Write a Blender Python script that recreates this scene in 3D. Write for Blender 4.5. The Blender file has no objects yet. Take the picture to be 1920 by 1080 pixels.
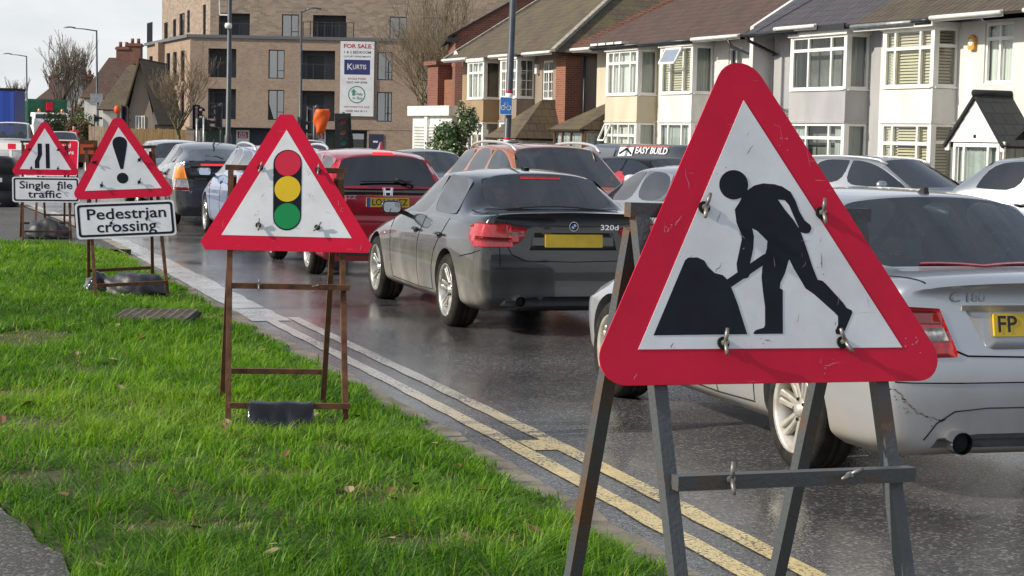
import bpy, bmesh, math, random
import numpy as np
from mathutils import Vector, Matrix
from mathutils.bvhtree import BVHTree

SC = bpy.context.scene
COL = SC.collection
R_ = math.radians
random.seed(7)

# ------------------------------------------------------------------ camera
FPX, CAM_H = 3500.0, 1.71
cam_d = bpy.data.cameras.new('camera'); cam = bpy.data.objects.new('camera', cam_d); COL.objects.link(cam)
cam_d.sensor_width = 36.0; cam_d.lens = FPX / 1920 * 36.0
cam_d.clip_start = 0.1; cam_d.clip_end = 6000
PITCH = math.atan(286 / FPX); ROLL = R_(1.2)
cam.location = (0, 0, CAM_H)
fwd = Vector((0, math.cos(PITCH), -math.sin(PITCH)))
r0 = Vector((1, 0, 0)); u0 = r0.cross(fwd)
rt = r0 * math.cos(ROLL) + u0 * math.sin(ROLL); up = -r0 * math.sin(ROLL) + u0 * math.cos(ROLL)
cam.rotation_euler = Matrix((rt, up, -fwd)).transposed().to_euler()
SC.camera = cam
SC.render.resolution_x = 1024; SC.render.resolution_y = 576
SC.view_settings.view_transform = 'Standard'; SC.view_settings.look = 'None'
SC.view_settings.exposure = 0.0; SC.view_settings.gamma = 1.0

# ------------------------------------------------------------------ sky and sun
SUN_AZ = Vector((-0.955, -0.295)).normalized(); SUN_EL = R_(31)
w = bpy.data.worlds.new('World'); SC.world = w; w.use_nodes = True
nt = w.node_tree; nt.nodes.clear()
o_ = nt.nodes.new('ShaderNodeOutputWorld'); bg = nt.nodes.new('ShaderNodeBackground')
sky = nt.nodes.new('ShaderNodeTexSky'); sky.sky_type = 'NISHITA'; sky.sun_disc = False
sky.sun_elevation = SUN_EL; sky.sun_rotation = math.atan2(SUN_AZ.x, SUN_AZ.y)
sky.air_density = 1.0; sky.dust_density = 1.0
tc = nt.nodes.new('ShaderNodeTexCoord'); mp = nt.nodes.new('ShaderNodeMapping'); mp.inputs['Scale'].default_value = (1, 1, 3.2)
nz = nt.nodes.new('ShaderNodeTexNoise'); nz.inputs['Scale'].default_value = 5.5; nz.inputs['Detail'].default_value = 8; nz.inputs['Roughness'].default_value = 0.55
cr = nt.nodes.new('ShaderNodeValToRGB'); cr.color_ramp.elements[0].position = 0.3; cr.color_ramp.elements[1].position = 0.55
cr.color_ramp.elements[0].color = (0.7,) * 3 + (1,); cr.color_ramp.elements[1].color = (1, 1, 1, 1)
nz2 = nt.nodes.new('ShaderNodeTexNoise'); nz2.inputs['Scale'].default_value = 9; nz2.inputs['Detail'].default_value = 6
cr2 = nt.nodes.new('ShaderNodeValToRGB'); cr2.color_ramp.elements[0].position = 0.3; cr2.color_ramp.elements[1].position = 0.7
cr2.color_ramp.elements[0].color = (6.3, 6.6, 6.95, 1); cr2.color_ramp.elements[1].color = (8.3, 8.4, 8.5, 1)
mx = nt.nodes.new('ShaderNodeMix'); mx.data_type = 'RGBA'
bg.inputs['Strength'].default_value = 0.125
L = nt.links.new
L(tc.outputs['Generated'], mp.inputs[0]); L(mp.outputs[0], nz.inputs['Vector']); L(mp.outputs[0], nz2.inputs['Vector'])
L(nz.outputs['Fac'], cr.inputs[0]); L(nz2.outputs['Fac'], cr2.inputs[0])
sx_ = nt.nodes.new('ShaderNodeSeparateXYZ'); L(tc.outputs['Generated'], sx_.inputs[0])        # the cloud thins out overhead
el_ = nt.nodes.new('ShaderNodeMapRange'); el_.inputs['From Min'].default_value = 0.12; el_.inputs['From Max'].default_value = 0.5; el_.inputs['To Min'].default_value = 1.0; el_.inputs['To Max'].default_value = 0.28
L(sx_.outputs[2], el_.inputs[0]); mm_ = nt.nodes.new('ShaderNodeMath'); mm_.operation = 'MULTIPLY'; L(cr.outputs[0], mm_.inputs[0]); L(el_.outputs[0], mm_.inputs[1])
L(mm_.outputs[0], mx.inputs[0]); L(sky.outputs[0], mx.inputs[6]); L(cr2.outputs[0], mx.inputs[7])
L(mx.outputs[2], bg.inputs[0]); L(bg.outputs[0], o_.inputs[0])
sd = bpy.data.lights.new('sun', 'SUN'); sd.energy = 5.0; sd.angle = R_(0.6); sd.color = (1, 0.92, 0.79)
sun = bpy.data.objects.new('sun', sd); COL.objects.link(sun)
sv = Vector((SUN_AZ.x * math.cos(SUN_EL), SUN_AZ.y * math.cos(SUN_EL), math.sin(SUN_EL)))
sun.rotation_euler = sv.to_track_quat('Z', 'Y').to_euler(); sun.location = (-20, -10, 30)

def ray(px, py):
    d = fwd + rt * ((px - 960) / FPX) + up * ((540 - py) / FPX)
    return d
def G(px, py, z=0.0):                       # ground point seen at a photo pixel
    d = ray(px, py); t = (z - CAM_H) / d.z
    return Vector((0, 0, CAM_H)) + d * t
def D(px, py, Y):                           # point at depth Y seen at a photo pixel
    d = ray(px, py)
    return Vector((0, 0, CAM_H)) + d * (Y / d.y)

# ------------------------------------------------------------------ object helpers
def tag(o, label=None, cat=None, group=None, kind=None):
    if label: o['label'] = label
    if cat: o['category'] = cat
    if group: o['group'] = group
    if kind: o['kind'] = kind
    return o
def empty(name, loc=(0, 0, 0), rz=0.0, label=None, cat=None, group=None, rx=0, ry=0):
    o = bpy.data.objects.new(name, None); COL.objects.link(o)
    o.empty_display_size = 0.3
    o.location = loc; o.rotation_euler = (rx, ry, rz)
    return tag(o, label, cat, group)
def copy_tree(o, parent=None):
    c = o.copy(); COL.objects.link(c); c.parent = parent
    for ch in list(o.children): copy_tree(ch, c)
    return c

class MB:
    """collects shapes and links them as one mesh object"""
    def __init__(s): s.v = []; s.f = []; s.m = []; s.sm = []
    def add(s, vs, fs, mi=0, smooth=False):
        n = len(s.v); s.v += [tuple(p) for p in vs]
        s.f += [tuple(i + n for i in f) for f in fs]; s.m += [mi] * len(fs); s.sm += [smooth] * len(fs)
        return s
    def box(s, x0, x1, y0, y1, z0, z1, mi=0, T=None):
        p = [Vector((x, y, z)) for z in (z0, z1) for y in (y0, y1) for x in (x0, x1)]
        if T: p = [T(q) for q in p]
        return s.add(p, [(0, 2, 3, 1), (4, 5, 7, 6), (0, 1, 5, 4), (2, 6, 7, 3), (0, 4, 6, 2), (1, 3, 7, 5)], mi)
    def bar(s, a, b, wx, wy=None, mi=0, upv=(0, 0, 1)):
        a = Vector(a); b = Vector(b); wy = wy or wx
        d = (b - a).normalized(); u = Vector(upv)
        if abs(d.dot(u)) > 0.98: u = Vector((0, 1, 0))
        x = d.cross(u).normalized(); y = x.cross(d).normalized()
        p = [e + x * (i * wx / 2) + y * (j * wy / 2) for e in (a, b) for j in (-1, 1) for i in (-1, 1)]
        return s.add(p, [(0, 2, 3, 1), (4, 5, 7, 6), (0, 1, 5, 4), (2, 6, 7, 3), (0, 4, 6, 2), (1, 3, 7, 5)], mi)
    def tube(s, pts, rads, n=8, mi=0, cap=True, smooth=True):
        pts = [Vector(p) for p in pts]
        if not hasattr(rads, '__len__'): rads = [rads] * len(pts)
        vs = []; fs = []; prev = None
        for i, p in enumerate(pts):
            d = (pts[min(i + 1, len(pts) - 1)] - pts[max(i - 1, 0)]).normalized()
            if prev is None:
                u = Vector((0, 0, 1)) if abs(d.z) < 0.9 else Vector((1, 0, 0))
                prev = d.cross(u).normalized()
            x = (prev - d * prev.dot(d)).normalized(); y = d.cross(x); prev = x
            for k in range(n):
                a = 2 * math.pi * k / n
                vs.append(p + (x * math.cos(a) + y * math.sin(a)) * rads[i])
        for i in range(len(pts) - 1):
            for k in range(n):
                k2 = (k + 1) % n
                fs.append((i * n + k, i * n + k2, (i + 1) * n + k2, (i + 1) * n + k))
        if cap: fs.append(tuple(range(n))[::-1]); fs.append(tuple(range((len(pts) - 1) * n, len(pts) * n)))
        return s.add(vs, fs, mi, smooth)
    def lathe(s, prof, n=24, axis='z', c=(0, 0, 0), mi=0, smooth=True, closed=False):
        """prof: list of (r, h)"""
        vs = []; fs = []; m = len(prof)
        for k in range(n):
            a = 2 * math.pi * k / n; ca, sa = math.cos(a), math.sin(a)
            for r, h in prof:
                q = (r * ca, r * sa, h) if axis == 'z' else ((h, r * ca, r * sa) if axis == 'x' else (r * ca, h, -r * sa))
                vs.append((q[0] + c[0], q[1] + c[1], q[2] + c[2]))
        for k in range(n):
            k2 = (k + 1) % n
            for j in range(m - 1 + (1 if closed else 0)):
                j2 = (j + 1) % m
                fs.append((k * m + j, k2 * m + j, k2 * m + j2, k * m + j2))
        return s.add(vs, fs, mi, smooth)
    def poly(s, pts2, thick, T, mi=0):
        """flat outline with thickness; T maps (u, v, w) to a point, w is the way out"""
        n = len(pts2)
        a = sum(pts2[i][0] * pts2[(i + 1) % n][1] - pts2[(i + 1) % n][0] * pts2[i][1] for i in range(n))
        if a < 0: pts2 = pts2[::-1]
        vs = [T(u, v, thick) for u, v in pts2] + [T(u, v, 0) for u, v in pts2]
        fs = [tuple(range(n)), tuple(range(2 * n - 1, n - 1, -1))]
        for i in range(n):
            j = (i + 1) % n
            fs.append((j, i, n + i, n + j))
        return s.add(vs, fs, mi)
    def obj_mesh(s, name):
        me = bpy.data.meshes.new(name); me.from_pydata([tuple(p) for p in s.v], [], s.f)
        me.polygons.foreach_set('material_index', s.m); me.polygons.foreach_set('use_smooth', s.sm)
        me.update(); return me
    def build(s, name, mats, parent=None, label=None, cat=None, group=None, kind=None, recalc=False, loc=None, bevel=0):
        me = s.obj_mesh(name)
        for m in (mats if isinstance(mats, (list, tuple)) else [mats]): me.materials.append(m)
        if recalc or bevel:
            bm = bmesh.new(); bm.from_mesh(me); bmesh.ops.recalc_face_normals(bm, faces=bm.faces)
            if bevel:
                bmesh.ops.bevel(bm, geom=list(bm.edges), offset=bevel, segments=1, affect='EDGES', clamp_overlap=True)
            bm.to_mesh(me); bm.free()
        o = bpy.data.objects.new(name, me); COL.objects.link(o)
        if parent: o.parent = parent
        if loc: o.location = loc
        return tag(o, label, cat, group, kind)

def mesh_obj(name, me, parent=None):
    o = bpy.data.objects.new(name, me); COL.objects.link(o)
    if parent: o.parent = parent
    return o

_tc = {}
def text_geo(txt, size, bold=0.0, align='CENTER'):
    """triangulated flat lettering: (verts2d, faces)"""
    k = (txt, round(size, 5), bold, align)
    if k in _tc: return _tc[k]
    cu = bpy.data.curves.new('lettering', 'FONT'); cu.body = txt; cu.size = size; cu.offset = bold * size
    cu.align_x = align; cu.align_y = 'CENTER'; cu.resolution_u = 3
    o = bpy.data.objects.new('lettering', cu); COL.objects.link(o)
    me = o.to_mesh()
    r = ([(v.co.x, v.co.y) for v in me.vertices], [tuple(p.vertices) for p in me.polygons])
    o.to_mesh_clear(); bpy.data.objects.remove(o); bpy.data.curves.remove(cu)
    _tc[k] = r; return r
def add_text(mb, txt, size, T, mi=0, bold=0.0, w=0.001, c=(0, 0), width=None, align='CENTER', rot=0):
    vs, fs = text_geo(txt, size, bold, align)
    sx = 1.0
    if width and vs:
        ww = max(v[0] for v in vs) - min(v[0] for v in vs); sx = width / ww
    ca, sa = math.cos(rot), math.sin(rot)
    mb.add([T(c[0] + v[0] * sx * ca - v[1] * sa, c[1] + v[0] * sx * sa + v[1] * ca, w) for v in vs], fs, mi)
def circ(cx, cy, r, n=28, ry=None):
    ry = ry or r
    return [(cx + r * math.cos(2 * math.pi * i / n), cy + ry * math.sin(2 * math.pi * i / n)) for i in range(n)]
def round_poly(pts, rad, n=6):
    """round the corners of a convex polygon"""
    out = []; N = len(pts)
    for i in range(N):
        p = Vector(pts[i]); a = Vector(pts[i - 1]); b = Vector(pts[(i + 1) % N])
        da = (a - p).normalized(); db = (b - p).normalized()
        r = rad[i] if hasattr(rad, '__len__') else rad
        ang = da.angle(db); t = r / math.tan(ang / 2)
        cpt = p + (da + db).normalized() * (r / math.sin(ang / 2))
        s = p + da * t - cpt; e = p + db * t - cpt
        a0 = math.atan2(s.y, s.x); a1 = math.atan2(e.y, e.x)
        dlt = (a1 - a0 + math.pi) % (2 * math.pi) - math.pi
        for k in range(n + 1):
            q = a0 + dlt * k / n; out.append((cpt.x + r * math.cos(q), cpt.y + r * math.sin(q)))
    return out
def rrect(x0, x1, y0, y1, r, n=5): return round_poly([(x0, y0), (x1, y0), (x1, y1), (x0, y1)], r, n)

# ------------------------------------------------------------------ materials
def M(name, col, rough=0.6, metal=0.0, var=0.0, scale=8.0, bump=0.0, bscale=None, col2=None, spec=0.5, coat=0.0,
      detail=4, emit=None, es=0.0, rvar=0.0, trans=0.0, contrast=(0.35, 0.65), stretch=None, bdist=0.01):
    m = bpy.data.materials.new(name); m.use_nodes = True; nt = m.node_tree; N = nt.nodes; b = N['Principled BSDF']
    b.inputs['Base Color'].default_value = (*col, 1); b.inputs['Roughness'].default_value = rough
    b.inputs['Metallic'].default_value = metal; b.inputs['Specular IOR Level'].default_value = spec
    b.inputs['Coat Weight'].default_value = coat; b.inputs['Coat Roughness'].default_value = 0.04
    if emit: b.inputs['Emission Color'].default_value = (*emit, 1); b.inputs['Emission Strength'].default_value = es
    L = nt.links.new
    tcn = N.new('ShaderNodeTexCoord'); src = tcn.outputs['Object']
    if stretch:
        mpn = N.new('ShaderNodeMapping'); mpn.inputs['Scale'].default_value = stretch; L(src, mpn.inputs[0]); src = mpn.outputs[0]
    if var or col2:
        n = N.new('ShaderNodeTexNoise'); n.inputs['Scale'].default_value = scale; n.inputs['Detail'].default_value = detail
        L(src, n.inputs['Vector'])
        c = N.new('ShaderNodeValToRGB'); c.color_ramp.elements[0].position, c.color_ramp.elements[1].position = contrast
        c2 = col2 or tuple(min(1, x * (1 + var)) for x in col); c1 = col if col2 else tuple(x * (1 - var) for x in col)
        c.color_ramp.elements[0].color = (*c1, 1); c.color_ramp.elements[1].color = (*c2, 1)
        L(n.outputs['Fac'], c.inputs[0]); L(c.outputs[0], b.inputs['Base Color'])
        if rvar:
            mr = N.new('ShaderNodeMapRange'); mr.inputs['From Min'].default_value = 0.3; mr.inputs['From Max'].default_value = 0.7
            mr.inputs['To Min'].default_value = max(0.02, rough - rvar); mr.inputs['To Max'].default_value = min(1, rough + rvar)
            L(n.outputs['Fac'], mr.inputs[0]); L(mr.outputs[0], b.inputs['Roughness'])
    if bump:
        n2 = N.new('ShaderNodeTexNoise'); n2.inputs['Scale'].default_value = bscale or scale * 4; n2.inputs['Detail'].default_value = 5
        bp = N.new('ShaderNodeBump'); bp.inputs['Strength'].default_value = bump; bp.inputs['Distance'].default_value = bdist
        L(src, n2.inputs['Vector']); L(n2.outputs['Fac'], bp.inputs['Height']); L(bp.outputs[0], b.inputs['Normal'])
    if trans:
        t = N.new('ShaderNodeBsdfTranslucent'); t.inputs['Color'].default_value = (*[min(1, x * 1.6) for x in col], 1)
        ms = N.new('ShaderNodeMixShader'); ms.inputs[0].default_value = trans
        L(b.outputs[0], ms.inputs[1]); L(t.outputs[0], ms.inputs[2]); L(ms.outputs[0], N['Material Output'].inputs[0])
    return m

def glass(name, tint=(0.5, 0.55, 0.55), f0=0.06, rough=0.0, ref=(1, 1, 1), blend=0.5):
    m = bpy.data.materials.new(name); m.use_nodes = True; nt = m.node_tree; N = nt.nodes
    N.remove(N['Principled BSDF'])
    t = N.new('ShaderNodeBsdfTransparent'); t.inputs[0].default_value = (*tint, 1)
    g = N.new('ShaderNodeBsdfGlossy'); g.inputs['Roughness'].default_value = rough; g.inputs['Color'].default_value = (*ref, 1)
    lw = N.new('ShaderNodeLayerWeight'); lw.inputs['Blend'].default_value = blend
    mr = N.new('ShaderNodeMapRange'); mr.inputs['To Min'].default_value = f0; mr.inputs['To Max'].default_value = 0.95
    ms = N.new('ShaderNodeMixShader'); L = nt.links.new
    L(lw.outputs['Fresnel'], mr.inputs[0]); L(mr.outputs[0], ms.inputs[0])
    L(t.outputs[0], ms.inputs[1]); L(g.outputs[0], ms.inputs[2]); L(ms.outputs[0], N['Material Output'].inputs[0])
    return m

def paint(name, col, metal=0.3, rough=0.32, dirt=0.5, dz=0.75, dcol=(0.24, 0.21, 0.17), coat=1.0, sides=None):
    """car paint with road grime that thins out upwards"""
    m = bpy.data.materials.new(name); m.use_nodes = True; nt = m.node_tree; N = nt.nodes; b = N['Principled BSDF']; L = nt.links.new
    tcn = N.new('ShaderNodeTexCoord'); sp = N.new('ShaderNodeSeparateXYZ'); L(tcn.outputs['Object'], sp.inputs[0])
    g = N.new('ShaderNodeMapRange'); g.inputs['From Min'].default_value = dz; g.inputs['From Max'].default_value = 0.15
    g.inputs['To Min'].default_value = 0.0; g.inputs['To Max'].default_value = 1.0
    L(sp.outputs['Z'], g.inputs[0])
    mpn = N.new('ShaderNodeMapping'); mpn.inputs['Scale'].default_value = (2.2, 2.2, 1.1); L(tcn.outputs['Object'], mpn.inputs[0])
    n = N.new('ShaderNodeTexNoise'); n.inputs['Scale'].default_value = 1.6; n.inputs['Detail'].default_value = 7; n.inputs['Roughness'].default_value = 0.65
    L(mpn.outputs[0], n.inputs['Vector'])
    a = N.new('ShaderNodeMath'); a.operation = 'MULTIPLY'; L(g.outputs[0], a.inputs[0]); L(n.outputs['Fac'], a.inputs[1])
    a2 = N.new('ShaderNodeMath'); a2.operation = 'MULTIPLY'; a2.use_clamp = True; L(a.outputs[0], a2.inputs[0]); a2.inputs[1].default_value = dirt * 2.2
    if sides:         # spray thrown up along the flanks
        ab = N.new('ShaderNodeMath'); ab.operation = 'ABSOLUTE'; L(sp.outputs['X'], ab.inputs[0])
        sr = N.new('ShaderNodeMapRange'); sr.inputs['From Min'].default_value = sides[0]; sr.inputs['From Max'].default_value = sides[1]; sr.inputs['To Min'].default_value = 0.15; L(ab.outputs[0], sr.inputs[0])
        a3 = N.new('ShaderNodeMath'); a3.operation = 'MULTIPLY'; a3.use_clamp = True; L(a2.outputs[0], a3.inputs[0]); L(sr.outputs[0], a3.inputs[1]); a2 = a3
    mx = N.new('ShaderNodeMix'); mx.data_type = 'RGBA'; L(a2.outputs[0], mx.inputs[0])
    mx.inputs[6].default_value = (*col, 1); mx.inputs[7].default_value = (*dcol, 1)
    L(mx.outputs[2], b.inputs['Base Color'])
    for inp, v0, v1 in (('Metallic', metal, 0.0), ('Roughness', rough, 0.75), ('Coat Weight', coat, 0.0)):
        r = N.new('ShaderNodeMapRange'); r.inputs['To Min'].default_value = v0; r.inputs['To Max'].default_value = v1
        L(a2.outputs[0], r.inputs[0]); L(r.outputs[0], b.inputs[inp])
    b.inputs['Coat Roughness'].default_value = 0.035
    return m

def brick(name, c1, c2, mortar, scale=1.0, bw=0.225, bh=0.075, var=0.25):
    """bricks laid on the x-z (or y-z) face of an object"""
    m = bpy.data.materials.new(name); m.use_nodes = True; nt = m.node_tree; N = nt.nodes; b = N['Principled BSDF']; L = nt.links.new
    tcn = N.new('ShaderNodeTexCoord'); sp = N.new('ShaderNodeSeparateXYZ'); L(tcn.outputs['Object'], sp.inputs[0])
    ad = N.new('ShaderNodeMath'); ad.operation = 'ADD'; L(sp.outputs[0], ad.inputs[0]); L(sp.outputs[1], ad.inputs[1])
    cb = N.new('ShaderNodeCombineXYZ'); L(ad.outputs[0], cb.inputs[0]); L(sp.outputs[2], cb.inputs[1])
    t = N.new('ShaderNodeTexBrick'); L(cb.outputs[0], t.inputs['Vector'])
    t.inputs['Scale'].default_value = scale; t.inputs['Brick Width'].default_value = bw; t.inputs['Row Height'].default_value = bh
    t.inputs['Mortar Size'].default_value = 0.008; t.inputs['Color1'].default_value = (*c1, 1); t.inputs['Color2'].default_value = (*c2, 1)
    t.inputs['Mortar'].default_value = (*mortar, 1)
    n = N.new('ShaderNodeTexNoise'); n.inputs['Scale'].default_value = 0.9; n.inputs['Detail'].default_value = 6; L(tcn.outputs['Object'], n.inputs['Vector'])
    mr = N.new('ShaderNodeMapRange'); mr.inputs['To Min'].default_value = 1 - var; mr.inputs['To Max'].default_value = 1 + var; L(n.outputs['Fac'], mr.inputs[0])
    mu = N.new('ShaderNodeMix'); mu.data_type = 'RGBA'; mu.blend_type = 'MULTIPLY'; mu.inputs[0].default_value = 1
    L(t.outputs['Color'], mu.inputs[6]); L(mr.outputs[0], mu.inputs[7]); L(mu.outputs[2], b.inputs['Base Color'])
    b.inputs['Roughness'].default_value = 0.9
    bp = N.new('ShaderNodeBump'); bp.inputs['Strength'].default_value = 0.5; bp.inputs['Distance'].default_value = 0.01; bp.invert = True
    L(t.outputs['Fac'], bp.inputs['Height']); L(bp.outputs[0], b.inputs['Normal'])
    return m

def tiles(name, c1, c2, moss=(0.09, 0.10, 0.04), mossamt=0.5, row=0.28, tw=0.3, pan=False):
    """roof tiles in courses, mapped by UV in metres (u along eaves, v up the slope)"""
    m = bpy.data.materials.new(name); m.use_nodes = True; nt = m.node_tree; N = nt.nodes; b = N['Principled BSDF']; L = nt.links.new
    uv = N.new('ShaderNodeUVMap'); uv.uv_map = 'UVMap'
    t = N.new('ShaderNodeTexBrick'); t.inputs['Scale'].default_value = 1; t.inputs['Brick Width'].default_value = tw; t.inputs['Row Height'].default_value = row
    t.inputs['Mortar Size'].default_value = 0.012; t.inputs['Color1'].default_value = (*c1, 1); t.inputs['Color2'].default_value = (*c2, 1)
    t.inputs['Mortar'].default_value = tuple(x * 0.35 for x in c1) + (1,); L(uv.outputs[0], t.inputs['Vector'])
    n = N.new('ShaderNodeTexNoise'); n.inputs['Scale'].default_value = 0.8; n.inputs['Detail'].default_value = 8; n.inputs['Roughness'].default_value = 0.7
    L(uv.outputs[0], n.inputs['Vector'])
    c = N.new('ShaderNodeValToRGB'); c.color_ramp.elements[0].position = 0.45; c.color_ramp.elements[1].position = 0.7
    c.color_ramp.elements[0].color = (0, 0, 0, 1); c.color_ramp.elements[1].color = (mossamt,) * 3 + (1,); L(n.outputs['Fac'], c.inputs[0])
    mx = N.new('ShaderNodeMix'); mx.data_type = 'RGBA'; L(c.outputs[0], mx.inputs[0]); L(t.outputs['Color'], mx.inputs[6]); mx.inputs[7].default_value = (*moss, 1)
    L(mx.outputs[2], b.inputs['Base Color']); b.inputs['Roughness'].default_value = 0.85
    # each course steps out at its lower edge
    sp = N.new('ShaderNodeSeparateXYZ'); L(uv.outputs[0], sp.inputs[0])
    d = N.new('ShaderNodeMath'); d.operation = 'DIVIDE'; L(sp.outputs[1], d.inputs[0]); d.inputs[1].default_value = row
    f = N.new('ShaderNodeMath'); f.operation = 'FRACT'; L(d.outputs[0], f.inputs[0])
    iv = N.new('ShaderNodeMath'); iv.operation = 'SUBTRACT'; iv.inputs[0].default_value = 1; L(f.outputs[0], iv.inputs[1])
    h = iv.outputs[0]
    if pan:
        s1 = N.new('ShaderNodeMath'); s1.operation = 'MULTIPLY'; L(sp.outputs[0], s1.inputs[0]); s1.inputs[1].default_value = 2 * math.pi / 0.24
        s2 = N.new('ShaderNodeMath'); s2.operation = 'SINE'; L(s1.outputs[0], s2.inputs[0])
        s3 = N.new('ShaderNodeMath'); s3.operation = 'MULTIPLY_ADD'; L(s2.outputs[0], s3.inputs[0]); s3.inputs[1].default_value = 0.5; L(h, s3.inputs[2]); h = s3.outputs[0]
    bp = N.new('ShaderNodeBump'); bp.inputs['Strength'].default_value = 1.0; bp.inputs['Distance'].default_value = 0.05
    L(h, bp.inputs['Height']); L(bp.outputs[0], b.inputs['Normal'])
    return m

# common materials
m_black = M('black plastic', (0.012, 0.012, 0.014), 0.45, var=0.3, scale=20)
m_rubber = M('tyre rubber', (0.014, 0.0135, 0.013), 0.9, var=0.35, scale=12, bump=0.3, bscale=90, col2=(0.034, 0.03, 0.026), spec=0.2)
m_dark = M('dark interior', (0.018, 0.018, 0.02), 0.8, var=0.2)
m_trim = M('window trim', (0.006, 0.006, 0.007), 0.3, spec=0.25)
m_gap = M('panel gap', (0.006, 0.006, 0.006), 0.9)
m_chrome = M('chrome', (0.75, 0.76, 0.78), 0.12, 1.0)
m_alloy = M('alloy rim', (0.62, 0.61, 0.59), 0.3, 0.8, var=0.2, scale=14, col2=(0.42, 0.40, 0.36))
m_alloyd = M('dusty alloy rim', (0.60, 0.58, 0.54), 0.45, 0.5, var=0.2, scale=9, col2=(0.42, 0.38, 0.32))
m_redl = M('red lamp lens', (0.42, 0.008, 0.012), 0.12, coat=1, var=0.25, scale=40)
m_redlit = M('lit red lamp', (0.6, 0.01, 0.02), 0.2, emit=(1, 0.03, 0.04), es=1.6)
m_reddk = M('dark red lamp lens', (0.2, 0.004, 0.008), 0.12, coat=1)
m_clear = M('clear lamp lens', (0.55, 0.53, 0.52), 0.2, 0.4, var=0.35, scale=45, coat=1)
m_amber = M('amber lamp lens', (0.75, 0.22, 0.02), 0.25, coat=1)
m_yplate = M('yellow plate', (0.62, 0.42, 0.02), 0.4, var=0.08, scale=9)
m_wplate = M('white plate', (0.75, 0.75, 0.73), 0.4)
m_pltxt = M('plate lettering', (0.01, 0.01, 0.012), 0.5)
m_bluetag = M('blue plate strip', (0.02, 0.10, 0.42), 0.5)
m_cglass = glass('car glass', (0.66, 0.72, 0.71), 0.05)
m_pglass = glass('privacy glass', (0.05, 0.055, 0.06), 0.03)
m_wglass = glass('window glass', (0.86, 0.91, 0.89), 0.03, blend=0.3)
m_mirror = M('mirror glass', (0.6, 0.65, 0.68), 0.03, 1.0)
m_upvc = M('white window frame', (0.78, 0.77, 0.73), 0.4, var=0.06, scale=3)
m_room = M('dim room', (0.16, 0.16, 0.15), 0.9, var=0.4, scale=1.2)
m_grey_steel = M('galvanised steel', (0.30, 0.32, 0.33), 0.45, 0.6, var=0.2, scale=10)
m_pole = M('dark painted lamp post', (0.055, 0.065, 0.075), 0.45, 0.2, var=0.2, scale=3)
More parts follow.
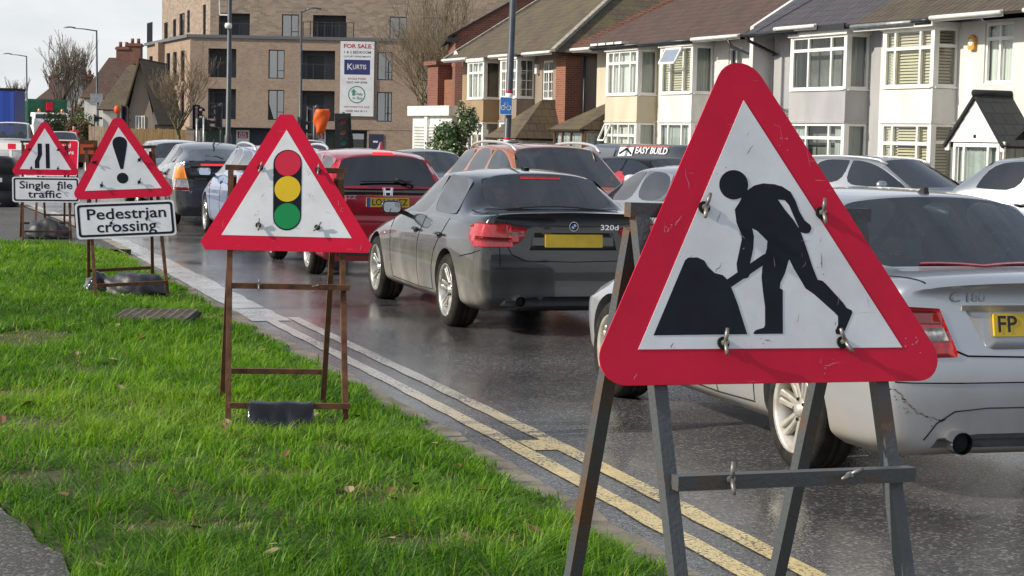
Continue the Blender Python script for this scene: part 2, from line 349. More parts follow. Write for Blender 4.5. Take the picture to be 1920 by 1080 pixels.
# ------------------------------------------------------------------ vehicles
class Body:
    """smooth car shell made of cross-sections; x right, y forward, z up, origin on the ground mid-length"""
    def __init__(b, S):
        b.S = S; b.L = S['L']; b.hw = S['W'] / 2
        bm = bmesh.new(); cre = bm.edges.layers.float.new('crease_edge'); crv = bm.verts.layers.float.new('crease_vert')
        hw = b.hw; zg = S['zg']; L2 = b.L / 2; rows = []
        zlow = S.get('zlow', 0.44); zmid = S.get('zmid', 0.63)
        def row(pts):          # pts: ten (s, x, z) from the underside centre to the roof centre
            left = []; right = []
            for c, (s, x, z) in enumerate(pts):
                y = L2 - s
                if c in (0, 9):
                    v = bm.verts.new((0, y, z)); left.append(v); right.append(v)
                else:
                    left.append(bm.verts.new((-x, y, z))); right.append(bm.verts.new((x, y, z)))
            rows.append((left, right))
        def open_row(s, wf, zt, zsh, sw=0.0, off=None, crown=0.03, tuck=0.10, zb=None):
            wv = hw * wf; z0 = zb or zg; off = off or [0] * 10
            k = lambda x: sw * abs(x / hw) ** 3
            xs = [0, wv - 0.15, wv - 0.035, wv - 0.004, wv, wv - 0.03, wv - tuck, wv * 0.74, wv * 0.38, 0]
            zs = [z0, z0, z0 + 0.07, zlow, zmid, zsh, zt - 0.03, zt, zt + crown * 0.7, zt + crown]
            row([(s + k(xs[c]) + off[c], xs[c], zs[c]) for c in range(10)])
        for r in S['front']: open_row(*r[:4], **(r[4] if len(r) > 4 else {}))
        nF = len(rows)
        cab = S['cab']; n = len(cab)
        for i, q in enumerate(cab):
            sl, sb, sr, zb, zr, wr = q[:6]
            wbelt = q[6] if len(q) > 6 else hw - 0.085
            wv = hw * (q[7] if len(q) > 7 else 1.0)
            zsh = S['zsh'] if not hasattr(S['zsh'], '__len__') else S['zsh'][0] + (S['zsh'][1] - S['zsh'][0]) * i / (n - 1)
            xs = [0, wv - 0.15, wv - 0.035, wv - 0.004, wv, wv - S.get('shin', 0.02), wbelt]
            zs = [zg, zg, zg + 0.07, zlow, zmid, zsh, zb]
            pts = [(sl, xs[c], zs[c]) for c in range(6)] + [(sb, wbelt, zb)]
            if i == 0:      # foot of the windscreen
                pts += [(sr, wr, zr), (sr - 0.09, wr * 0.52, zr + 0.01), (sr - 0.12, 0, zr + 0.015)]
            elif i == n - 1:
                pts += [(sr, wr, zr), (sr + S.get('rgb', 0.06), wr * 0.52, zr + 0.012), (sr + S.get('rgb', 0.06) * 1.3, 0, zr + 0.016)]
            else:
                dz = S.get('raildrop', 0.055)
                bow = -0.07 if i == 1 else (S.get('rbow', 0.05) if i == n - 2 else 0)
                pts += [(sr, wr, zr - dz), (sr + bow, wr * 0.55, zr - 0.012), (sr + bow * 1.2, 0, zr)]
            row(pts)
        nC = len(rows)
        for r in S['rear']: open_row(*r[:4], **(r[4] if len(r) > 4 else {}))
        glassf = {}
        for i in range(len(rows) - 1):
            for side in (0, 1):
                A = rows[i][side]; B = rows[i + 1][side]
                for c in range(9):
                    vs = [A[c], A[c + 1], B[c + 1], B[c]]
                    if side: vs.reverse()
                    f = bm.faces.new(vs); f.smooth = True
                    k = i - nF
                    if 0 <= k < n - 1:
                        if c in (7, 8) and k == 0: glassf.setdefault('windscreen', []).append(f)
                        if c in (7, 8) and k == n - 2: glassf.setdefault('rear_window', []).append(f)
                        if c == 6 and S['sg'][k]: glassf.setdefault('side_window%d%s' % (side, S['sg'][k]), []).append(f)
                        if c == 8 and S.get('panroof') and 1 <= k < n - 2: f.material_index = 2
                    if S.get('clad') and c in (0, 1, 2): f.material_index = 4
                    if c == 0: f.material_index = 3
        for ri, sgn in ((0, 1), (len(rows) - 1, -1)):
            Lf, Rt = rows[ri]; bul = S.get('bulge', (0.07, 0.05))[0 if sgn > 0 else 1]
            Mv = {}
            for c in range(2, 9):
                s = max(Lf[c].co.y * sgn, Lf[9].co.y * sgn) if c > 6 else Lf[c].co.y * sgn
                Mv[c] = bm.verts.new((0, sgn * (Lf[c].co.y * sgn + (bul if c < 8 else 0)), Lf[c].co.z + (0.0 if c < 7 else 0.01)))
            for side, Q in ((0, Lf), (1, Rt)):
                fl = [(Q[0], Q[1], Q[2], Mv[2])] + [(Q[c], Q[c + 1], Mv[c + 1], Mv[c]) for c in range(2, 8)] + [(Q[8], Q[9], Mv[8])]
                for k, f in enumerate(fl):
                    f = bm.faces.new(f); f.smooth = True
                    if S.get('clad') and k < 2: f.material_index = 4
        bm.normal_update(); bmesh.ops.recalc_face_normals(bm, faces=bm.faces)
        for i, (Lf, Rt) in enumerate(rows):
            if i + 1 < len(rows):
                for Q, Q2 in ((Lf, rows[i + 1][0]), (Rt, rows[i + 1][1])):
                    for c, cv in ((1, .7), (2, .35), (5, S.get('crease', .45)), (6, .3), (7, S.get('railcrease', .35) if nF <= i < nC - 1 else 0)):
                        e = bm.edges.get((Q[c], Q2[c]))
                        if e: e[cre] = cv
        for ri in (0, len(rows) - 1):
            for Q in rows[ri]:
                for c in range(9):
                    e = bm.edges.get((Q[c], Q[c + 1]))
                    if e: e[cre] = S.get('capcrease', 0.3)
        if S.get('deckcrease'):
            Lr, Rr = rows[-1]
            for Q in (Lr, Rr):
                for c in (6, 7, 8):
                    e = bm.edges.get((Q[c], Q[c + 1]))
                    if e: e[cre] = S['deckcrease']
        for name, fs in glassf.items():
            th = S.get('pillar', 0.03) if name.startswith('side') else 0.035
            r = bmesh.ops.inset_region(bm, faces=fs, thickness=th, use_even_offset=True)
            for f in r['faces']: f.material_index = 2 if not S.get('bodyframes') or not name.startswith('side') else 0; f.smooth = True
            for f in fs: f.material_index = 1
            fset = set(fs)
            for f in fs:
                for v in f.verts:
                    if sum(1 for q in v.link_faces if q in fset) == 1: v[crv] = S.get('cornercrease', 0.88)
            for f in fs:
                for e in f.edges:
                    if sum(1 for q in e.link_faces if q in fset) == 1: e[cre] = S.get('glasscrease', 1.0)
        bmesh.ops.recalc_face_normals(bm, faces=bm.faces)
        me = bpy.data.meshes.new('shell'); bm.to_mesh(me); bm.free()
        tmpmats = [bpy.data.materials.new('tmp%d' % i) for i in range(5)]
        for mm in tmpmats: me.materials.append(mm)
        o = bpy.data.objects.new('shell', me); COL.objects.link(o)
        sb = o.modifiers.new('s', 'SUBSURF'); sb.levels = 3 if S.get('hero') else 2; sb.render_levels = sb.levels
        dg = bpy.context.evaluated_depsgraph_get(); ev = o.evaluated_get(dg)
        b.bvh = BVHTree.FromObject(o, dg)
        cuts = []
        R = S['R'] + S.get('archgap', 0.055)
        for ya in (L2 - S['fo'], L2 - S['fo'] - S['wb']):
            for sg in (-1, 1):
                mb = MB(); x0, x1 = sorted((sg * (hw - 0.33), sg * (hw + 0.2)))
                prof = [(0.001, x0), (R, x0), (R, x1), (0.001, x1)]
                mb.lathe(prof, 40, 'x', (0, ya, S['R'] * 0.98), 3, smooth=True)
                cme = mb.obj_mesh('cut')
                for mm in tmpmats: cme.materials.append(mm)
                bc = bmesh.new(); bc.from_mesh(cme); bmesh.ops.remove_doubles(bc, verts=bc.verts, dist=0.002)
                bmesh.ops.holes_fill(bc, edges=bc.edges); bmesh.ops.recalc_face_normals(bc, faces=bc.faces)
                for f in bc.faces: f.material_index = 3
                bc.to_mesh(cme); bc.free()
                co = bpy.data.objects.new('cut', cme); COL.objects.link(co); cuts.append(co)
                bo = o.modifiers.new('b', 'BOOLEAN'); bo.object = co; bo.operation = 'DIFFERENCE'; bo.solver = 'EXACT'
        dg = bpy.context.evaluated_depsgraph_get(); dg.update()
        b.mesh = bpy.data.meshes.new_from_object(o.evaluated_get(dg))
        for co in cuts: bpy.data.objects.remove(co)
        bpy.data.objects.remove(o)
    def piece(b, sel, name):
        bm = bmesh.new(); bm.from_mesh(b.mesh)
        bmesh.ops.delete(bm, geom=[f for f in bm.faces if not sel(f)], context='FACES')
        for e in bm.edges:
            if len(e.link_faces) == 2 and e.calc_face_angle(0) > R_(42): e.smooth = False
        me = bpy.data.meshes.new(name); bm.to_mesh(me); bm.free(); me.materials.clear(); return me
    # --- things laid on the shell
    def view(b, v):
        if v == 'rear': return Vector((0, 1, 0)), (lambda u, z: Vector((u, -b.L, z)))
        if v == 'front': return Vector((0, -1, 0)), (lambda u, z: Vector((u, b.L, z)))
        if v == 'left': return Vector((1, 0, 0)), (lambda u, z: Vector((-3, u, z)))
        if v == 'right': return Vector((-1, 0, 0)), (lambda u, z: Vector((3, u, z)))
        if v == 'top': return Vector((0, 0, -1)), (lambda u, z: Vector((u, z, 4)))
        a = R_(v)       # turned about z from the rear view: positive looks from the rear left
        d = Vector((math.sin(a), math.cos(a), 0)); r = Vector((math.cos(a), -math.sin(a), 0))
        return d, (lambda u, z: r * u - d * 6 + Vector((0, 0, z)))
    def hit(b, v, u, z):
        d, T = b.view(v); p = T(u, z); h = b.bvh.ray_cast(p, d)
        if h[0] is None:
            h = b.bvh.find_nearest(p + d * max(0.1, (Vector((0, 0, z)) - p).dot(d) - b.hw * 0.8))
        return h[0], (h[1] if h[1].dot(d) < 0 else -h[1])
    def decal(b, mb, v, pts, off=0.004, grid=0.05, mi=0, deep=0.012):
        d, T = b.view(v)
        bm = bmesh.new(); bm.faces.new([bm.verts.new((p[0], p[1], 0)) for p in pts])
        x0, x1 = min(p[0] for p in pts), max(p[0] for p in pts); y0, y1 = min(p[1] for p in pts), max(p[1] for p in pts)
        x = math.floor(x0 / grid) * grid + grid
        while x < x1 - 1e-4: bmesh.ops.bisect_plane(bm, geom=bm.verts[:] + bm.edges[:] + bm.faces[:], plane_co=(x, 0, 0), plane_no=(1, 0, 0)); x += grid
        y = math.floor(y0 / grid) * grid + grid
        while y < y1 - 1e-4: bmesh.ops.bisect_plane(bm, geom=bm.verts[:] + bm.edges[:] + bm.faces[:], plane_co=(0, y, 0), plane_no=(0, 1, 0)); y += grid
        ns = {}
        for vv in bm.verts:
            p, nn = b.hit(v, vv.co.x, vv.co.y); vv.co = p + nn * off; ns[vv] = nn
        be = [e for e in bm.edges if e.is_boundary]
        r = bmesh.ops.extrude_edge_only(bm, edges=be)
        nv = [g for g in r['geom'] if isinstance(g, bmesh.types.BMVert)]
        kd = [(vv.co.copy(), nn) for vv, nn in ns.items()]
        for q in nv:
            nn = min(kd, key=lambda t: (t[0] - q.co).length_squared)[1]; q.co -= nn * (off + deep)
        for f in bm.faces:
            f.normal_update()
        bmesh.ops.triangulate(bm, faces=[f for f in bm.faces if len(f.verts) > 4])
        bm.verts.index_update()
        vs = [vv.co.copy() for vv in bm.verts]; fs = []
        for f in bm.faces:
            idx = [vv.index for vv in f.verts]
            if f.normal.dot(d) > 0 and all(i < len(vs) for i in idx): idx.reverse()
            fs.append(tuple(idx))
        mb.add(vs, fs, mi, True); bm.free()
    def strip(b, mb, v, line, wd, off=0.003, mi=0, grid=0.06, deep=0.004):
        for i in range(len(line) - 1):
            a = Vector(line[i]); c = Vector(line[i + 1]); d = (c - a).normalized(); nn = Vector((-d.y, d.x)) * wd / 2
            a2 = a - d * wd * 0.2; c2 = c + d * wd * 0.2
            b.decal(mb, v, [tuple(a2 - nn), tuple(c2 - nn), tuple(c2 + nn), tuple(a2 + nn)], off + 0.0004 * (i % 2), grid, mi, deep)
    def frame(b, v, u, z, off=0.0):
        """map (x, y, w) on a flat piece facing out of the shell at this spot"""
        p, n = b.hit(v, u, z); d, _ = b.view(v)
        if v in ('rear', 'front'): n = Vector((0, n.y, n.z)).normalized()
        upv = Vector((0, 0, 1)); x = upv.cross(n).normalized(); y = n.cross(x).normalized(); p = p + n * off
        return lambda a, c, wv: p + x * a + y * c + n * wv

def make_wheel(R, rim, wid, n, style, mrim=None):
    """wheel with its axle along x, outer face towards -x; returns an Empty-free tyre with the rim as child"""
    t = MB(); w2 = wid / 2
    t.lathe([(rim, w2), (rim + 0.01, w2 + 0.004), (R - 0.045, w2 + 0.012), (R - 0.012, w2 - 0.012), (R, w2 - 0.035), (R, 0.03), (R - .008, 0.026), (R - .008, 0.016), (R, 0.012), (R, -0.012), (R - .008, -.016), (R - .008, -.026), (R, -.03), (R, -w2 + 0.035), (R - 0.012, -w2 + 0.012), (R - 0.045, -w2 - 0.012), (rim + 0.01, -w2 - 0.004), (rim, -w2)], 40, 'x')
    r = MB()
    r.lathe([(rim, w2), (rim - 0.015, w2), (rim - 0.03, 0.02), (rim - 0.03, -w2 + 0.05), (rim - 0.012, -w2 + 0.008), (rim + 0.003, -w2 - 0.006), (rim + 0.006, -w2)], 40, 'x')
    r.lathe([(0.001, -w2 + 0.02), (0.032, -w2 + 0.02), (0.034, -w2 + 0.035), (0.075, -w2 + 0.045), (0.085, -w2 + 0.09), (0.001, -w2 + 0.09)], 20, 'x')
    r.lathe([(rim - 0.035, w2 - .06), (0.001, w2 - .06)], 32, 'x', mi=1)
    xo = -w2 + 0.03
    def spoke(a, ra, rb, wa, wb_, da=0.0, db=0.0, th=0.035):
        vs = []
        for rr, ww, aa, xx in ((ra, wa, a + da, xo + 0.012), ((ra + rb) / 2, (wa + wb_) / 2 * 0.85, a + (da + db) / 2, xo + 0.002), (rb, wb_, a + db, xo - 0.012)):
            ca, sa = math.cos(aa), math.sin(aa)
            for du, dx in ((-ww, 0.008), (-ww * 0.6, 0), (ww * 0.6, 0), (ww, 0.008), (ww, th), (-ww, th)):
                vs.append((xx + dx, rr * ca - du * sa, rr * sa + du * ca))
        fs = []
        for k in range(2):
            for j in range(6):
                j2 = (j + 1) % 6; fs.append((k * 6 + j, k * 6 + j2, (k + 1) * 6 + j2, (k + 1) * 6 + j))
        r.add(vs, fs, 0)
    for i in range(n):
        a = 2 * math.pi * i / n + math.pi / 2
        if style == 'twin':
            for s in (-1, 1): spoke(a, 0.06, rim - 0.012, 0.016, 0.019, s * 0.20, s * (0.115 if rim > .21 else .13))
        elif style == 'vee':
            for s in (-1, 1): spoke(a, 0.06, rim - 0.012, 0.011, 0.011, s * 0.10, s * 0.17)
        else:
            spoke(a, 0.05, rim - 0.012, 0.026, 0.022)
    for i in range(5):
        a = 2 * math.pi * i / 5 + 0.3
        r.lathe([(0.001, xo + 0.0), (0.009, xo + 0.0), (0.009, xo + 0.03)], 8, 'x', (0, 0.056 * math.cos(a), 0.056 * math.sin(a)), 1)
    tm = t.obj_mesh('tyre'); tm.materials.append(m_rubber)
    rm = r.obj_mesh('rim'); rm.materials.append(mrim or m_alloy); rm.materials.append(m_gap)
    return tm, rm
_wheels = {}
def add_wheels(root, S, key):
    if key not in _wheels: _wheels[key] = make_wheel(*key[:5], mrim={'a': m_alloy, 'd': m_alloyd}[key[5]])
    tm, rm = _wheels[key]
    L2 = S['L'] / 2; xx = S['W'] / 2 - key[2] / 2 - 0.015
    for yy in (L2 - S['fo'], L2 - S['fo'] - S['wb']):
        for sg in (-1, 1):
            t = mesh_obj('wheel', tm, root); t.location = (sg * xx, yy, S['R'])
            t.rotation_euler = (random.uniform(0, 6), 0, 0) if sg < 0 else (random.uniform(0, 6), 0, math.pi)
            mesh_obj('rim', rm, t)

def plate_mb(b, mb, v, z, txt, base=0, tmi=1, bmi=2, wd=0.52, ht=0.111, strip=False, u=0.0, off=0.012, tsize=0.105):
    T = b.frame(v, u, z, 0.0)
    mb.poly(rrect(-wd / 2, wd / 2, -ht / 2, ht / 2, 0.008, 3), off, lambda a, c, w: T(a, c, w), base)
    if strip: mb.poly([(-wd / 2 + .001, -ht / 2 + .001), (-wd / 2 + 0.045, -ht / 2 + .001), (-wd / 2 + 0.045, ht / 2 - .001), (-wd / 2 + .001, ht / 2 - .001)], 0.002, lambda a, c, w: T(a, c, w + off), bmi)
    if txt: add_text(mb, txt, tsize, T, tmi, bold=0.012, w=off + 0.0025, c=(0.02 if strip else 0, 0), width=wd - (0.09 if strip else 0.05))

def mirror(root, S, mpaint, sg, y, z, sz=1.0):
    hw = S['W'] / 2; x = sg * (hw + 0.075)
    mb = MB(); bm = bmesh.new(); bmesh.ops.create_uvsphere(bm, u_segments=16, v_segments=10, radius=1)
    vs = []; 
    for v in bm.verts:
        c = v.co
        px = math.copysign(abs(c.x) ** 0.75, c.x) * 0.115; pz = math.copysign(abs(c.z) ** 0.75, c.z) * 0.075
        py = c.y * 0.085 if c.y > 0 else c.y * 0.03
        vs.append((x + px * sz, y + py * sz, z + pz * sz))
    bm.verts.index_update(); mb.add(vs, [tuple(q.index for q in f.verts) for f in bm.faces], 0, True); bm.free()
    mb.bar((x - sg * 0.08, y, z - 0.04), (sg * (hw - 0.11), y + 0.02, z - 0.075), 0.05, 0.04, 1)
    o = mb.build('door_mirror', [mpaint, m_black], root)
    g = MB(); pl = [(c[0], c[1]) for c in round_poly([(-0.092, -0.055), (0.092, -0.055), (0.092, 0.055), (-0.092, 0.055)], 0.035, 4)]
    g.poly(pl, 0.004, lambda a, c, w: Vector((x + a * sz, y - (0.03 + w) * sz, z + c * sz)), 0)
    g.build('mirror_glass', [m_mirror], o)

def interior(root, S, b):
    mb = MB(); hw = b.hw; L2 = b.L / 2; c = S['cab']; sA = c[0][2]; zb = c[1][3]
    yd = L2 - sA - 0.35; yr = L2 - c[-1][2] + 0.15
    mb.box(-hw + 0.16, hw - 0.16, yd - 0.15, yd + 0.30, 0.5, zb - 0.02)
    for x in (-0.36, 0.36):
        y = yd - 0.95
        mb.add([Vector(q) for q in [(x - .24, y + .08, .45), (x + .24, y + .08, .45), (x + .24, y - .06, .45), (x - .24, y - .06, .45), (x - .2, y - .10, zb + .08), (x + .2, y - .10, zb + .08), (x + .2, y - .2, zb + .08), (x - .2, y - .2, zb + .08)]],
               [(0, 1, 5, 4), (1, 2, 6, 5), (2, 3, 7, 6), (3, 0, 4, 7), (4, 5, 6, 7)])
        mb.lathe([(0.001, -.05), (.1, -.045), (.125, 0), (.1, .045), (.001, .05)], 12, 'y', (x, y - .17, zb + 0.17))
    y = max(yd - 1.95, yr + 0.25)
    mb.add([Vector(q) for q in [(-.6, y, .45), (.6, y, .45), (.55, y - .2, zb + .02), (-.55, y - .2, zb + .02), (-.6, y - .2, .45), (.6, y - .2, .45)]], [(0, 1, 2, 3), (3, 2, 5, 4)])
    for x in (-0.36, 0.36): mb.lathe([(0.001, -.04), (.09, -.035), (.11, 0), (.09, .035), (.001, .04)], 12, 'y', (x, y - .2, zb + 0.07))
    mb.box(-hw + 0.17, hw - 0.17, yr - 0.12, y - 0.12, zb - 0.14, zb - 0.10)
    mb.tube([(0.36 + .17 * math.cos(a), yd - 0.28 - .06 * math.sin(a), zb - 0.06 + .17 * math.sin(a)) for a in [i * math.pi / 8 for i in range(17)]], 0.014, 6)
    mb.box(-0.12, 0.12, L2 - c[1][2] + 0.02, L2 - c[1][2] + 0.05, S['H'] - 0.17, S['H'] - 0.11)
    mb.build('interior', [m_dark], root)

def make_car(name, label, cat, loc, heading, S, mpaint, group=None, glass_side=None, glass_rear=None):
    root = empty(name, loc, R_(heading), label, cat, group)
    b = Body(S)
    bme = b.piece(lambda f: f.material_index != 1, 'body')
    for m in (mpaint, m_cglass, S.get('trim', m_trim), m_gap, S.get('cladm', m_black)): bme.materials.append(m)
    mesh_obj('body', bme, root)
    L2 = b.L / 2; cab = S['cab']; ymid = L2 - (cab[1][2] + cab[-2][2]) / 2
    tw = [('windscreen', lambda f: f.material_index == 1 and abs(f.normal.x) < 0.72 and f.calc_center_median().y > ymid, m_cglass),
          ('rear_window', lambda f: f.material_index == 1 and abs(f.normal.x) < 0.72 and f.calc_center_median().y <= ymid, glass_rear or m_cglass),
          ('side_window', lambda f: f.material_index == 1 and f.normal.x <= -0.72, glass_side or m_cglass),
          ('side_window', lambda f: f.material_index == 1 and f.normal.x >= 0.72, glass_side or m_cglass)]
    for nm, sel, gm in tw:
        me = b.piece(sel, nm); me.materials.append(gm)
        for p in me.polygons: p.material_index = 0
        if len(me.polygons):
            for part in islands(me): mesh_obj(nm, part, root)
    interior(root, S, b)
    add_wheels(root, S, S['wheel'])
    return root, b

def islands(me):
    bm = bmesh.new(); bm.from_mesh(me); seen = set(); out = []
    for f in bm.faces:
        if f.index in seen: continue
        st = [f]; grp = set(); seen.add(f.index)
        while st:
            q = st.pop(); grp.add(q.index)
            for e in q.edges:
                for g in e.link_faces:
                    if g.index not in seen: seen.add(g.index); st.append(g)
        out.append(grp)
    bm.free()
    if len(out) == 1: return [me]
    res = []
    for grp in out:
        m2 = me.copy(); b2 = bmesh.new(); b2.from_mesh(m2); b2.faces.ensure_lookup_table()
        bmesh.ops.delete(b2, geom=[f for f in b2.faces if f.index not in grp], context='FACES')
        b2.to_mesh(m2); b2.free(); res.append(m2)
    return res
def onto_body(root, mb, mi=3, mat=None):
    """shut lines and marks that belong to the painted shell"""
    o = next(c for c in root.children if c.name.split('.')[0] == 'body')
    if mat: o.data.materials.append(mat); mi = len(o.data.materials) - 1
    bm = bmesh.new(); bm.from_mesh(o.data); vs = [bm.verts.new(v) for v in mb.v]
    for f in mb.f:
        try: q = bm.faces.new([vs[i] for i in f]); q.material_index = mi; q.smooth = True
        except ValueError: pass
    bm.to_mesh(o.data); bm.free()

def handles(root, b, spots, z, mm):
    for (sd, y) in spots:
        mb = MB(); T = b.frame(sd, y, z)
        mb.poly([(p[0] * 1.0, p[1]) for p in circ(0, -0.002, 0.075, 18, 0.028)], 0.004, T, 1)
        mb.tube([T(-0.1, 0.006, 0.006), T(-0.085, 0.006, 0.032), T(0.0, 0.008, 0.038), T(0.085, 0.006, 0.032), T(0.1, 0.006, 0.006)], [0.013, 0.014, 0.015, 0.014, 0.013], 8)
        mb.build('door_handle', [mm, m_gap], root)

def fin_aerial(root, mm, y, z, h=0.075, thin=False):
    mb = MB(); vs = []
    prof = [(0.09, 0.0), (0.05, 0.25), (-0.02, 0.75), (-0.055, 1.0), (-0.075, 0.95), (-0.09, 0.0)]
    for x, s in ((-0.006 if thin else -0.012, 1), (0.006 if thin else 0.012, 1)):
        for yy, zz in prof: vs.append((x * (1.9 if zz == 0 else 1), y + yy, z + zz * h))
    n = len(prof)
    mb.add(vs, [tuple(range(n)), tuple(range(2 * n - 1, n - 1, -1))] + [(i, (i + 1) % n, n + (i + 1) % n, n + i) for i in range(n)])
    mb.build('roof_aerial', [mm], root, recalc=True)
# ------------------------------------------------------------------ vehicle shapes (metres; s counts from the front bumper)
def nose(L, z_top, zsh, zg):
    return [(0.0, 0.86, z_top, zsh, dict(sw=0.20, zb=zg + 0.05, tuck=0.07, off=[.10, .06, .0, -.01, .0, .03, .07, .05, .04, .04])),
            (0.13, 0.93, z_top + 0.05, zsh + 0.04, dict(sw=0.10, zb=zg + 0.02, tuck=0.08)),
            (0.42, 0.985, z_top + 0.115, zsh + 0.09, dict(tuck=0.09))]
def saloon_spec(**k):
    S = dict(L=4.53, W=1.817, H=1.42, fo=0.78, wb=2.76, R=0.325, zg=0.19, zsh=(0.76, 0.79), rgb=0.07, hero=True, deckcrease=0.8, crease=0.75,
             wheel=(0.325, 0.232, 0.235, 7, 'twin', 'a'))
    S['front'] = nose(4.53, 0.63, 0.56, 0.18) + [(0.80, 0.998, 0.835, 0.73), (1.18, 1.0, 0.895, 0.75)]
    S['cab'] = [(1.46, 1.50, 1.42, 0.925, 0.955, 0.70), (2.08, 2.08, 2.16, 0.935, 1.37, 0.57), (2.62, 2.62, 2.60, 0.95, 1.42, 0.585),
                (3.24, 3.60, 3.33, 0.98, 1.385, 0.565), (3.74, 3.80, 3.78, 1.005, 1.045, 0.63)]
    S['sg'] = ['f', 'f', 'r', '']
    S['rear'] = [(4.10, 0.985, 1.045, 0.82, dict(tuck=0.10, crown=0.025)), (4.38, 0.955, 1.05, 0.84, dict(tuck=0.10, sw=-0.04, crown=0.02, zb=0.2)),
                 (4.53, 0.885, 1.045, 0.84, dict(sw=-0.17, tuck=0.09, crown=0.015, zb=0.26, off=[-.06, -.04, 0, .0, 0, -.04, -.07, -.075, -.075, -.075]))]
    S.update(k); return S
def cclass_spec():
    S = dict(L=4.58, W=1.77, H=1.475, fo=0.80, wb=2.76, R=0.318, zg=0.19, zsh=(0.78, 0.82), rgb=0.09, hero=True, deckcrease=0.55, crease=0.55,
             wheel=(0.318, 0.222, 0.225, 7, 'twin', 'd'))
    S['front'] = nose(4.58, 0.64, 0.57, 0.18) + [(0.82, 0.998, 0.85, 0.75), (1.2, 1.0, 0.915, 0.77)]
    S['cab'] = [(1.44, 1.48, 1.40, 0.94, 0.975, 0.69), (2.06, 2.06, 2.14, 0.955, 1.42, 0.57), (2.64, 2.64, 2.60, 0.97, 1.478, 0.59),
                (3.24, 3.40, 3.30, 0.995, 1.45, 0.575), (3.80, 3.84, 3.84, 1.025, 1.06, 0.63)]
    S['sg'] = ['f', 'f', 'r', '']
    S['rear'] = [(4.12, 0.985, 1.075, 0.86, dict(tuck=0.11, crown=0.03)), (4.40, 0.955, 1.065, 0.86, dict(tuck=0.11, sw=-0.05, crown=0.03, zb=0.2)),
                 (4.58, 0.88, 1.03, 0.83, dict(sw=-0.19, tuck=0.10, crown=0.025, zb=0.25, off=[-.06, -.04, 0, .02, .02, -.05, -.10, -.10, -.095, -.09]))]
    return S
def hatch_spec(L=4.0, W=1.69, H=1.52, wb=2.53, fo=0.78, R=0.30, zg=0.19, bonnet=0.93, nosez=0.72, belt=(0.97, 1.05), sA=1.0, hdr=1.85, B=2.35, C=3.1, Rr=3.62,
               roof=None, wr=0.56, deck=1.06, rx=0.72, zsh=(0.84, 0.90), q=True, key=(0.30, 0.21, 0.185, 5, 'twin', 'a'), tail=0.03, **k):
    S = dict(L=L, W=W, H=H, fo=fo, wb=wb, R=R, zg=zg, zsh=zsh, rgb=0.03, crease=0.3, wheel=key, rbow=0.03, raildrop=0.05, capcrease=0.25)
    S['front'] = nose(L, nosez - 0.02, 0.60, zg) + [(fo, 0.998, nosez + 0.15, zsh[0] - 0.05), ((fo + sA) / 2 + 0.06, 1.0, bonnet - 0.02, zsh[0])]
    b0, b1 = belt; r1 = H - 0.05 if roof is None else roof
    S['cab'] = [(sA + .08, sA + .16, sA + .05, b0 - 0.01, bonnet + 0.03, 0.40 * W), (hdr - 0.05, hdr - 0.08, hdr, b0, H - 0.03, wr), (B, B, B, b0 + 0.02, H, wr + 0.015),
                (C, C + 0.03, C - 0.02, (b0 + b1) / 2 + 0.02, H - 0.005, wr + 0.01), (min(Rr + .10, L - 0.22), min(Rr + 0.16, L - 0.16), Rr, b1, r1, wr - 0.02),
                (L - 0.13, L - 0.13, L - tail - 0.07, b1 + 0.02, deck, rx, W / 2 - 0.10, 0.965)]
    S['sg'] = ['f', 'f', 'r', 'q' if q else '', '']
    S['rear'] = [(L - 0.045, 0.935, deck - 0.07, zsh[1], dict(sw=-0.08, tuck=0.09, crown=0.01, off=[-.05, -.03, 0, 0, 0, 0, -.01, 0, .0, .0])),
                 (L, 0.90, deck - 0.28, 0.72, dict(sw=-0.14, tuck=0.06, crown=0.0, zb=zg + 0.08, off=[-.06, -.04, 0, .0, .0, -.02, -.04, -.05, -.05, -.05]))]
    S.update(k); return S

def U(a, x, y): return x * math.cos(R_(a)) - y * math.sin(R_(a))
# ------------------------------------------------------------------ ground, road, verge, markings
KERB = [(6.2, -10.5), (3.75, -2.6), (2.2, 2.5), (0.653, 7.49), (-0.22, 10.29), (-1.35, 13.65), (-2.566, 17.23), (-4.2, 22.19), (-6.71, 29.6), (-9.69, 37.5), (-16.2, 54), (-31, 90), (-46, 125)]
def dense(pts, step):
    out = []
    for i in range(len(pts) - 1):
        a = Vector(pts[i]); b = Vector(pts[i + 1]); n = max(1, int((b - a).length / step))
        out += [a.lerp(b, k / n) for k in range(n)]
    return out + [Vector(pts[-1])]
KD = dense(KERB, 0.3)
KD = [KD[0]] + [(KD[max(0, i - 4)] + KD[i] * 2 + KD[min(len(KD) - 1, i + 4)]) / 4 for i in range(1, len(KD) - 1)] + [KD[-1]]
def knorm(i):
    d = (KD[min(i + 1, len(KD) - 1)] - KD[max(i - 1, 0)]).normalized(); return Vector((-d.y, d.x))     # points left, away from the road
KN = [knorm(i) for i in range(len(KD))]

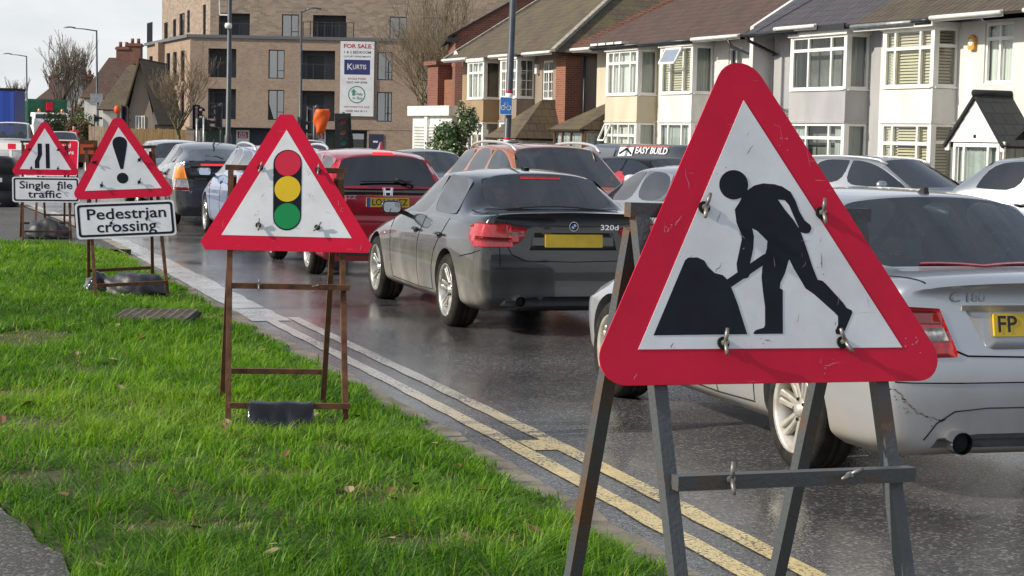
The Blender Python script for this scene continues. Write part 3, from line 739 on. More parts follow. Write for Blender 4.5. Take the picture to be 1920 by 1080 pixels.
def asphalt(name, base, light, wet=True, yellow=None, glare_fade=False):
    m = bpy.data.materials.new(name); m.use_nodes = True; nt = m.node_tree; N = nt.nodes; b = N['Principled BSDF']; L = nt.links.new
    tcn = N.new('ShaderNodeTexCoord'); P = tcn.outputs['Object']
    def noise(sc, det=4, ro=0.5):
        n = N.new('ShaderNodeTexNoise'); n.inputs['Scale'].default_value = sc; n.inputs['Detail'].default_value = det; n.inputs['Roughness'].default_value = ro; L(P, n.inputs['Vector']); return n.outputs['Fac']
    def ramp(s, p0, p1, c0, c1):
        c = N.new('ShaderNodeValToRGB'); c.color_ramp.elements[0].position = p0; c.color_ramp.elements[1].position = p1
        c.color_ramp.elements[0].color = (*c0, 1) if hasattr(c0, '__len__') else (c0,) * 3 + (1,)
        c.color_ramp.elements[1].color = (*c1, 1) if hasattr(c1, '__len__') else (c1,) * 3 + (1,); L(s, c.inputs[0]); return c.outputs[0]
    grit = N.new('ShaderNodeTexVoronoi'); grit.inputs['Scale'].default_value = 70; L(P, grit.inputs['Vector'])
    fine = ramp(noise(130, 2), 0.35, 0.7, base, light)
    stone = ramp(grit.outputs['Color'], 0.6, 0.97, 0.0, 1.0)
    mx = N.new('ShaderNodeMix'); mx.data_type = 'RGBA'; L(stone, mx.inputs[0]); L(fine, mx.inputs[6]); mx.inputs[7].default_value = (light[0] * 2.6, light[1] * 2.55, light[2] * 2.45, 1)
    col = mx.outputs[2]
    patch = ramp(noise(0.55, 7, 0.62), 0.3, 0.7, 0.68, 1.22)
    mu = N.new('ShaderNodeMix'); mu.data_type = 'RGBA'; mu.blend_type = 'MULTIPLY'; mu.inputs[0].default_value = 1; L(col, mu.inputs[6]); L(patch, mu.inputs[7]); col = mu.outputs[2]
    rbase = ramp(noise(0.55, 6, 0.6), 0.35, 0.65, 0.07 if wet else 0.6, 0.24 if wet else 0.8)
    if yellow:
        w1 = ramp(noise(1.3, 4), 0.3, 0.75, 0.0, 0.9)
        k = N.new('ShaderNodeMath'); k.operation = 'GREATER_THAN'; L(noise(55, 4, 0.7), k.inputs[0])
        mm = N.new('ShaderNodeMapRange'); L(w1, mm.inputs[0]); mm.inputs['To Min'].default_value = 0.36; mm.inputs['To Max'].default_value = 0.56; L(mm.outputs[0], k.inputs[1])
        yc = ramp(noise(7, 5), 0.3, 0.7, yellow, tuple(min(1, x * 1.35) for x in yellow))
        if glare_fade:      # wet-road glare put into the colour: the yellow turns pale further along
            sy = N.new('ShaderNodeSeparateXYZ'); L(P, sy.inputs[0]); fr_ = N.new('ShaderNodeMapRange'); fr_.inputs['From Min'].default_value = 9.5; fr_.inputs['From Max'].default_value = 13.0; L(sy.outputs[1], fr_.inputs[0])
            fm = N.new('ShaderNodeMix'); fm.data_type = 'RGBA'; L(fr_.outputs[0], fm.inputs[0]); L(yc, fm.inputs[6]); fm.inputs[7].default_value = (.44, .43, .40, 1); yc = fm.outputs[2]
        my = N.new('ShaderNodeMix'); my.data_type = 'RGBA'; L(k.outputs[0], my.inputs[0]); L(col, my.inputs[6]); L(yc, my.inputs[7]); col = my.outputs[2]
    L(col, b.inputs['Base Color']); L(rbase, b.inputs['Roughness']); b.inputs['Specular IOR Level'].default_value = 0.5
    bp = N.new('ShaderNodeBump'); bp.inputs['Strength'].default_value = 0.8; bp.inputs['Distance'].default_value = 0.005
    bp.invert = True; L(grit.outputs['Distance'], bp.inputs['Height']); L(bp.outputs[0], b.inputs['Normal'])
    if wet:           # a film of water fills the texture in places
        ws = ramp(noise(0.45, 5, 0.55), 0.38, 0.62, 0.07, 0.65); L(ws, bp.inputs['Strength'])
    return m
m_road = asphalt('wet asphalt', (0.046, 0.045, 0.0455), (0.092, 0.09, 0.089))
m_path = asphalt('footway asphalt', (0.05, 0.048, 0.045), (0.085, 0.08, 0.075), wet=False)
m_yel = asphalt('worn yellow marking with far glare', (0.052, 0.051, 0.051), (0.10, 0.098, 0.096), yellow=(0.56, 0.44, 0.19), glare_fade=True)
m_pale = asphalt('worn edge with pale glare', (0.052, 0.051, 0.051), (0.10, 0.098, 0.096), yellow=(0.42, 0.42, 0.41))  # worn edge line, its paleness is sky glare painted into the colour
m_kerb = M('muddy kerb edge', (0.13, 0.11, 0.085), 0.85, scale=5, col2=(0.24, 0.21, 0.175), bump=0.6, bscale=60, detail=8)
m_kerbst = M('concrete kerb stones', (0.22, 0.205, 0.17), 0.8, scale=6, col2=(0.38, 0.35, 0.28), bump=0.3, bscale=50)
m_soil = M('verge soil', (0.06, 0.045, 0.026), 0.95, scale=14, col2=(0.055, 0.085, 0.016), bump=1.0, bscale=45, detail=8)
m_ground = M('far ground', (0.07, 0.07, 0.068), 0.85, var=0.3, scale=0.3)

mb = MB(); mb.add([(-900, -200, -.06), (900, -200, -.06), (900, 2500, -.06), (-900, 2500, -.06)], [(0, 1, 2, 3)])
mb.build('ground', m_ground, kind='structure')
# carriageway: from the kerb across to the parking strip
mb = MB(); n = len(KD); vs = []
for i, p in enumerate(KD): vs += [(p.x, p.y, 0.0), (p.x - KN[i].x * 16, p.y - KN[i].y * 16, 0.0)]
mb.add(vs, [(2 * i, 2 * i + 1, 2 * i + 3, 2 * i + 2) for i in range(n - 1)]); mb.build('road', m_road, kind='structure')
mb = MB(); vs = []
for i, p in enumerate(KD): vs += [(p.x - KN[i].x * 15.8, p.y - KN[i].y * 15.8, 0.012), (p.x - KN[i].x * 60, p.y - KN[i].y * 60, 0.012)]
mb.add(vs, [(2 * i, 2 * i + 1, 2 * i + 3, 2 * i + 2) for i in range(n - 1)]); mb.build('pavement', m_path, kind='structure')
def band(name, o0, o1, z, mat, y0, y1, jit=0.0):
    mb = MB(); vs = []; r = random.Random(3); k = 0
    for i, p in enumerate(KD):
        if not (y0 <= p.y <= y1): continue
        j0 = r.uniform(-jit, jit); j1 = r.uniform(-jit, jit)
        a = p - KN[i] * (o0 + j0); b = p - KN[i] * (o1 + j1); vs += [(a.x, a.y, z), (b.x, b.y, z)]; k += 1
    mb.add(vs, [(2 * i, 2 * i + 1, 2 * i + 3, 2 * i + 2) for i in range(k - 1)])
    return mb.build(name, mat, kind='structure')
band('kerb', -0.16, 0.035, 0.006, m_kerb, -12, 25.5, 0.025)
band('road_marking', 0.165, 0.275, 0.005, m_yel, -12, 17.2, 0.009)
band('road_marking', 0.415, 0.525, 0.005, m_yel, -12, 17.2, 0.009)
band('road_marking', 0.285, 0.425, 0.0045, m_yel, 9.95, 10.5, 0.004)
band('road_edge', 0.05, 0.40, 0.0047, m_pale, 16.4, 40, 0.02)
# verge: grass base rising gently from the kerb
FAR = 24.9
def vz(d, x, y): return 0.015 + 0.115 * min(1, max(0, d - 0.1) / 0.8) + 0.012 * math.sin(x * 2.3 + y * 0.7) * min(1, d)
offs = [0.14, 0.3, 0.5, 0.75, 1.0, 1.4, 2, 2.8, 3.8, 5, 6.5, 9]
mb = MB(); vs = []; k = 0
for i, p in enumerate(KD):
    if not (-6 < p.y < 27.5): continue
    for d in offs:
        q = p + KN[i] * d; y = min(q.y, FAR); vs.append((q.x, y, vz(d, q.x, q.y))) 
    k += 1
m_ = len(offs)
mb.add(vs, [(i * m_ + j, (i + 1) * m_ + j, (i + 1) * m_ + j + 1, i * m_ + j + 1) for i in range(k - 1) for j in range(m_ - 1)], 0, True)
mb.build('verge', m_soil, kind='structure')
# footway beyond the verge and its kerb stones; worn path at the near left
mb = MB(); vs = []; k = 0
for i, p in enumerate(KD):
    if p.y < 24.0: continue
    q = p + KN[i] * 0.15; q2 = p + KN[i] * 30; vs += [(q.x, max(q.y, 24.85), 0.085), (q2.x, max(q2.y, 24.85), 0.085)]; k += 1
mb.add(vs, [(2 * i, 2 * i + 1, 2 * i + 3, 2 * i + 2) for i in range(k - 1)]); mb.build('footway', m_path, kind='structure')
for (y0, y1) in ((24.6, 90),):
    mb = MB(); vs = []; k = 0
    for i, p in enumerate(KD):
        if not (y0 < p.y < y1): continue
        a = p - KN[i] * 0.0; b = p + KN[i] * 0.151; vs += [(a.x, a.y, -0.01), (a.x, a.y, 0.095), (b.x, b.y, 0.1)]; k += 1
    mb.add(vs, [(3 * i + j, 3 * i + 3 + j, 3 * i + 4 + j, 3 * i + 1 + j) for i in range(k - 1) for j in (0, 1)]); mb.build('kerb', m_kerbst, kind='structure')
pts = [G(-260, 880, .1), G(-60, 905, .1), G(-5, 965, .1), G(12, 985, .1), G(52, 1008, .1), G(70, 1038, .1), G(118, 1064, .1), G(135, 1120, .1), G(220, 1400, .1), G(-700, 1400, .1)]
PATHPOLY = [(p.x, p.y) for p in pts]
mb = MB(); mb.add([(p.x, p.y, 0.148) for p in pts], [tuple(range(len(pts)))[::-1]]); mb.build('path', m_path, kind='structure')
# ------------------------------------------------------------------ roadworks signs on A-frames
def retro(name, col, scr=0.5, sscale=9):
    m = bpy.data.materials.new(name); m.use_nodes = True; nt = m.node_tree; N = nt.nodes; b = N['Principled BSDF']; L = nt.links.new
    tcn = N.new('ShaderNodeTexCoord'); mp_ = N.new('ShaderNodeMapping'); mp_.inputs['Rotation'].default_value = (0.2, 0.5, 0.7); mp_.inputs['Scale'].default_value = (1, 1, 14); L(tcn.outputs['Object'], mp_.inputs[0])
    n = N.new('ShaderNodeTexNoise'); n.inputs['Scale'].default_value = sscale; n.inputs['Detail'].default_value = 6; L(mp_.outputs[0], n.inputs['Vector'])
    c = N.new('ShaderNodeValToRGB'); c.color_ramp.elements[0].position = 0.70; c.color_ramp.elements[1].position = 0.735; c.color_ramp.elements[0].color = (0, 0, 0, 1); c.color_ramp.elements[1].color = (scr,) * 3 + (1,); L(n.outputs['Fac'], c.inputs[0])
    n2 = N.new('ShaderNodeTexNoise'); n2.inputs['Scale'].default_value = 4.5; n2.inputs['Detail'].default_value = 9; n2.inputs['Roughness'].default_value = 0.7; L(tcn.outputs['Object'], n2.inputs['Vector'])
    d = N.new('ShaderNodeMapRange'); d.inputs['From Min'].default_value = 0.3; d.inputs['From Max'].default_value = 0.75; d.inputs['To Min'].default_value = 1.06; d.inputs['To Max'].default_value = 0.82; L(n2.outputs['Fac'], d.inputs[0])
    mu = N.new('ShaderNodeMix'); mu.data_type = 'RGBA'; mu.blend_type = 'MULTIPLY'; mu.inputs[0].default_value = 1; mu.inputs[6].default_value = (*col, 1); L(d.outputs[0], mu.inputs[7])
    mx = N.new('ShaderNodeMix'); mx.data_type = 'RGBA'; L(c.outputs[0], mx.inputs[0]); L(mu.outputs[2], mx.inputs[6])
    lum = sum(col) / 3; mx.inputs[7].default_value = (0.12, 0.11, 0.11, 1) if lum > .5 else (min(1, col[0] * 1.2 + .12), .25, .27, 1)
    L(mx.outputs[2], b.inputs['Base Color']); b.inputs['Roughness'].default_value = 0.45; b.inputs['Specular IOR Level'].default_value = 0.22
    return m
m_sred = retro('sign red', (0.66, 0.010, 0.045), 0.5)
m_swht = retro('sign white', (0.78, 0.79, 0.81), 0.35, 7)
m_sblk = M('sign black', (0.010, 0.012, 0.018), 0.5, var=0.2, scale=14, spec=0.2)
m_syel = M('sign yellow', (0.75, 0.50, 0.01), 0.4, var=0.05, scale=6)
m_sgrn = M('sign green', (0.0, 0.24, 0.06), 0.4, var=0.05, scale=6)
m_sred2 = M('sign lamp red', (0.60, 0.014, 0.045), 0.4, var=0.05, scale=6)
m_back = M('sign back grey', (0.2, 0.2, 0.2), 0.6)
m_rust = M('rusty steel', (0.075, 0.033, 0.016), 0.85, 0.1, scale=16, col2=(0.17, 0.075, 0.035), bump=0.4, bscale=120, detail=8)
m_rustg = M('grey painted steel with rust', (0.085, 0.092, 0.098), 0.55, 0.2, scale=7, col2=(0.135, 0.075, 0.04), contrast=(0.54, 0.70), bump=0.3, bscale=90, detail=9)
m_bolt = M('zinc wing nuts', (0.24, 0.23, 0.21), 0.45, 0.6, var=0.3, scale=30)
LEAN = math.atan(0.47 / 1.37)
def slope(x, q, w): return Vector((x, -0.47 + q * math.sin(LEAN) - w * math.cos(LEAN), q * math.cos(LEAN) + w * math.sin(LEAN)))
def sign_frame(root, mat, hw=0.31, low=True, mid=True, rear=True, t=0.032, splay=0.0, mq=.785, rx=-.02, ryy=.49):
    for sg in (-1, 1):
        mb = MB(); mb.bar(slope(sg * (hw + splay), 0, 0), slope(sg * hw, 1.45, 0), t, t); mb.build('leg', mat, root)
        mb = MB(); mb.bar((sg * (hw + rx + splay), ryy, 0), (sg * (hw + rx), .03, 1.34), t, t); mb.build('leg', mat, root)
    def bar(a, b):
        mb = MB(); mb.bar(a, b, t, t); mb.build('crossbar', mat, root)
    bar(slope(-hw - .03, 1.465, 0.004), slope(hw + .03, 1.465, 0.004))
    if mid: bar(slope(-hw - .0, mq, .034), slope(hw + .035, mq, .034))
    if low: bar(slope(-hw - .005, .125, .033), slope(hw + .03, .125, .033))
    if rear: bar((-hw + .0, .44, .2), (hw - .0, .44, .2))
def wing_nut(par, x, q, w, a=0.3, s=1.0, hole=True, dark=False):
    mb = MB()
    T = lambda u, v, h: slope(x + u, q + v, w + h)
    if hole: mb.poly(circ(0, 0, .017 * s, 14), .004, T, 1)
    mb.poly(circ(0, 0, .008 * s, 8), .016, T, 0)
    ca, sa = math.cos(a), math.sin(a)
    for k in (-1, 1):
        mb.tube([T(0, 0, .012), T(k * .018 * s * sa, k * .018 * s * ca, .018), T(k * .036 * s * sa, k * .036 * s * ca, .021)], [.0045 * s, .006 * s, .0045 * s], 6)
    mb.build('wing_nut', [m_gap if dark else m_bolt, m_gap], par)
def sign_root(label, px, py, Y, rz, ry=0.0, z=0.1, grp=None):
    p = D(px, py, Y); r = empty('road_sign', (p.x, p.y, z), R_(rz), label, 'road sign', grp); r.rotation_euler = (0, R_(ry), R_(rz)); return r
TRI_B, TRI_H, TRI_T = 0.713, 0.617, 0.083
def tri_plate(root, q0, w0=0.03, r=0.06, clip=False, red=None, white=None):
    s = 1.0; h = s * math.sqrt(3) / 2
    if clip: out = [(-.445, 0), (.445, 0), (.468, .045), (.037, .79), (-.037, .79), (-.468, .045)]
    else: out = round_poly([(-s / 2, 0), (s / 2, 0), (0, h)], [r, r, r * 1.15], 9)
    T = lambda u, v, w: slope(u, q0 + v, w0 + w)
    mb = MB(); mb.poly(out, 0.004, T, 0)
    o = mb.build('sign_plate', [red or m_sred], root)
    mb = MB(); mb.poly([(-TRI_B / 2, TRI_T), (TRI_B / 2, TRI_T), (0, TRI_T + TRI_H)], 0.0012, lambda u, v, w: T(u, v, w + .0041)); mb.build('white_panel', [white or m_swht], o)
    return o, T
def affine(A, B, C):
    """maps photo-crop points onto the sign: A apex, B lower left, C lower right of the white triangle"""
    M3 = np.array([[A[0], A[1], 1], [B[0], B[1], 1], [C[0], C[1], 1]], float)
    X = np.linalg.solve(M3, np.array([0, -TRI_B / 2, TRI_B / 2])); Y = np.linalg.solve(M3, np.array([TRI_T + TRI_H, TRI_T, TRI_T]))
    return lambda p: (X[0] * p[0] + X[1] * p[1] + X[2], Y[0] * p[0] + Y[1] * p[1] + Y[2])
GRP = 'roadworks signs on A-frames along the verge'

# 1: digging man, nearest
r1 = sign_root('largest roadworks triangle with a black digging man, on a grey A-frame at the right', 1391, 425, 4.49, 22.5, 1.0, 0.15, GRP)
sign_frame(r1, m_rustg, 0.30, low=False, mid=True, rear=False, t=0.034, mq=.815, rx=.0, ryy=.42)
pl, T = tri_plate(r1, 1.04)
a = affine((358, 143), (20, 960), (907, 967))
TORSO = [(372,447),(395,431),(425,423),(470,426),(477,478),(500,510),(530,545),(548,572),(557,590),(575,640),(595,700),(612,742),(628,745),(640,755),(700,818),(712,835),(730,843),(732,852),(705,910),(690,922),(675,920),(672,910),(682,890),(682,862),(670,850),(600,790),(570,770),(555,745),(530,705),(515,675),(512,680),(500,720),(484,752),(482,770),(492,775),(492,917),(394,917),(394,911),(402,904),(428,897),(432,888),(432,830),(425,780),(420,735),(423,700),(430,668),(438,640),(440,615),(425,600),(405,582),(388,573),(394,600),(392,640),(381,690),(384,718),(375,735),(355,740),(346,738),(338,712),(336,690),(353,610),(350,590),(335,555),(329,512),(345,487),(350,478),(352,455),(366,445)]
ARM = [(455,424),(490,432),(520,450),(537,480),(550,515),(568,545),(588,560),(592,572),(585,586),(572,589),(556,585),(543,575),(548,568),(530,530),(515,495),(500,478),(470,476)]
SHOVEL = [(303,742),(425,660),(440,655),(432,690),(318,766)]
HEAP = [(67,917),(140,740),(165,680),(175,671),(205,670),(228,680),(240,700),(262,720),(290,727),(305,742),(318,766),(340,820),(372,917)]
HEAD_ = circ(325, 430, 49, 28, 49)
mb = MB()
for k, P in enumerate((TORSO, ARM, SHOVEL, HEAP, HEAD_)):
    mb.poly([a(p) for p in P], 0.0004 + 0.00008 * k, lambda u, v, w: T(u, v, w + .0055))
mb.build('symbol', [m_sblk], pl)
for (x, y, an) in ((225, 508, 0.35), (625, 520, .1), (292, 945, .15), (695, 948, -.4)):
    u, v = a((x, y)); wing_nut(pl, u, 1.04 + v, .036, an, .9)

wing_nut(r1, -.17, .815, .052, 0.1, 1.05, False); wing_nut(r1, .145, .815, .052, 1.2, .9, False)

def scratches(par, T, q, n, seed, red_w=None):
    """scrapes and chips: pale on the red border, dark on the white face"""
    rr = random.Random(seed); mb = MB(); k = 0
    tri = lambda u, v: v > TRI_T and abs(u) < (TRI_B / 2) * (1 - (v - TRI_T) / TRI_H)
    while k < n:
        v = rr.uniform(.01, .78); u = rr.uniform(-.46, .46)
        if abs(u) > .5 * (1 - v / .866) - .03: continue
        white = tri(u, v); a = rr.choice((rr.gauss(1.5, .25), rr.gauss(.1, .5), rr.gauss(1.0, .4))); ln = rr.uniform(.006, .05) * (1.3 if not white else .8); wd = rr.uniform(.0004, .0014); k += 1
        if tri(u, v) != tri(u + ln * math.cos(a), v + ln * math.sin(a)): continue
        pts = [(u + ln * t * math.cos(a) + rr.gauss(0, .0012), v + ln * t * math.sin(a) + rr.gauss(0, .0012)) for t in (0, .3, .6, 1)]
        dx, dy = -math.sin(a) * wd, math.cos(a) * wd; w0 = .0048 if not white else .0060
        vs = []
        for i, p in enumerate(pts): f = (.2, 1, .8, .1)[i]; vs += [T(p[0] + dx * f, p[1] + dy * f, w0), T(p[0] - dx * f, p[1] - dy * f, w0)]
        mb.add(vs, [(2 * i, 2 * i + 1, 2 * i + 3, 2 * i + 2) for i in range(3)], 1 if white else 0)
        if rr.random() < .35:
            for _ in range(rr.randint(3, 9)):
                x, y = u + rr.gauss(0, .014), v + rr.gauss(0, .010); r = rr.uniform(.0008, .003)
                if tri(x, y) == white: mb.add([T(x + r * math.cos(t), y + r * .7 * math.sin(t), w0) for t in (0, 1.3, 2.5, 3.6, 4.9)], [(0, 1, 2, 3, 4)], 1 if white else 0)
    k0 = len(par.data.materials); par.data.materials.append(m_scr); par.data.materials.append(m_chip)
    bm = bmesh.new(); bm.from_mesh(par.data); vs = [bm.verts.new(v) for v in mb.v]
    for f, mi in zip(mb.f, mb.m): q_ = bm.faces.new([vs[i] for i in f]); q_.material_index = k0 + mi
    bm.to_mesh(par.data); bm.free()
m_scr = M('pale scratch', (0.62, 0.22, 0.27), .7); m_chip = M('dark chip', (0.20, 0.19, 0.19), .8)
scratches(pl, lambda u, v, w: slope(u, 1.04 + v, .03 + w), 0, 34, 21)
# 2: traffic lights
r2 = sign_root('red triangle showing a red, yellow and green traffic light, on a rusty A-frame', 529, 350, 10.38, 12, 0.9, 0.11, GRP)
sign_frame(r2, m_rust, 0.305, t=0.03, splay=.01)
pl, T = tri_plate(r2, 0.985, clip=True)
a = affine((525, 247), (412, 450), (662, 452))
mb = MB(); pts = []
for k in range(13):
    t = math.pi * k / 12; pts.append((530.5 + 27.5 * math.cos(t), 312 - 26.5 * math.sin(t)))
for k in range(13):
    t = math.pi + math.pi * k / 12; pts.append((535 + 27 * math.cos(t), 413 - 26.5 * math.sin(t)))
mb.poly([a(p) for p in pts], .0012, lambda u, v, w: T(u, v, w + .0055), 0)
for (x, y), mi in (((531, 312), 1), ((533, 361), 2), ((535, 412.5), 3)):
    mb.poly([a(p) for p in circ(x, y, 25, 30, 24.5)], .0014, lambda u, v, w: T(u, v, w + .0066), mi)
mb.build('symbol', [m_sblk, m_sred2, m_syel, m_sgrn], pl)
for (x, y, an) in ((478, 322, .3), (590, 324, .1), (481, 431, 0.05), (594, 433, .7)):
    u, v = a((x, y)); wing_nut(pl, u, .985 + v, .036, an, .95)

wing_nut(r2, -.155, .785, .05, 0.05, .9, False); wing_nut(r2, .155, .785, .05, 1.3, .6, False)

def text_plate(root, q0, w_, h_, lines, size, name='text_plate', w0=0.03, mats=None):
    T = lambda u, v, w: slope(u, q0 + v, w0 + w)
    mb = MB(); mb.poly(rrect(-w_ / 2, w_ / 2, 0, h_, .035), .004, T, 0); o = mb.build(name, [mats or m_swht], root)
    mb = MB()
    ou = rrect(-w_ / 2 + .018, w_ / 2 - .018, .018, h_ - .018, .03); inn = rrect(-w_ / 2 + .04, w_ / 2 - .04, .04, h_ - .04, .018)
    n = len(ou); mb.add([T(*p, .0054) for p in ou] + [T(*p, .0054) for p in inn], [(i, (i + 1) % n, n + (i + 1) % n, n + i) for i in range(n)])
    for k, (t, yy, ww, xx) in enumerate(lines): add_text(mb, t, size, T, 0, bold=.013, w=.0056, c=(xx, yy), width=ww)
    mb.build('lettering', [m_sblk], o)
    return o
scratches(pl, T, 0, 22, 33)
# 3: other danger + pedestrian crossing
r3 = sign_root('red triangle with a black exclamation mark above a Pedestrian crossing plate', 238, 300, 17.75, 18, -2.8, 0.13, GRP)
sign_frame(r3, m_rust, 0.31, mid=False, t=0.03, splay=.02)
pl, T = tri_plate(r3, .96)
mb = MB(); W5 = lambda u, v, w: T(u, v, w + .0055)
ex = [(-.052, .50), (-.068, .545)]
ex = [(.068 * math.cos(t) * 1.0, .545 + .062 * math.sin(t)) for t in [math.pi * k / 14 for k in range(15)]]
ex = ex + [(-.066, .515), (-.013, .285), (.013, .285), (.066, .515)]
mb.poly(ex, .0012, W5); mb.poly(circ(0, .195, .053, 24), .0012, W5); mb.build('symbol', [m_sblk], pl)
tp = text_plate(r3, .575, .92, .35, [('Pedestrian', .23, .73, 0.01), ('crossing', .105, .55, 0.0)], .15)
for x, q, an in ((-.25, 1.32, 1.3), (.17, 1.33, .6), (-.2, 1.09, .3), (.15, 1.11, .5)): wing_nut(r3, x, q, .036, an, .9, dark=True)
for x, q, an in ((-.14, .72, .6), (.19, .75, .1)): wing_nut(r3, x, q, .036, an, .8, dark=True)

# 4: road narrows + single file traffic
r4 = sign_root('red triangle with the road narrowing on its left, above a Single file traffic plate', 84, 300, 26.8, 18, 0.0, 0.09, GRP)
sign_frame(r4, m_rust, 0.31, mid=False, t=0.03, splay=.02)
pl, T = tri_plate(r4, .96)
mb = MB()
mb.poly([(-.085, .10), (-.085, .20), (-.045, .305), (-.045, .47), (-.105, .47), (-.105, .295), (-.148, .205), (-.148, .10)], .0012, W5 if False else (lambda u, v, w: T(u, v, w + .0055)))
mb.poly([(.005, .10), (.06, .10), (.06, .47), (.005, .47)], .0012, lambda u, v, w: T(u, v, w + .0055))
mb.build('symbol', [m_sblk], pl)
text_plate(r4, .555, .93, .375, [('Single  file', .25, .73, 0.0), ('traffic', .115, .46, -.02)], .155)
for x, q, an in ((-.22, 1.34, 1.3), (.18, 1.34, .9), (-.2, 1.06, .3), (.17, 1.06, .2), (-.13, .745, .2), (.17, .745, .2)): wing_nut(r4, x, q, .036, an, .9, dark=True)

# 5: red rectangular sign behind it
p = D(106, 308, 29.5)
r5 = empty('road_sign', (p.x, p.y, .085), R_(6), 'red rectangular WAIT HERE sign with a white edge, behind the road-narrows triangle', 'road sign')
sign_frame(r5, m_rust, .26, mid=False, t=.03)
mb = MB(); T = lambda u, v, w: slope(u, .88 + v, .03 + w)
mb.poly(rrect(-.35, .35, 0, .60, .05), .004, T, 0); mb.build('sign_plate', [m_swht], r5)
mb = MB(); mb.poly(rrect(-.335, .335, .015, .585, .04), .001, lambda u, v, w: T(u, v, w + .0045), 0)
for t, yy, sz, ww in (('When red', .50, .095, .46), ('light shows', .39, .095, .56), ('WAIT HERE', .11, .11, .58)): add_text(mb, t, sz, T, 1, bold=.015, w=.0068, c=(0, yy), width=ww)
mb.build('red_panel', [m_sred, m_swht], r5)

# black ballast bags
m_bag = M('black polythene', (0.008, 0.008, 0.009), 0.16, var=0.3, scale=6, bump=0.9, bscale=16, bdist=0.012, stretch=(1, 1, .35), coat=0.3)
m_bag2 = M('dusty dark bag', (0.025, 0.026, 0.03), 0.5, scale=5, col2=(0.06, 0.062, 0.07), bump=0.6, bscale=14)
def saddle_bag(root, x0, x1, q, drop, label):
    """sack folded over the lower bar, bulging at its hems"""
    bm = bmesh.new(); nu, nv = 26, 18; rr = random.Random(2); g = []
    c = slope(0, q, 0.033)
    for i in range(nu + 1):
        row = []; u = i / nu; x = x0 + (x1 - x0) * u
        for j in range(nv + 1):
            v = j / nv * 2 - 1; s = abs(v); sg = -1 if v < 0 else 1
            flare = 1 + 0.10 * s + .03 * math.sin(s * 5 + u * 3)
            fold = s * (.034 * math.exp(-((u - .45) * 11) ** 2) - .036 * math.exp(-((u - .56) * 13) ** 2) + .024 * math.exp(-((u - .15) * 10) ** 2) + .018 * math.sin(u * 9 + s * 2.5) + .003 * math.sin(u * 31 + s * 5))
            bul = .020 + .085 * math.sin(min(1, s) * math.pi * .60) * (1 - .35 * abs(2 * u - 1) ** 3) + fold
            y = sg * bul * (1 if s > .02 else 0); z = .024 - drop * (s ** 1.15) * (1 - .16 * abs(2 * u - 1) ** 2) + .003 * math.sin(u * 13) * (1 - s) + .022 * math.sin(u * 10 + 1) * s * s
            row.append(bm.verts.new((root_x(x, flare, x0, x1), c.y + y, c.z + z)))
        g.append(row)
    for i in range(nu):
        for j in range(nv): f = bm.faces.new((g[i][j], g[i + 1][j], g[i + 1][j + 1], g[i][j + 1])); f.smooth = True
    for i in range(nu): f = bm.faces.new((g[i][0], g[i][nv], g[i + 1][nv], g[i + 1][0]))
    for row in (g[0], g[nu]): bm.faces.new(row)
    bmesh.ops.recalc_face_normals(bm, faces=bm.faces)
    me = bpy.data.meshes.new('ballast_bag'); bm.to_mesh(me); bm.free(); me.materials.append(m_bag)
    o = mesh_obj('ballast_bag', me); o.location = root.location; o.rotation_euler = root.rotation_euler
    return tag(o, label, 'ballast bag')
def root_x(x, fl, x0, x1): m = (x0 + x1) / 2; return m + (x - m) * fl
saddle_bag(r2, -.205, .135, .125, .20, 'shiny black sack folded over the lower bar of the traffic-light sign')
def lump_bag(loc, rz, sx, sy, sz, label, seed, mat):
    bm = bmesh.new(); bmesh.ops.create_icosphere(bm, subdivisions=4, radius=1); rr = random.Random(seed)
    ph = [rr.uniform(0, 6) for _ in range(6)]
    for v in bm.verts:
        c = v.co.copy(); k = 1 + .10 * math.sin(c.x * 4 + ph[0]) * math.cos(c.y * 5 + ph[1]) + .05 * math.sin(c.z * 9 + c.x * 7 + ph[2]) + .03 * math.sin(c.x * 17 + ph[3])
        z = c.z * (1 if c.z > 0 else .35); v.co = Vector((c.x * sx * k, c.y * sy * k, z * sz * k + .02))
    for f in bm.faces: f.smooth = True
    me = bpy.data.meshes.new('ballast_bag'); bm.to_mesh(me); bm.free(); me.materials.append(mat)
    o = mesh_obj('ballast_bag', me); o.location = loc; o.rotation_euler = (0, 0, R_(rz)); return tag(o, label, 'ballast bag')
p = r3.location; lump_bag((p.x + .06, p.y + .10, .12), 8, .30, .22, .19, 'dark grey ballast sack lying under the exclamation-mark sign', 3, m_bag2)
lump_bag((p.x - .28, p.y + .12, .12), 30, .16, .16, .17, 'smaller black ballast sack at the left rear leg of the exclamation-mark sign', 8, m_bag)
p = r4.location; lump_bag((p.x + .0, p.y + .05, .11), 0, .33, .2, .24, 'dark ballast sack hanging low beneath the Single file traffic plate', 5, m_bag2)
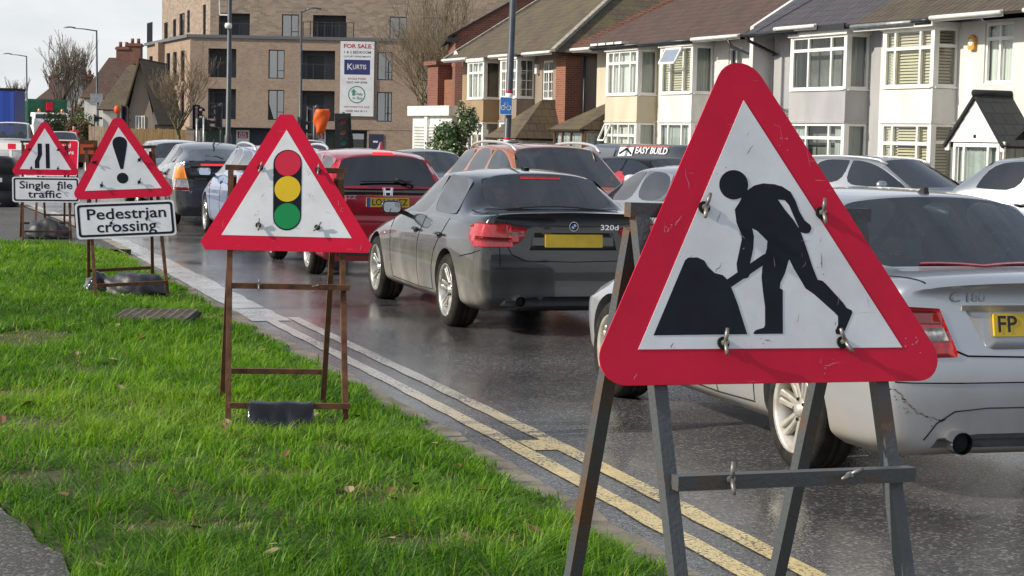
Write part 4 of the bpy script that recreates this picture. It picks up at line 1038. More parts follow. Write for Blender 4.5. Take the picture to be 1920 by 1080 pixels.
# ------------------------------------------------------------------ houses
TH = R_(23); ROW_A = Vector((8.4, 50, 0)); ROW_R = Vector((math.sin(TH), -math.cos(TH), 0)); ROW_N = Vector((math.cos(TH), math.sin(TH), 0))
ROW_ROT = math.atan2(ROW_R.y, ROW_R.x)
def render_mat(name, c, c2=None, bump=0.5, bs=55): return M(name, c, 0.9, scale=1.1, col2=c2 or tuple(x * 0.8 for x in c), bump=bump, bscale=bs, detail=8, contrast=(0.35, 0.68), bdist=0.02, stretch=(1.6, 1.6, .55))
m_white = render_mat('white render', (0.74, 0.73, 0.69), (0.58, 0.565, 0.53))
m_cream = render_mat('cream render', (0.62, 0.56, 0.43), (0.50, 0.44, 0.33))
m_greyr = render_mat('grey render', (0.40, 0.40, 0.42), (0.48, 0.475, 0.47), contrast=None) if False else render_mat('grey render', (0.33, 0.33, 0.345), (0.42, 0.415, 0.41))
m_pebble = render_mat('buff pebbledash', (0.36, 0.26, 0.15), (0.29, 0.21, 0.125), 1.0, 40)
m_pebble2 = render_mat('brown pebbledash', (0.31, 0.245, 0.19), (0.25, 0.20, 0.16), 1.0, 40)
m_brickred = brick('red brick', (0.23, 0.065, 0.038), (0.15, 0.045, 0.03), (0.22, 0.18, 0.15))
m_brickor = brick('orange brick', (0.26, 0.085, 0.04), (0.19, 0.06, 0.03), (0.28, 0.2, 0.15))
m_soff = M('white painted fascia', (0.72, 0.71, 0.67), 0.5, var=0.12, scale=2)
m_gutter = M('black gutter', (0.02, 0.022, 0.026), 0.4)
m_brownw = M('brown frame', (0.13, 0.07, 0.04), 0.5)
m_t_moss = tiles('mossy brown tiles', (0.12, 0.085, 0.055), (0.085, 0.062, 0.045), (0.13, 0.13, 0.04), 0.75, row=0.30)
m_t_red = tiles('brown red tiles', (0.105, 0.058, 0.042), (0.07, 0.042, 0.034), (0.075, 0.065, 0.04), 0.5, row=0.30)
m_t_grey = tiles('blue grey pantiles', (0.085, 0.08, 0.09), (0.065, 0.062, 0.072), (0.10, 0.09, 0.085), 0.25, row=0.34, pan=True)
m_t_old = tiles('old brown pantiles', (0.10, 0.075, 0.055), (0.07, 0.055, 0.042), (0.13, 0.12, 0.06), 0.6, row=0.34, pan=True)
m_t_slate = tiles('dark slate tiles', (0.03, 0.035, 0.04), (0.022, 0.026, 0.03), (0.04, 0.045, 0.04), 0.2, row=0.34)
m_net = M('net curtain', (0.62, 0.63, 0.61), 0.9, var=0.12, scale=3, stretch=(9, 9, 0.15))
m_drape = M('pale drape', (0.40, 0.43, 0.42), 0.9, var=0.22, scale=2.5, stretch=(8, 8, 0.12))
m_blind = M('cream slats', (0.58, 0.52, 0.38), 0.7)

def wframe(O, ux):
    ux = Vector(ux).normalized(); out = Vector((ux.y, -ux.x, 0)); O = Vector(O)
    return lambda u, v, w: O + ux * u + Vector((0, 0, v)) + out * w
def window(par, O, ux, wd, ht, cols=(1,), transom=0.0, fill='net', frame=None, fr=0.065, tops=None, gbars=False, lab=None, glassm=None, inset=0.0):
    """casement window: frame with mullions > pane, curtain (or slats). O is the lower left corner seen from outside"""
    T0 = wframe(O, ux); T = lambda u, v, w: T0(u, v, w - inset)
    f = MB(); fm = frame or m_upvc
    def fb(u0, u1, v0, v1, w0=-.05, w1=.02): f.box(u0, u1, v0, v1, w0, w1, 0, lambda q: T(q.x, q.y, q.z) if False else T(q[0], q[1], q[2]))
    def B(u0, u1, v0, v1, w0=-.05, w1=.02):
        p = [T(u, v, w) for w in (w0, w1) for v in (v0, v1) for u in (u0, u1)]
        f.add(p, [(0, 1, 3, 2), (4, 6, 7, 5), (0, 4, 5, 1), (2, 3, 7, 6), (0, 2, 6, 4), (1, 5, 7, 3)])
    B(0, wd, 0, fr); B(0, wd, ht - fr, ht); B(0, fr, fr, ht - fr); B(wd - fr, wd, fr, ht - fr)
    B(-.03, wd + .03, -.035, -.001, -.05, .07)     # sill
    tot = sum(cols); xs = [0]
    for c in cols: xs.append(xs[-1] + c / tot * wd)
    zt = ht * (1 - transom)
    for k, x in enumerate(xs[1:-1]): B(x - .035, x + .035, fr, ht - fr, -.045, .024)
    if transom:
        for k in range(len(cols)): B(xs[k] + (fr if k == 0 else .035), xs[k + 1] - (fr if k == len(cols) - 1 else .035), zt - .04, zt + .04, -.045, .022)
    if gbars:
        for k in range(len(cols)):
            xm = (xs[k] + xs[k + 1]) / 2; B(xm - .012, xm + .012, fr, ht - fr, -.02, .008)
            for q in (.22, .45, .7): B(xs[k] + fr, xs[k + 1] - fr, ht * q - .012, ht * q + .012, -.019, .009)
    fo = f.build('window', fm, par, lab)
    p = MB(); p.add([T(.02, .02, -.025), T(wd - .02, .02, -.025), T(wd - .02, ht - .02, -.025), T(.02, ht - .02, -.025)], [(0, 1, 2, 3)]); p.build('pane', glassm or m_wglass, fo)
    c = MB()
    if fill in ('net', 'drape', 'half'):
        n = max(10, int(wd / 0.045)); spans = [(0.02, wd - .02)] if fill != 'half' else [(0.02, wd * .24), (wd * .78, wd - .02)]
        for (a0, a1) in spans:
            n = max(6, int((a1 - a0) / 0.04)); vs = []
            for i in range(n + 1):
                u = a0 + (a1 - a0) * i / n; d = -.13 + .022 * math.sin(i * 1.9) + .012 * math.sin(i * .7)
                vs += [T(u, .03, d), T(u, ht - .03, d)]
            c.add(vs, [(2 * i, 2 * i + 2, 2 * i + 3, 2 * i + 1) for i in range(n)], 0, True)
        c.build('curtain', m_net if fill == 'net' else m_drape, fo)
    elif fill == 'blind':
        n = int(ht / .075)
        for i in range(n):
            v = .03 + i * (ht - .06) / n
            c.add([T(.03, v, -.10), T(wd - .03, v, -.10), T(wd - .03, v + .05, -.125), T(.03, v + .05, -.125)], [(0, 1, 2, 3)])
        for x in xs[1:-1]: c.add([T(x - .05, .03, -.08), T(x + .05, .03, -.08), T(x + .05, ht - .03, -.08), T(x - .05, ht - .03, -.08)], [(0, 1, 2, 3)])
        c.build('blind', m_blind, fo)
    return fo
def wall_open(mb, T, w, z0, z1, ops, depth=0.12, mi=0):
    """wall sheet with real openings and reveals; T(u, v, w)"""
    xs = sorted({0, w} | {o[0] for o in ops} | {o[1] for o in ops}); zs = sorted({z0, z1} | {o[2] for o in ops} | {o[3] for o in ops})
    for i in range(len(xs) - 1):
        for j in range(len(zs) - 1):
            cx, cz = (xs[i] + xs[i + 1]) / 2, (zs[j] + zs[j + 1]) / 2
            if any(o[0] < cx < o[1] and o[2] < cz < o[3] for o in ops): continue
            mb.add([T(xs[i], zs[j], 0), T(xs[i + 1], zs[j], 0), T(xs[i + 1], zs[j + 1], 0), T(xs[i], zs[j + 1], 0)], [(0, 1, 2, 3)], mi)
    for o in ops:
        a, b, c, d = o[:4]
        for (u0, v0, u1, v1) in ((a, c, a, d), (a, d, b, d), (b, d, b, c), (b, c, a, c)):
            mb.add([T(u0, v0, 0), T(u1, v1, 0), T(u1, v1, -depth), T(u0, v0, -depth)], [(0, 1, 2, 3)], mi)
def roof(par, faces, mat, name='roof', th=0.07):
    """faces: lists of points whose first edge runs along the eaves; given UVs in metres and a thickness"""
    bm = bmesh.new(); uvl = bm.loops.layers.uv.new('UVMap')
    for F in faces:
        P = [Vector(p) for p in F]; e = (P[1] - P[0]).normalized(); nn = e.cross(P[2] - P[0]).normalized(); 
        if nn.z < 0: nn = -nn
        v = nn.cross(e); v = v if v.z > 0 else -v
        vs = [bm.verts.new(p) for p in P]; f = bm.faces.new(vs)
        if f.normal.length == 0: f.normal_update()
        for l in f.loops: l[uvl].uv = ((l.vert.co - P[0]).dot(e), (l.vert.co - P[0]).dot(v))
        f.normal_update()
        if f.normal.z < 0: f.normal_flip()
        lo = [bm.verts.new(p - nn * th) for p in P]; n = len(P)
        vs2 = list(f.verts); m2 = {a: b for a, b in zip(vs, lo)}
        bm.faces.new([m2[q] for q in reversed(vs2)])
        for i in range(n): bm.faces.new([vs2[i], m2[vs2[i]], m2[vs2[(i + 1) % n]], vs2[(i + 1) % n]])
    me = bpy.data.meshes.new(name); bm.to_mesh(me); bm.free(); me.materials.append(mat); return mesh_obj(name, me, par)
def bay(par, x0, x1, wall, cols=(1, 1.6, 1), transom=.25, fills=('net', 'net'), dep=0.7, side='net', z=(0.74, 2.2, 2.26, 3.08, 4.48), frame=None, openl=False, gbars=False, top=True, sidecols=(1,), glassm=None, sidetr=0.0):
    zg0, zg1, zm0, zm1, zt = z
    b = MB(); p = .0
    def solid(za, zb, e=0.0): b.box(x0 - e, x1 + e, -dep - e, 0.02, za, zb)
    solid(0, zg0); b.build('bay', wall, par); b = MB(); solid(zm0, zm1 - .045); b.build('bay', wall, par); b = MB(); solid(zm0 - .06, zm0, .03); b.build('bay_moulding', wall, par)
    d = MB(); e = .30; d.box(x0 + e, x1 - e, -dep + e + .05, 0.5, zg0 + .01, zt - .02); d.build('bay_room', m_room, par)
    for xx in (x0, x1 - .09):
        for (za, zb) in ((zg0, zg1), (zm1, zt)): pm = MB(); pm.box(xx, xx + .09, -dep, -dep + .09, za, zb); pm.build('corner_post', frame or m_upvc, par)
    for (za, zb, fl, q) in ((zg0, zg1 - .005, fills[0], 0), (zm1, zt, fills[1], 1)):
        window(par, (x0 + .09, -dep + .03, za), (1, 0, 0), x1 - x0 - .18, zb - za, cols, transom, fl, frame, gbars=gbars, glassm=glassm)
        window(par, (x1 - .03, -dep + .09, za), (0, 1, 0), dep - .1, zb - za, sidecols, sidetr, side, frame, gbars=gbars, glassm=glassm)
        window(par, (x0 + .03, -.01, za), (0, -1, 0), dep - .1, zb - za, (1,), 0, side, frame, glassm=glassm)
    t = MB(); t.box(x0 - .06, x1 + .06, -dep - .06, .02, zt, zt + .13); t.build('bay_fascia', m_soff, par)
def pipe_run(par, pts, mat, r=.045, name='downpipe'): mb = MB(); mb.tube(pts, r, 8); return mb.build(name, mat, par)
def house(label, x0, cat='house', name='house'):
    p = ROW_A + ROW_R * x0; return empty(name, p, ROW_ROT, label, cat, 'bay-windowed houses behind the road')
EZ = 4.62
def hollow_walls(par, w, ops, wall, dep=8.0, wl=None, wr=None, z1=EZ):
    mb = MB(); wall_open(mb, lambda u, v, q: Vector((u, -q, v)), w, 0, z1, ops)
    mb.build('wall', wall, par)
    mb = MB(); mb.add([(w, 0, 0), (w, dep, 0), (w, dep, z1), (w, 0, z1)], [(0, 1, 2, 3)]); mb.build('wall', wr or wall, par)
    mb = MB(); mb.add([(0, dep, 0), (0, 0, 0), (0, 0, z1), (0, dep, z1)], [(0, 1, 2, 3)]); mb.add([(w, dep, 0), (0, dep, 0), (0, dep, z1), (w, dep, z1)], [(0, 1, 2, 3)]); mb.build('wall', wl or wall, par)
    rm = MB(); rm.add([(.05, .9, 0), (w - .05, .9, 0), (w - .05, .9, z1), (.05, .9, z1)], [(0, 1, 2, 3)]); rm.build('inner_wall', m_room, par)
def gutter(par, x0, x1, y, z, m, name='gutter'):
    mb = MB(); mb.tube([(x0, y, z), (x1, y, z)], .055, 8); mb.box(x0, x1, y + .05, y + .075, z - .09, z + .06); return mb.build(name, m, par)

# --- pair 1: buff pebbledash halves under a mossy hipped roof (two houses)
def pair_one():
    h = house('buff pebbledash house with a white bay, behind the flowering bush', -27.0); w = 4.7
    bay(h, 2.3, 4.0, m_pebble, (1, 1.2, 1), .3, ('none', 'net'), side='none')
    hollow_walls(h, w, [], m_pebble)
    roof(h, [[(-.25, -.75, EZ), (w, -.75, EZ), (w, 4, 7.55), (-.25, 4, 7.55)], [(w, 8.4, EZ), (-.25, 8.4, EZ), (-.25, 4, 7.55), (w, 4, 7.55)]], m_t_moss)
    rg = MB(); rg.bar((-.22, -.72, EZ + .06), (-.22, 4, 7.62), .14, .1); rg.build('verge_tiles', m_kerbst, h)
    gutter(h, -.2, 2.3, -.8, EZ, m_soff)
    sd_ = MB(); sd_.lathe([(.001, .10), (.15, .07), (.26, 0), (.25, -.01), (.001, .08)], 16, 'y', (.1, -.35, 4.75)); sd_.bar((.1, -.3, 4.75), (.1, 0, 4.6), .04); sd_.build('satellite_dish', m_upvc, h)
    h = house('brown pebbledash house with red brick pier and hipped porch behind the cycle sign post', -22.3); w = 5.4
    bay(h, .9, 2.5, m_pebble2, (1, 1.2, 1), .3, ('net', 'half'), gbars=True, side='half')
    hollow_walls(h, w, [(3.2, 4.1, 3.02, 4.4)], m_pebble2, wr=m_pebble2)
    window(h, (3.2, .06, 3.02), (1, 0, 0), .9, 1.38, (1, 1), .28, 'half', gbars=True)
    roof(h, [[(0, -.75, EZ), (w + .3, -.75, EZ), (w - 3.3, 4, 7.55), (0, 4, 7.55)], [(w + .3, -.75, EZ), (w + .3, 8.4, EZ), (w - 3.3, 4, 7.55)], [(w + .3, 8.4, EZ), (0, 8.4, EZ), (0, 4, 7.55), (w - 3.3, 4, 7.55)]], m_t_moss)
    hp = MB(); hp.bar((w + .28, -.72, EZ + .05), (w - 3.3, 4, 7.62), .16, .12); hp.build('hip_tiles', m_kerbst, h)
    gutter(h, 0, 2.0, -.8, EZ, m_soff); gutter(h, 2.05, 3.1, -.8, EZ, m_gutter); gutter(h, 3.15, 5.6, -.8, EZ, m_soff)
    pr = MB(); pr.box(w - .75, w + .06, -.12, .5, 0, EZ - .1); pr.build('brick_pier', m_brickor, h)
    pipe_run(h, [(w + .12, .58, EZ - .1), (w + .12, .58, 0)], m_gutter)
    # porch with a hipped roof
    pw = MB(); pw.box(2.9, 5.0, -1.5, -.02, 0, 1.55); pw.build('porch_wall', m_white, h)
    roof(h, [[(2.4, -1.9, 1.62), (5.3, -1.9, 1.62), (4.5, -.55, 3.0), (4.0, 0, 3.0)], [(5.3, -1.9, 1.62), (5.3, 0.1, 1.62), (4.5, 0.1, 3.0), (4.5, -.55, 3.0)], [(2.4, 0, 1.62), (2.4, -1.9, 1.62), (4.0, 0, 3.0)]], m_t_moss, 'porch_roof')
    al = MB(); al.box(2.75, 2.93, -.12, -.005, 3.95, 4.3); al.build('alarm_box', m_upvc, h)
    fb = MB(); fb.box(.1, .75, -.06, 0.0, .7, 1.7); fb.box(.25, .6, -.09, -.06, 1.0, 1.6, 1); fb.build('front_door', [m_upvc, m_room], h)
# --- pair 2: cream half and white half
def pair_two():
    h = house('cream rendered bay house with an opened top-hung window and a mossy porch roof', -14.55); w = 4.75
    bay(h, 2.15, 4.45, m_cream, (.9, .9, 1.6, 1), .28, ('net', 'net'), frame=None, side='net')
    hollow_walls(h, w, [], m_cream, wl=m_pebble2)
    roof(h, [[(-.35, -.8, EZ + .05), (w, -.8, EZ + .05), (w, 4, 7.5), (2.9, 4, 7.5)], [(-.35, 8.4, EZ + .05), (-.35, -.8, EZ + .05), (2.9, 4, 7.5)], [(w, 8.4, EZ + .05), (-.35, 8.4, EZ + .05), (2.9, 4, 7.5), (w, 4, 7.5)]], m_t_red)
    hp = MB(); hp.bar((-.33, -.77, EZ + .1), (2.9, 4, 7.57), .15, .11); hp.build('hip_tiles', m_brickred, h)
    gutter(h, -.3, 1.2, -.85, EZ, m_soff); gutter(h, 1.25, 4.75, -.85, EZ, m_gutter)
    sl = MB()
    for q in range(4): sl.box(1.5 + q * .6, 1.5 + q * .6 + .5, -.98, -.72, EZ + .06, EZ + .13)
    sl.build('loose_gutter_tiles', m_soff, h)
    roof(h, [[(-.6, -1.55, 1.95), (2.0, -1.55, 1.95), (2.0, -.05, 2.85), (.9, -.05, 2.85)], [(-.6, -.05, 1.95), (-.6, -1.55, 1.95), (.9, -.05, 2.85)], [(2.0, -1.55, 1.95), (2.1, -.05, 1.95), (2.0, -.05, 2.85)]], m_t_moss, 'porch_roof')
    pw = MB(); pw.box(-.4, 2.0, -1.4, -.02, 0, .9); pw.build('porch_wall', m_cream, h)
    window(h, (-.35, -1.38, .9), (1, 0, 0), 2.3, 1.0, (1, 1, 1.4), 0, 'drape', m_brownw)
    window(h, (2.0, -1.36, .9), (0, 1, 0), 1.3, 1.0, (1,), 0, 'drape', m_brownw)
    ow = MB(); T = lambda u, v, w_: Vector((2.3 + u, -.74 - v * math.sin(.45), 2.15 - (.55 - v) * 1 * math.cos(.45)))
    ow.bar((2.30, -.76, 2.14), (2.30, -1.0, 1.62), .05); ow.bar((2.74, -.76, 2.14), (2.74, -1.0, 1.62), .05); ow.bar((2.30, -1.0, 1.62), (2.74, -1.0, 1.62), .05); ow.bar((2.30, -.76, 2.14), (2.74, -.76, 2.14), .05); ow.build('open_sash', m_upvc, h)
    h = house('white rendered bay house with one sash tilted open above the digging-man sign tip', -9.8); w = 6.25
    bay(h, 1.2, 3.3, m_white, (.8, 1.3, .8), 0, ('drape', 'blind'), side='drape')
    hollow_walls(h, w, [(4.2, 5.0, 3.1, 4.4)], m_white)
    window(h, (4.2, .06, 3.1), (1, 0, 0), .8, 1.3, (1, 1), 0, 'drape')
    roof(h, [[(0, -.8, EZ + .05), (w + .1, -.8, EZ + .05), (w + .1, 4, 7.5), (0, 4, 7.5)], [(w + .1, 8.4, EZ + .05), (0, 8.4, EZ + .05), (0, 4, 7.5), (w + .1, 4, 7.5)]], m_t_red)
    gw = MB(); gw.add([(w + .11, -.55, 0), (w + .11, 8, 0), (w + .11, 8, 4.85), (w + .11, 4, 7.75), (w + .11, -.55, 4.9), (w + .30, -.55, 0), (w + .30, 8, 0), (w + .30, 8, 4.85), (w + .30, 4, 7.75), (w + .30, -.55, 4.9)], [(0, 1, 2, 3, 4), (9, 8, 7, 6, 5), (0, 4, 9, 5), (4, 3, 8, 9), (3, 2, 7, 8)]); gw.build('gable_wall', m_white, h)
    gutter(h, 0, 3.4, -.85, EZ, m_gutter); gutter(h, 3.45, 6.2, -.85, EZ + .02, m_soff)
    pr = MB(); pr.box(w - .55, w + .09, -.16, .1, 0, EZ - .06); pr.build('brick_pier', m_brickor, h)
    pipe_run(h, [(w - .75, -.8, EZ), (w - .7, -.7, EZ - .25), (w + .02, -.3, EZ - .55), (w + .02, -.22, 0)], m_gutter)
    ow = MB()
    for a, b_ in (((1.75, -.78, 4.42), (1.75, -1.02, 3.98)), ((2.75, -.78, 4.42), (2.75, -1.02, 3.98)), ((1.75, -1.02, 3.98), (2.75, -1.02, 3.98)), ((1.75, -.78, 4.42), (2.75, -.78, 4.42))): ow.bar(a, b_, .06)
    ow.add([(1.75, -.78, 4.42), (2.75, -.78, 4.42), (2.75, -1.02, 3.98), (1.75, -1.02, 3.98)], [(0, 1, 2, 3)], 1); ow.build('open_sash', [m_upvc, m_wglass], h)
# --- pair 3: grey half and white half
def pair_three():
    h = house('grey rendered bay house under blue grey pantiles', -3.0); w = 5.25
    bay(h, 2.0, 4.75, m_greyr, (1.1, 1.5, .9), .26, ('half', 'none'), side='drape')
    hollow_walls(h, w, [], m_greyr)
    roof(h, [[(-.15, -.85, EZ + .08), (w, -.85, EZ + .08), (w, 4, 7.5), (-.15, 4, 7.5)], [(w, 8.4, EZ + .08), (-.15, 8.4, EZ + .08), (-.15, 4, 7.5), (w, 4, 7.5)]], m_t_grey)
    gutter(h, -.2, 2.5, -.9, EZ + .02, m_gutter); gutter(h, 1.6, 3.6, -.98, EZ + .1, m_soff)
    fs = MB(); fs.box(1.9, 4.85, -.88, -.765, EZ - .02, EZ + .12); fs.build('bay_gutter_box', m_gutter, h)
    pipe_run(h, [(-.1, -.9, EZ), (-.1, -.75, EZ - .15), (.25, -.1, EZ - .5), (.05, -.06, EZ - .5)], m_gutter)
    dr = MB(); dr.box(.85, 1.8, -.09, -.0, 0, 2.1); dr.box(1.0, 1.65, -.12, -.09, 1.3, 1.8, 1); dr.build('front_door', [m_upvc, m_wglass], h)
    cn = MB(); n = 10
    for k in range(n): 
        t0, t1 = k / n, (k + 1) / n
        y0_, y1_ = -.9 * (1 - t0), -.9 * (1 - t1); z0_, z1_ = 2.2 + .42 * math.sin(t0 * math.pi / 2), 2.2 + .42 * math.sin(t1 * math.pi / 2)
        cn.add([(.5, y0_, z0_), (2.0, y0_, z0_), (2.0, y1_, z1_), (.5, y1_, z1_)], [(0, 1, 2, 3)], 0, True)
        for xx in (.5, 2.0): cn.bar((xx, y0_, z0_), (xx, y1_, z1_), .03, .03, 1)
    cn.build('door_canopy', [m_wglass, m_gutter], h)
    h = house('white rendered bay house with cream shutters, an amber alarm box and a gabled porch', 2.25); w = 6.75
    bay(h, 1.1, 3.25, m_white, (.7, 1.7, .8), .33, ('blind', 'blind'), side='blind', sidetr=.3)
    hollow_walls(h, w, [(4.25, 5.3, 3.15, 4.55)], m_white)
    window(h, (4.25, .06, 3.15), (1, 0, 0), 1.05, 1.4, (1, 1), .26, 'net')
    roof(h, [[(0, -.85, EZ + .08), (w, -.85, EZ + .08), (w, 4, 7.5), (0, 4, 7.5)], [(w, 8.4, EZ + .08), (0, 8.4, EZ + .08), (0, 4, 7.5), (w, 4, 7.5)]], m_t_old)
    gutter(h, 0, 2.6, -.92, EZ, m_grey_steel); gutter(h, 2.65, 3.3, -.92, EZ + .02, m_gutter); gutter(h, 3.35, 6, -.92, EZ + .06, m_soff)
    fs = MB(); fs.box(0, 3.35, -.85, -.765, EZ - .12, EZ + .06); fs.build('fascia_board', m_soff, h)
    al = MB(); al.poly(round_poly([(-.11, -.17), (.11, -.17), (.13, .1), (0, .19), (-.13, .1)], .03, 3), .10, lambda a, c, q: Vector((3.85 + a, -.0 - q, 4.12 + c)), 0); al.poly(circ(0, 0, .085, 16), .012, lambda a, c, q: Vector((3.85 + a, -.10 - q, 4.12 + c)), 1); al.build('alarm_box', [m_amberbox, m_upvc], h)
    # gabled porch
    px0, px1, pz, pa, py = 4.3, 6.3, 1.78, 2.84, -.95
    pg = MB(); nb_ = 6
    for k in range(nb_):
        z0_ = pz + (pa - pz) * k / nb_; z1_ = pz + (pa - pz) * (k + 1) / nb_; f0 = 1 - k / nb_; f1 = 1 - (k + 1) / nb_; xm = (px0 + px1) / 2; hw_ = (px1 - px0) / 2
        pg.add([(xm - hw_ * f0, py - .012, z0_), (xm + hw_ * f0, py - .012, z0_), (xm + hw_ * f1, py, z1_), (xm - hw_ * f1, py, z1_), (xm - hw_ * f0, py, z0_), (xm + hw_ * f0, py, z0_)], [(0, 1, 2, 3), (0, 4, 5, 1)])
    pg.build('porch_gable', m_upvc, h)
    xm = (px0 + px1) / 2
    roof(h, [[(px1 + .12, py - .08, pz - .08), (px1 + .12, 0, pz - .08), (xm, 0, pa + .04), (xm, py - .08, pa + .04)], [(px0 - .12, 0, pz - .08), (px0 - .12, py - .08, pz - .08), (xm, py - .08, pa + .04), (xm, 0, pa + .04)]], m_t_slate, 'porch_roof')
    rt_ = MB(); rt_.tube([(xm, py - .1, pa + .05), (xm, 0, pa + .05)], .08, 8); rt_.build('ridge_tiles', m_t_slate, h)
    for bx in (px0 - .1, px1 - .06):
        bb = MB(); bb.box(bx, bx + .16, py - .02, py + .02, pz - .2, pz + .02); bb.build('bargeboard_foot', m_upvc, h)
    dw = window(h, (px0 + .15, py + .05, .1), (1, 0, 0), px1 - px0 - .3, pz - .12, (.55, 1.2, .55), 0, 'drape', fr=.09, lab='white glazed porch front')
    window(h, (px1 - .12, py + .12, .1), (0, 1, 0), .8, pz - .15, (1,), 0, 'drape')
    nm = MB(); nm.poly(rrect(-.04, .04, -.035, .035, .01, 2), .01, lambda a, c, q: Vector((xm + a, py - .012 - q, pz + .13 + c))); nm.build('number_plaque', m_gap, h)
    # next house with a timber porch at the frame edge
    h = house('white house with a dark timber porch, cut by the right edge of the picture', 9.05); w = 5.0
    hollow_walls(h, w, [(1.9, 3.4, 3.1, 4.5)], m_white)
    window(h, (1.9, .06, 3.1), (1, 0, 0), 1.5, 1.4, (1, 1), .3, 'net')
    roof(h, [[(0, -.85, EZ + .08), (w, -.85, EZ + .08), (w, 4, 7.5), (0, 4, 7.5)], [(w, 8.4, EZ + .08), (0, 8.4, EZ + .08), (0, 4, 7.5), (w, 4, 7.5)]], m_t_old)
    gutter(h, 0, 5, -.92, EZ + .06, m_soff)
    tb = MB(); tb.bar((.6, -1.0, 0), (.6, -1.0, 1.85), .14); tb.bar((2.4, -1.0, 0), (2.4, -1.0, 1.85), .14); tb.bar((.4, -1.0, 1.9), (2.6, -1.0, 1.9), .14); tb.build('porch_posts', m_timber, h)
    roof(h, [[(2.8, -1.2, 1.9), (2.8, 0, 1.9), (1.5, 0, 2.75), (1.5, -1.2, 2.75)], [(.2, 0, 1.9), (.2, -1.2, 1.9), (1.5, -1.2, 2.75), (1.5, 0, 2.75)]], m_t_slate, 'porch_roof')
    dr = MB(); dr.box(.7, 1.7, -.08, 0, 0, 2.05); dr.build('front_door', m_brickred, h)
m_amberbox = M('amber plastic', (0.62, 0.33, 0.05), 0.4)
m_timber = M('dark timber', (0.035, 0.022, 0.016), 0.6, var=0.3, scale=10)
pair_one(); pair_two(); pair_three()

# --- taller red brick house and the flat-roofed garage left of the pair
def brick_house():
    p = D(851, 252, 80); h = empty('brick_house', (p.x, 80, 0), R_(4), 'dark red brick gable of the house rising behind the mossy roof', 'house')
    mb = MB(); mb.add([(0, 0, 0), (11, 0, 0), (11, 0, 6.0), (5.5, 0, 9.2), (0, 0, 6.0)], [(0, 1, 2, 3, 4)]); mb.add([(0, 9, 0), (0, 0, 0), (0, 0, 6.0), (0, 9, 6.0)], [(0, 1, 2, 3)]); mb.build('wall', m_brickred, h)
    roof(h, [[(-.35, 9, 5.85), (-.35, -.15, 5.85), (5.5, -.15, 9.28), (5.5, 9, 9.28)], [(11.35, -.15, 5.85), (11.35, 9, 5.85), (5.5, 9, 9.28), (5.5, -.15, 9.28)]], m_t_slate)
    g = MB(); g.box(-.35, .1, -.12, .1, 5.62, 5.82); g.build('eaves_end', m_gutter, h)
brick_house()
def garage():
    h = house('low white garage block with roller shutters and red brick piers, left of the bush', -31.9, 'garage', 'garage')
    mb = MB(); mb.box(0, 4.6, -.3, 5, 0, 2.45); mb.build('wall', m_white, h)
    mb = MB(); mb.box(-.15, 4.75, -.5, 5.1, 2.45, 2.85); mb.build('flat_roof', m_soff, h)
    for (a, b_) in ((.3, 1.7), (2.1, 4.2)):
        sh = MB(); n = 16
        for k in range(n):
            z0_ = .05 + k * 2.0 / n; sh.add([(a, -.33, z0_), (b_, -.33, z0_), (b_, -.37, z0_ + .06), (a, -.37, z0_ + .06), (b_, -.33, z0_ + 2.0 / n), (a, -.33, z0_ + 2.0 / n)], [(0, 1, 2, 3), (3, 2, 4, 5)])
        sh.build('roller_shutter', m_shut, h)
    sb = MB(); sb.box(1.75, 2.05, -.42, -.31, 0, 2.4); sb.build('white_pier', m_upvc, h)
    pr = MB(); pr.box(-4.5, -3.2, 2.0, 3.1, 0, 4.75); pr.box(-4.65, -3.05, 1.85, 3.25, 4.75, 4.93); pr.build('brick_pier', m_brickred, h)
    pr = MB(); pr.box(-3.2, -1.0, 2.3, 2.55, 0, 4.1); pr.build('wall', m_brickor, h)
    pr = MB(); pr.box(-1.0, .2, 2.0, 3.1, 0, 4.6); pr.box(-1.15, .35, 1.85, 3.25, 4.6, 4.78); pr.build('brick_pier', m_brickred, h)
m_shut = M('pale roller shutter', (0.50, 0.51, 0.49), 0.5, var=0.1, scale=2)
garage()
# ------------------------------------------------------------------ block of flats
m_bbrick = brick('buff brick', (0.37, 0.27, 0.195), (0.27, 0.19, 0.135), (0.36, 0.29, 0.23), var=0.2)
m_gbrick = brick('mixed grey buff brick', (0.36, 0.28, 0.215), (0.23, 0.175, 0.135), (0.34, 0.28, 0.23), bw=0.45, bh=0.15, var=0.15)
m_fr = M('dark window frame', (0.025, 0.03, 0.035), 0.4)
m_flatglass = glass('flat window glass', (0.35, 0.45, 0.45), 0.16)
m_recess = M('balcony grey render', (0.19, 0.185, 0.19), 0.8, var=0.1, scale=1)
m_cap = M('lead grey coping', (0.12, 0.125, 0.14), 0.5)
m_shopgreen = M('green shopfront', (0.06, 0.10, 0.075), 0.5)
m_shopnavy = M('navy shopfront', (0.025, 0.028, 0.06), 0.5)
m_banner = M('banner vinyl', (0.70, 0.71, 0.72), 0.5, var=0.06, scale=1.5)
m_navy = M('banner navy', (0.025, 0.03, 0.14), 0.5)
m_tred = M('banner red', (0.45, 0.02, 0.04), 0.5)
m_tgrey = M('banner grey lettering', (0.08, 0.08, 0.10), 0.5)
m_tgreen = M('banner teal', (0.06, 0.25, 0.20), 0.5)
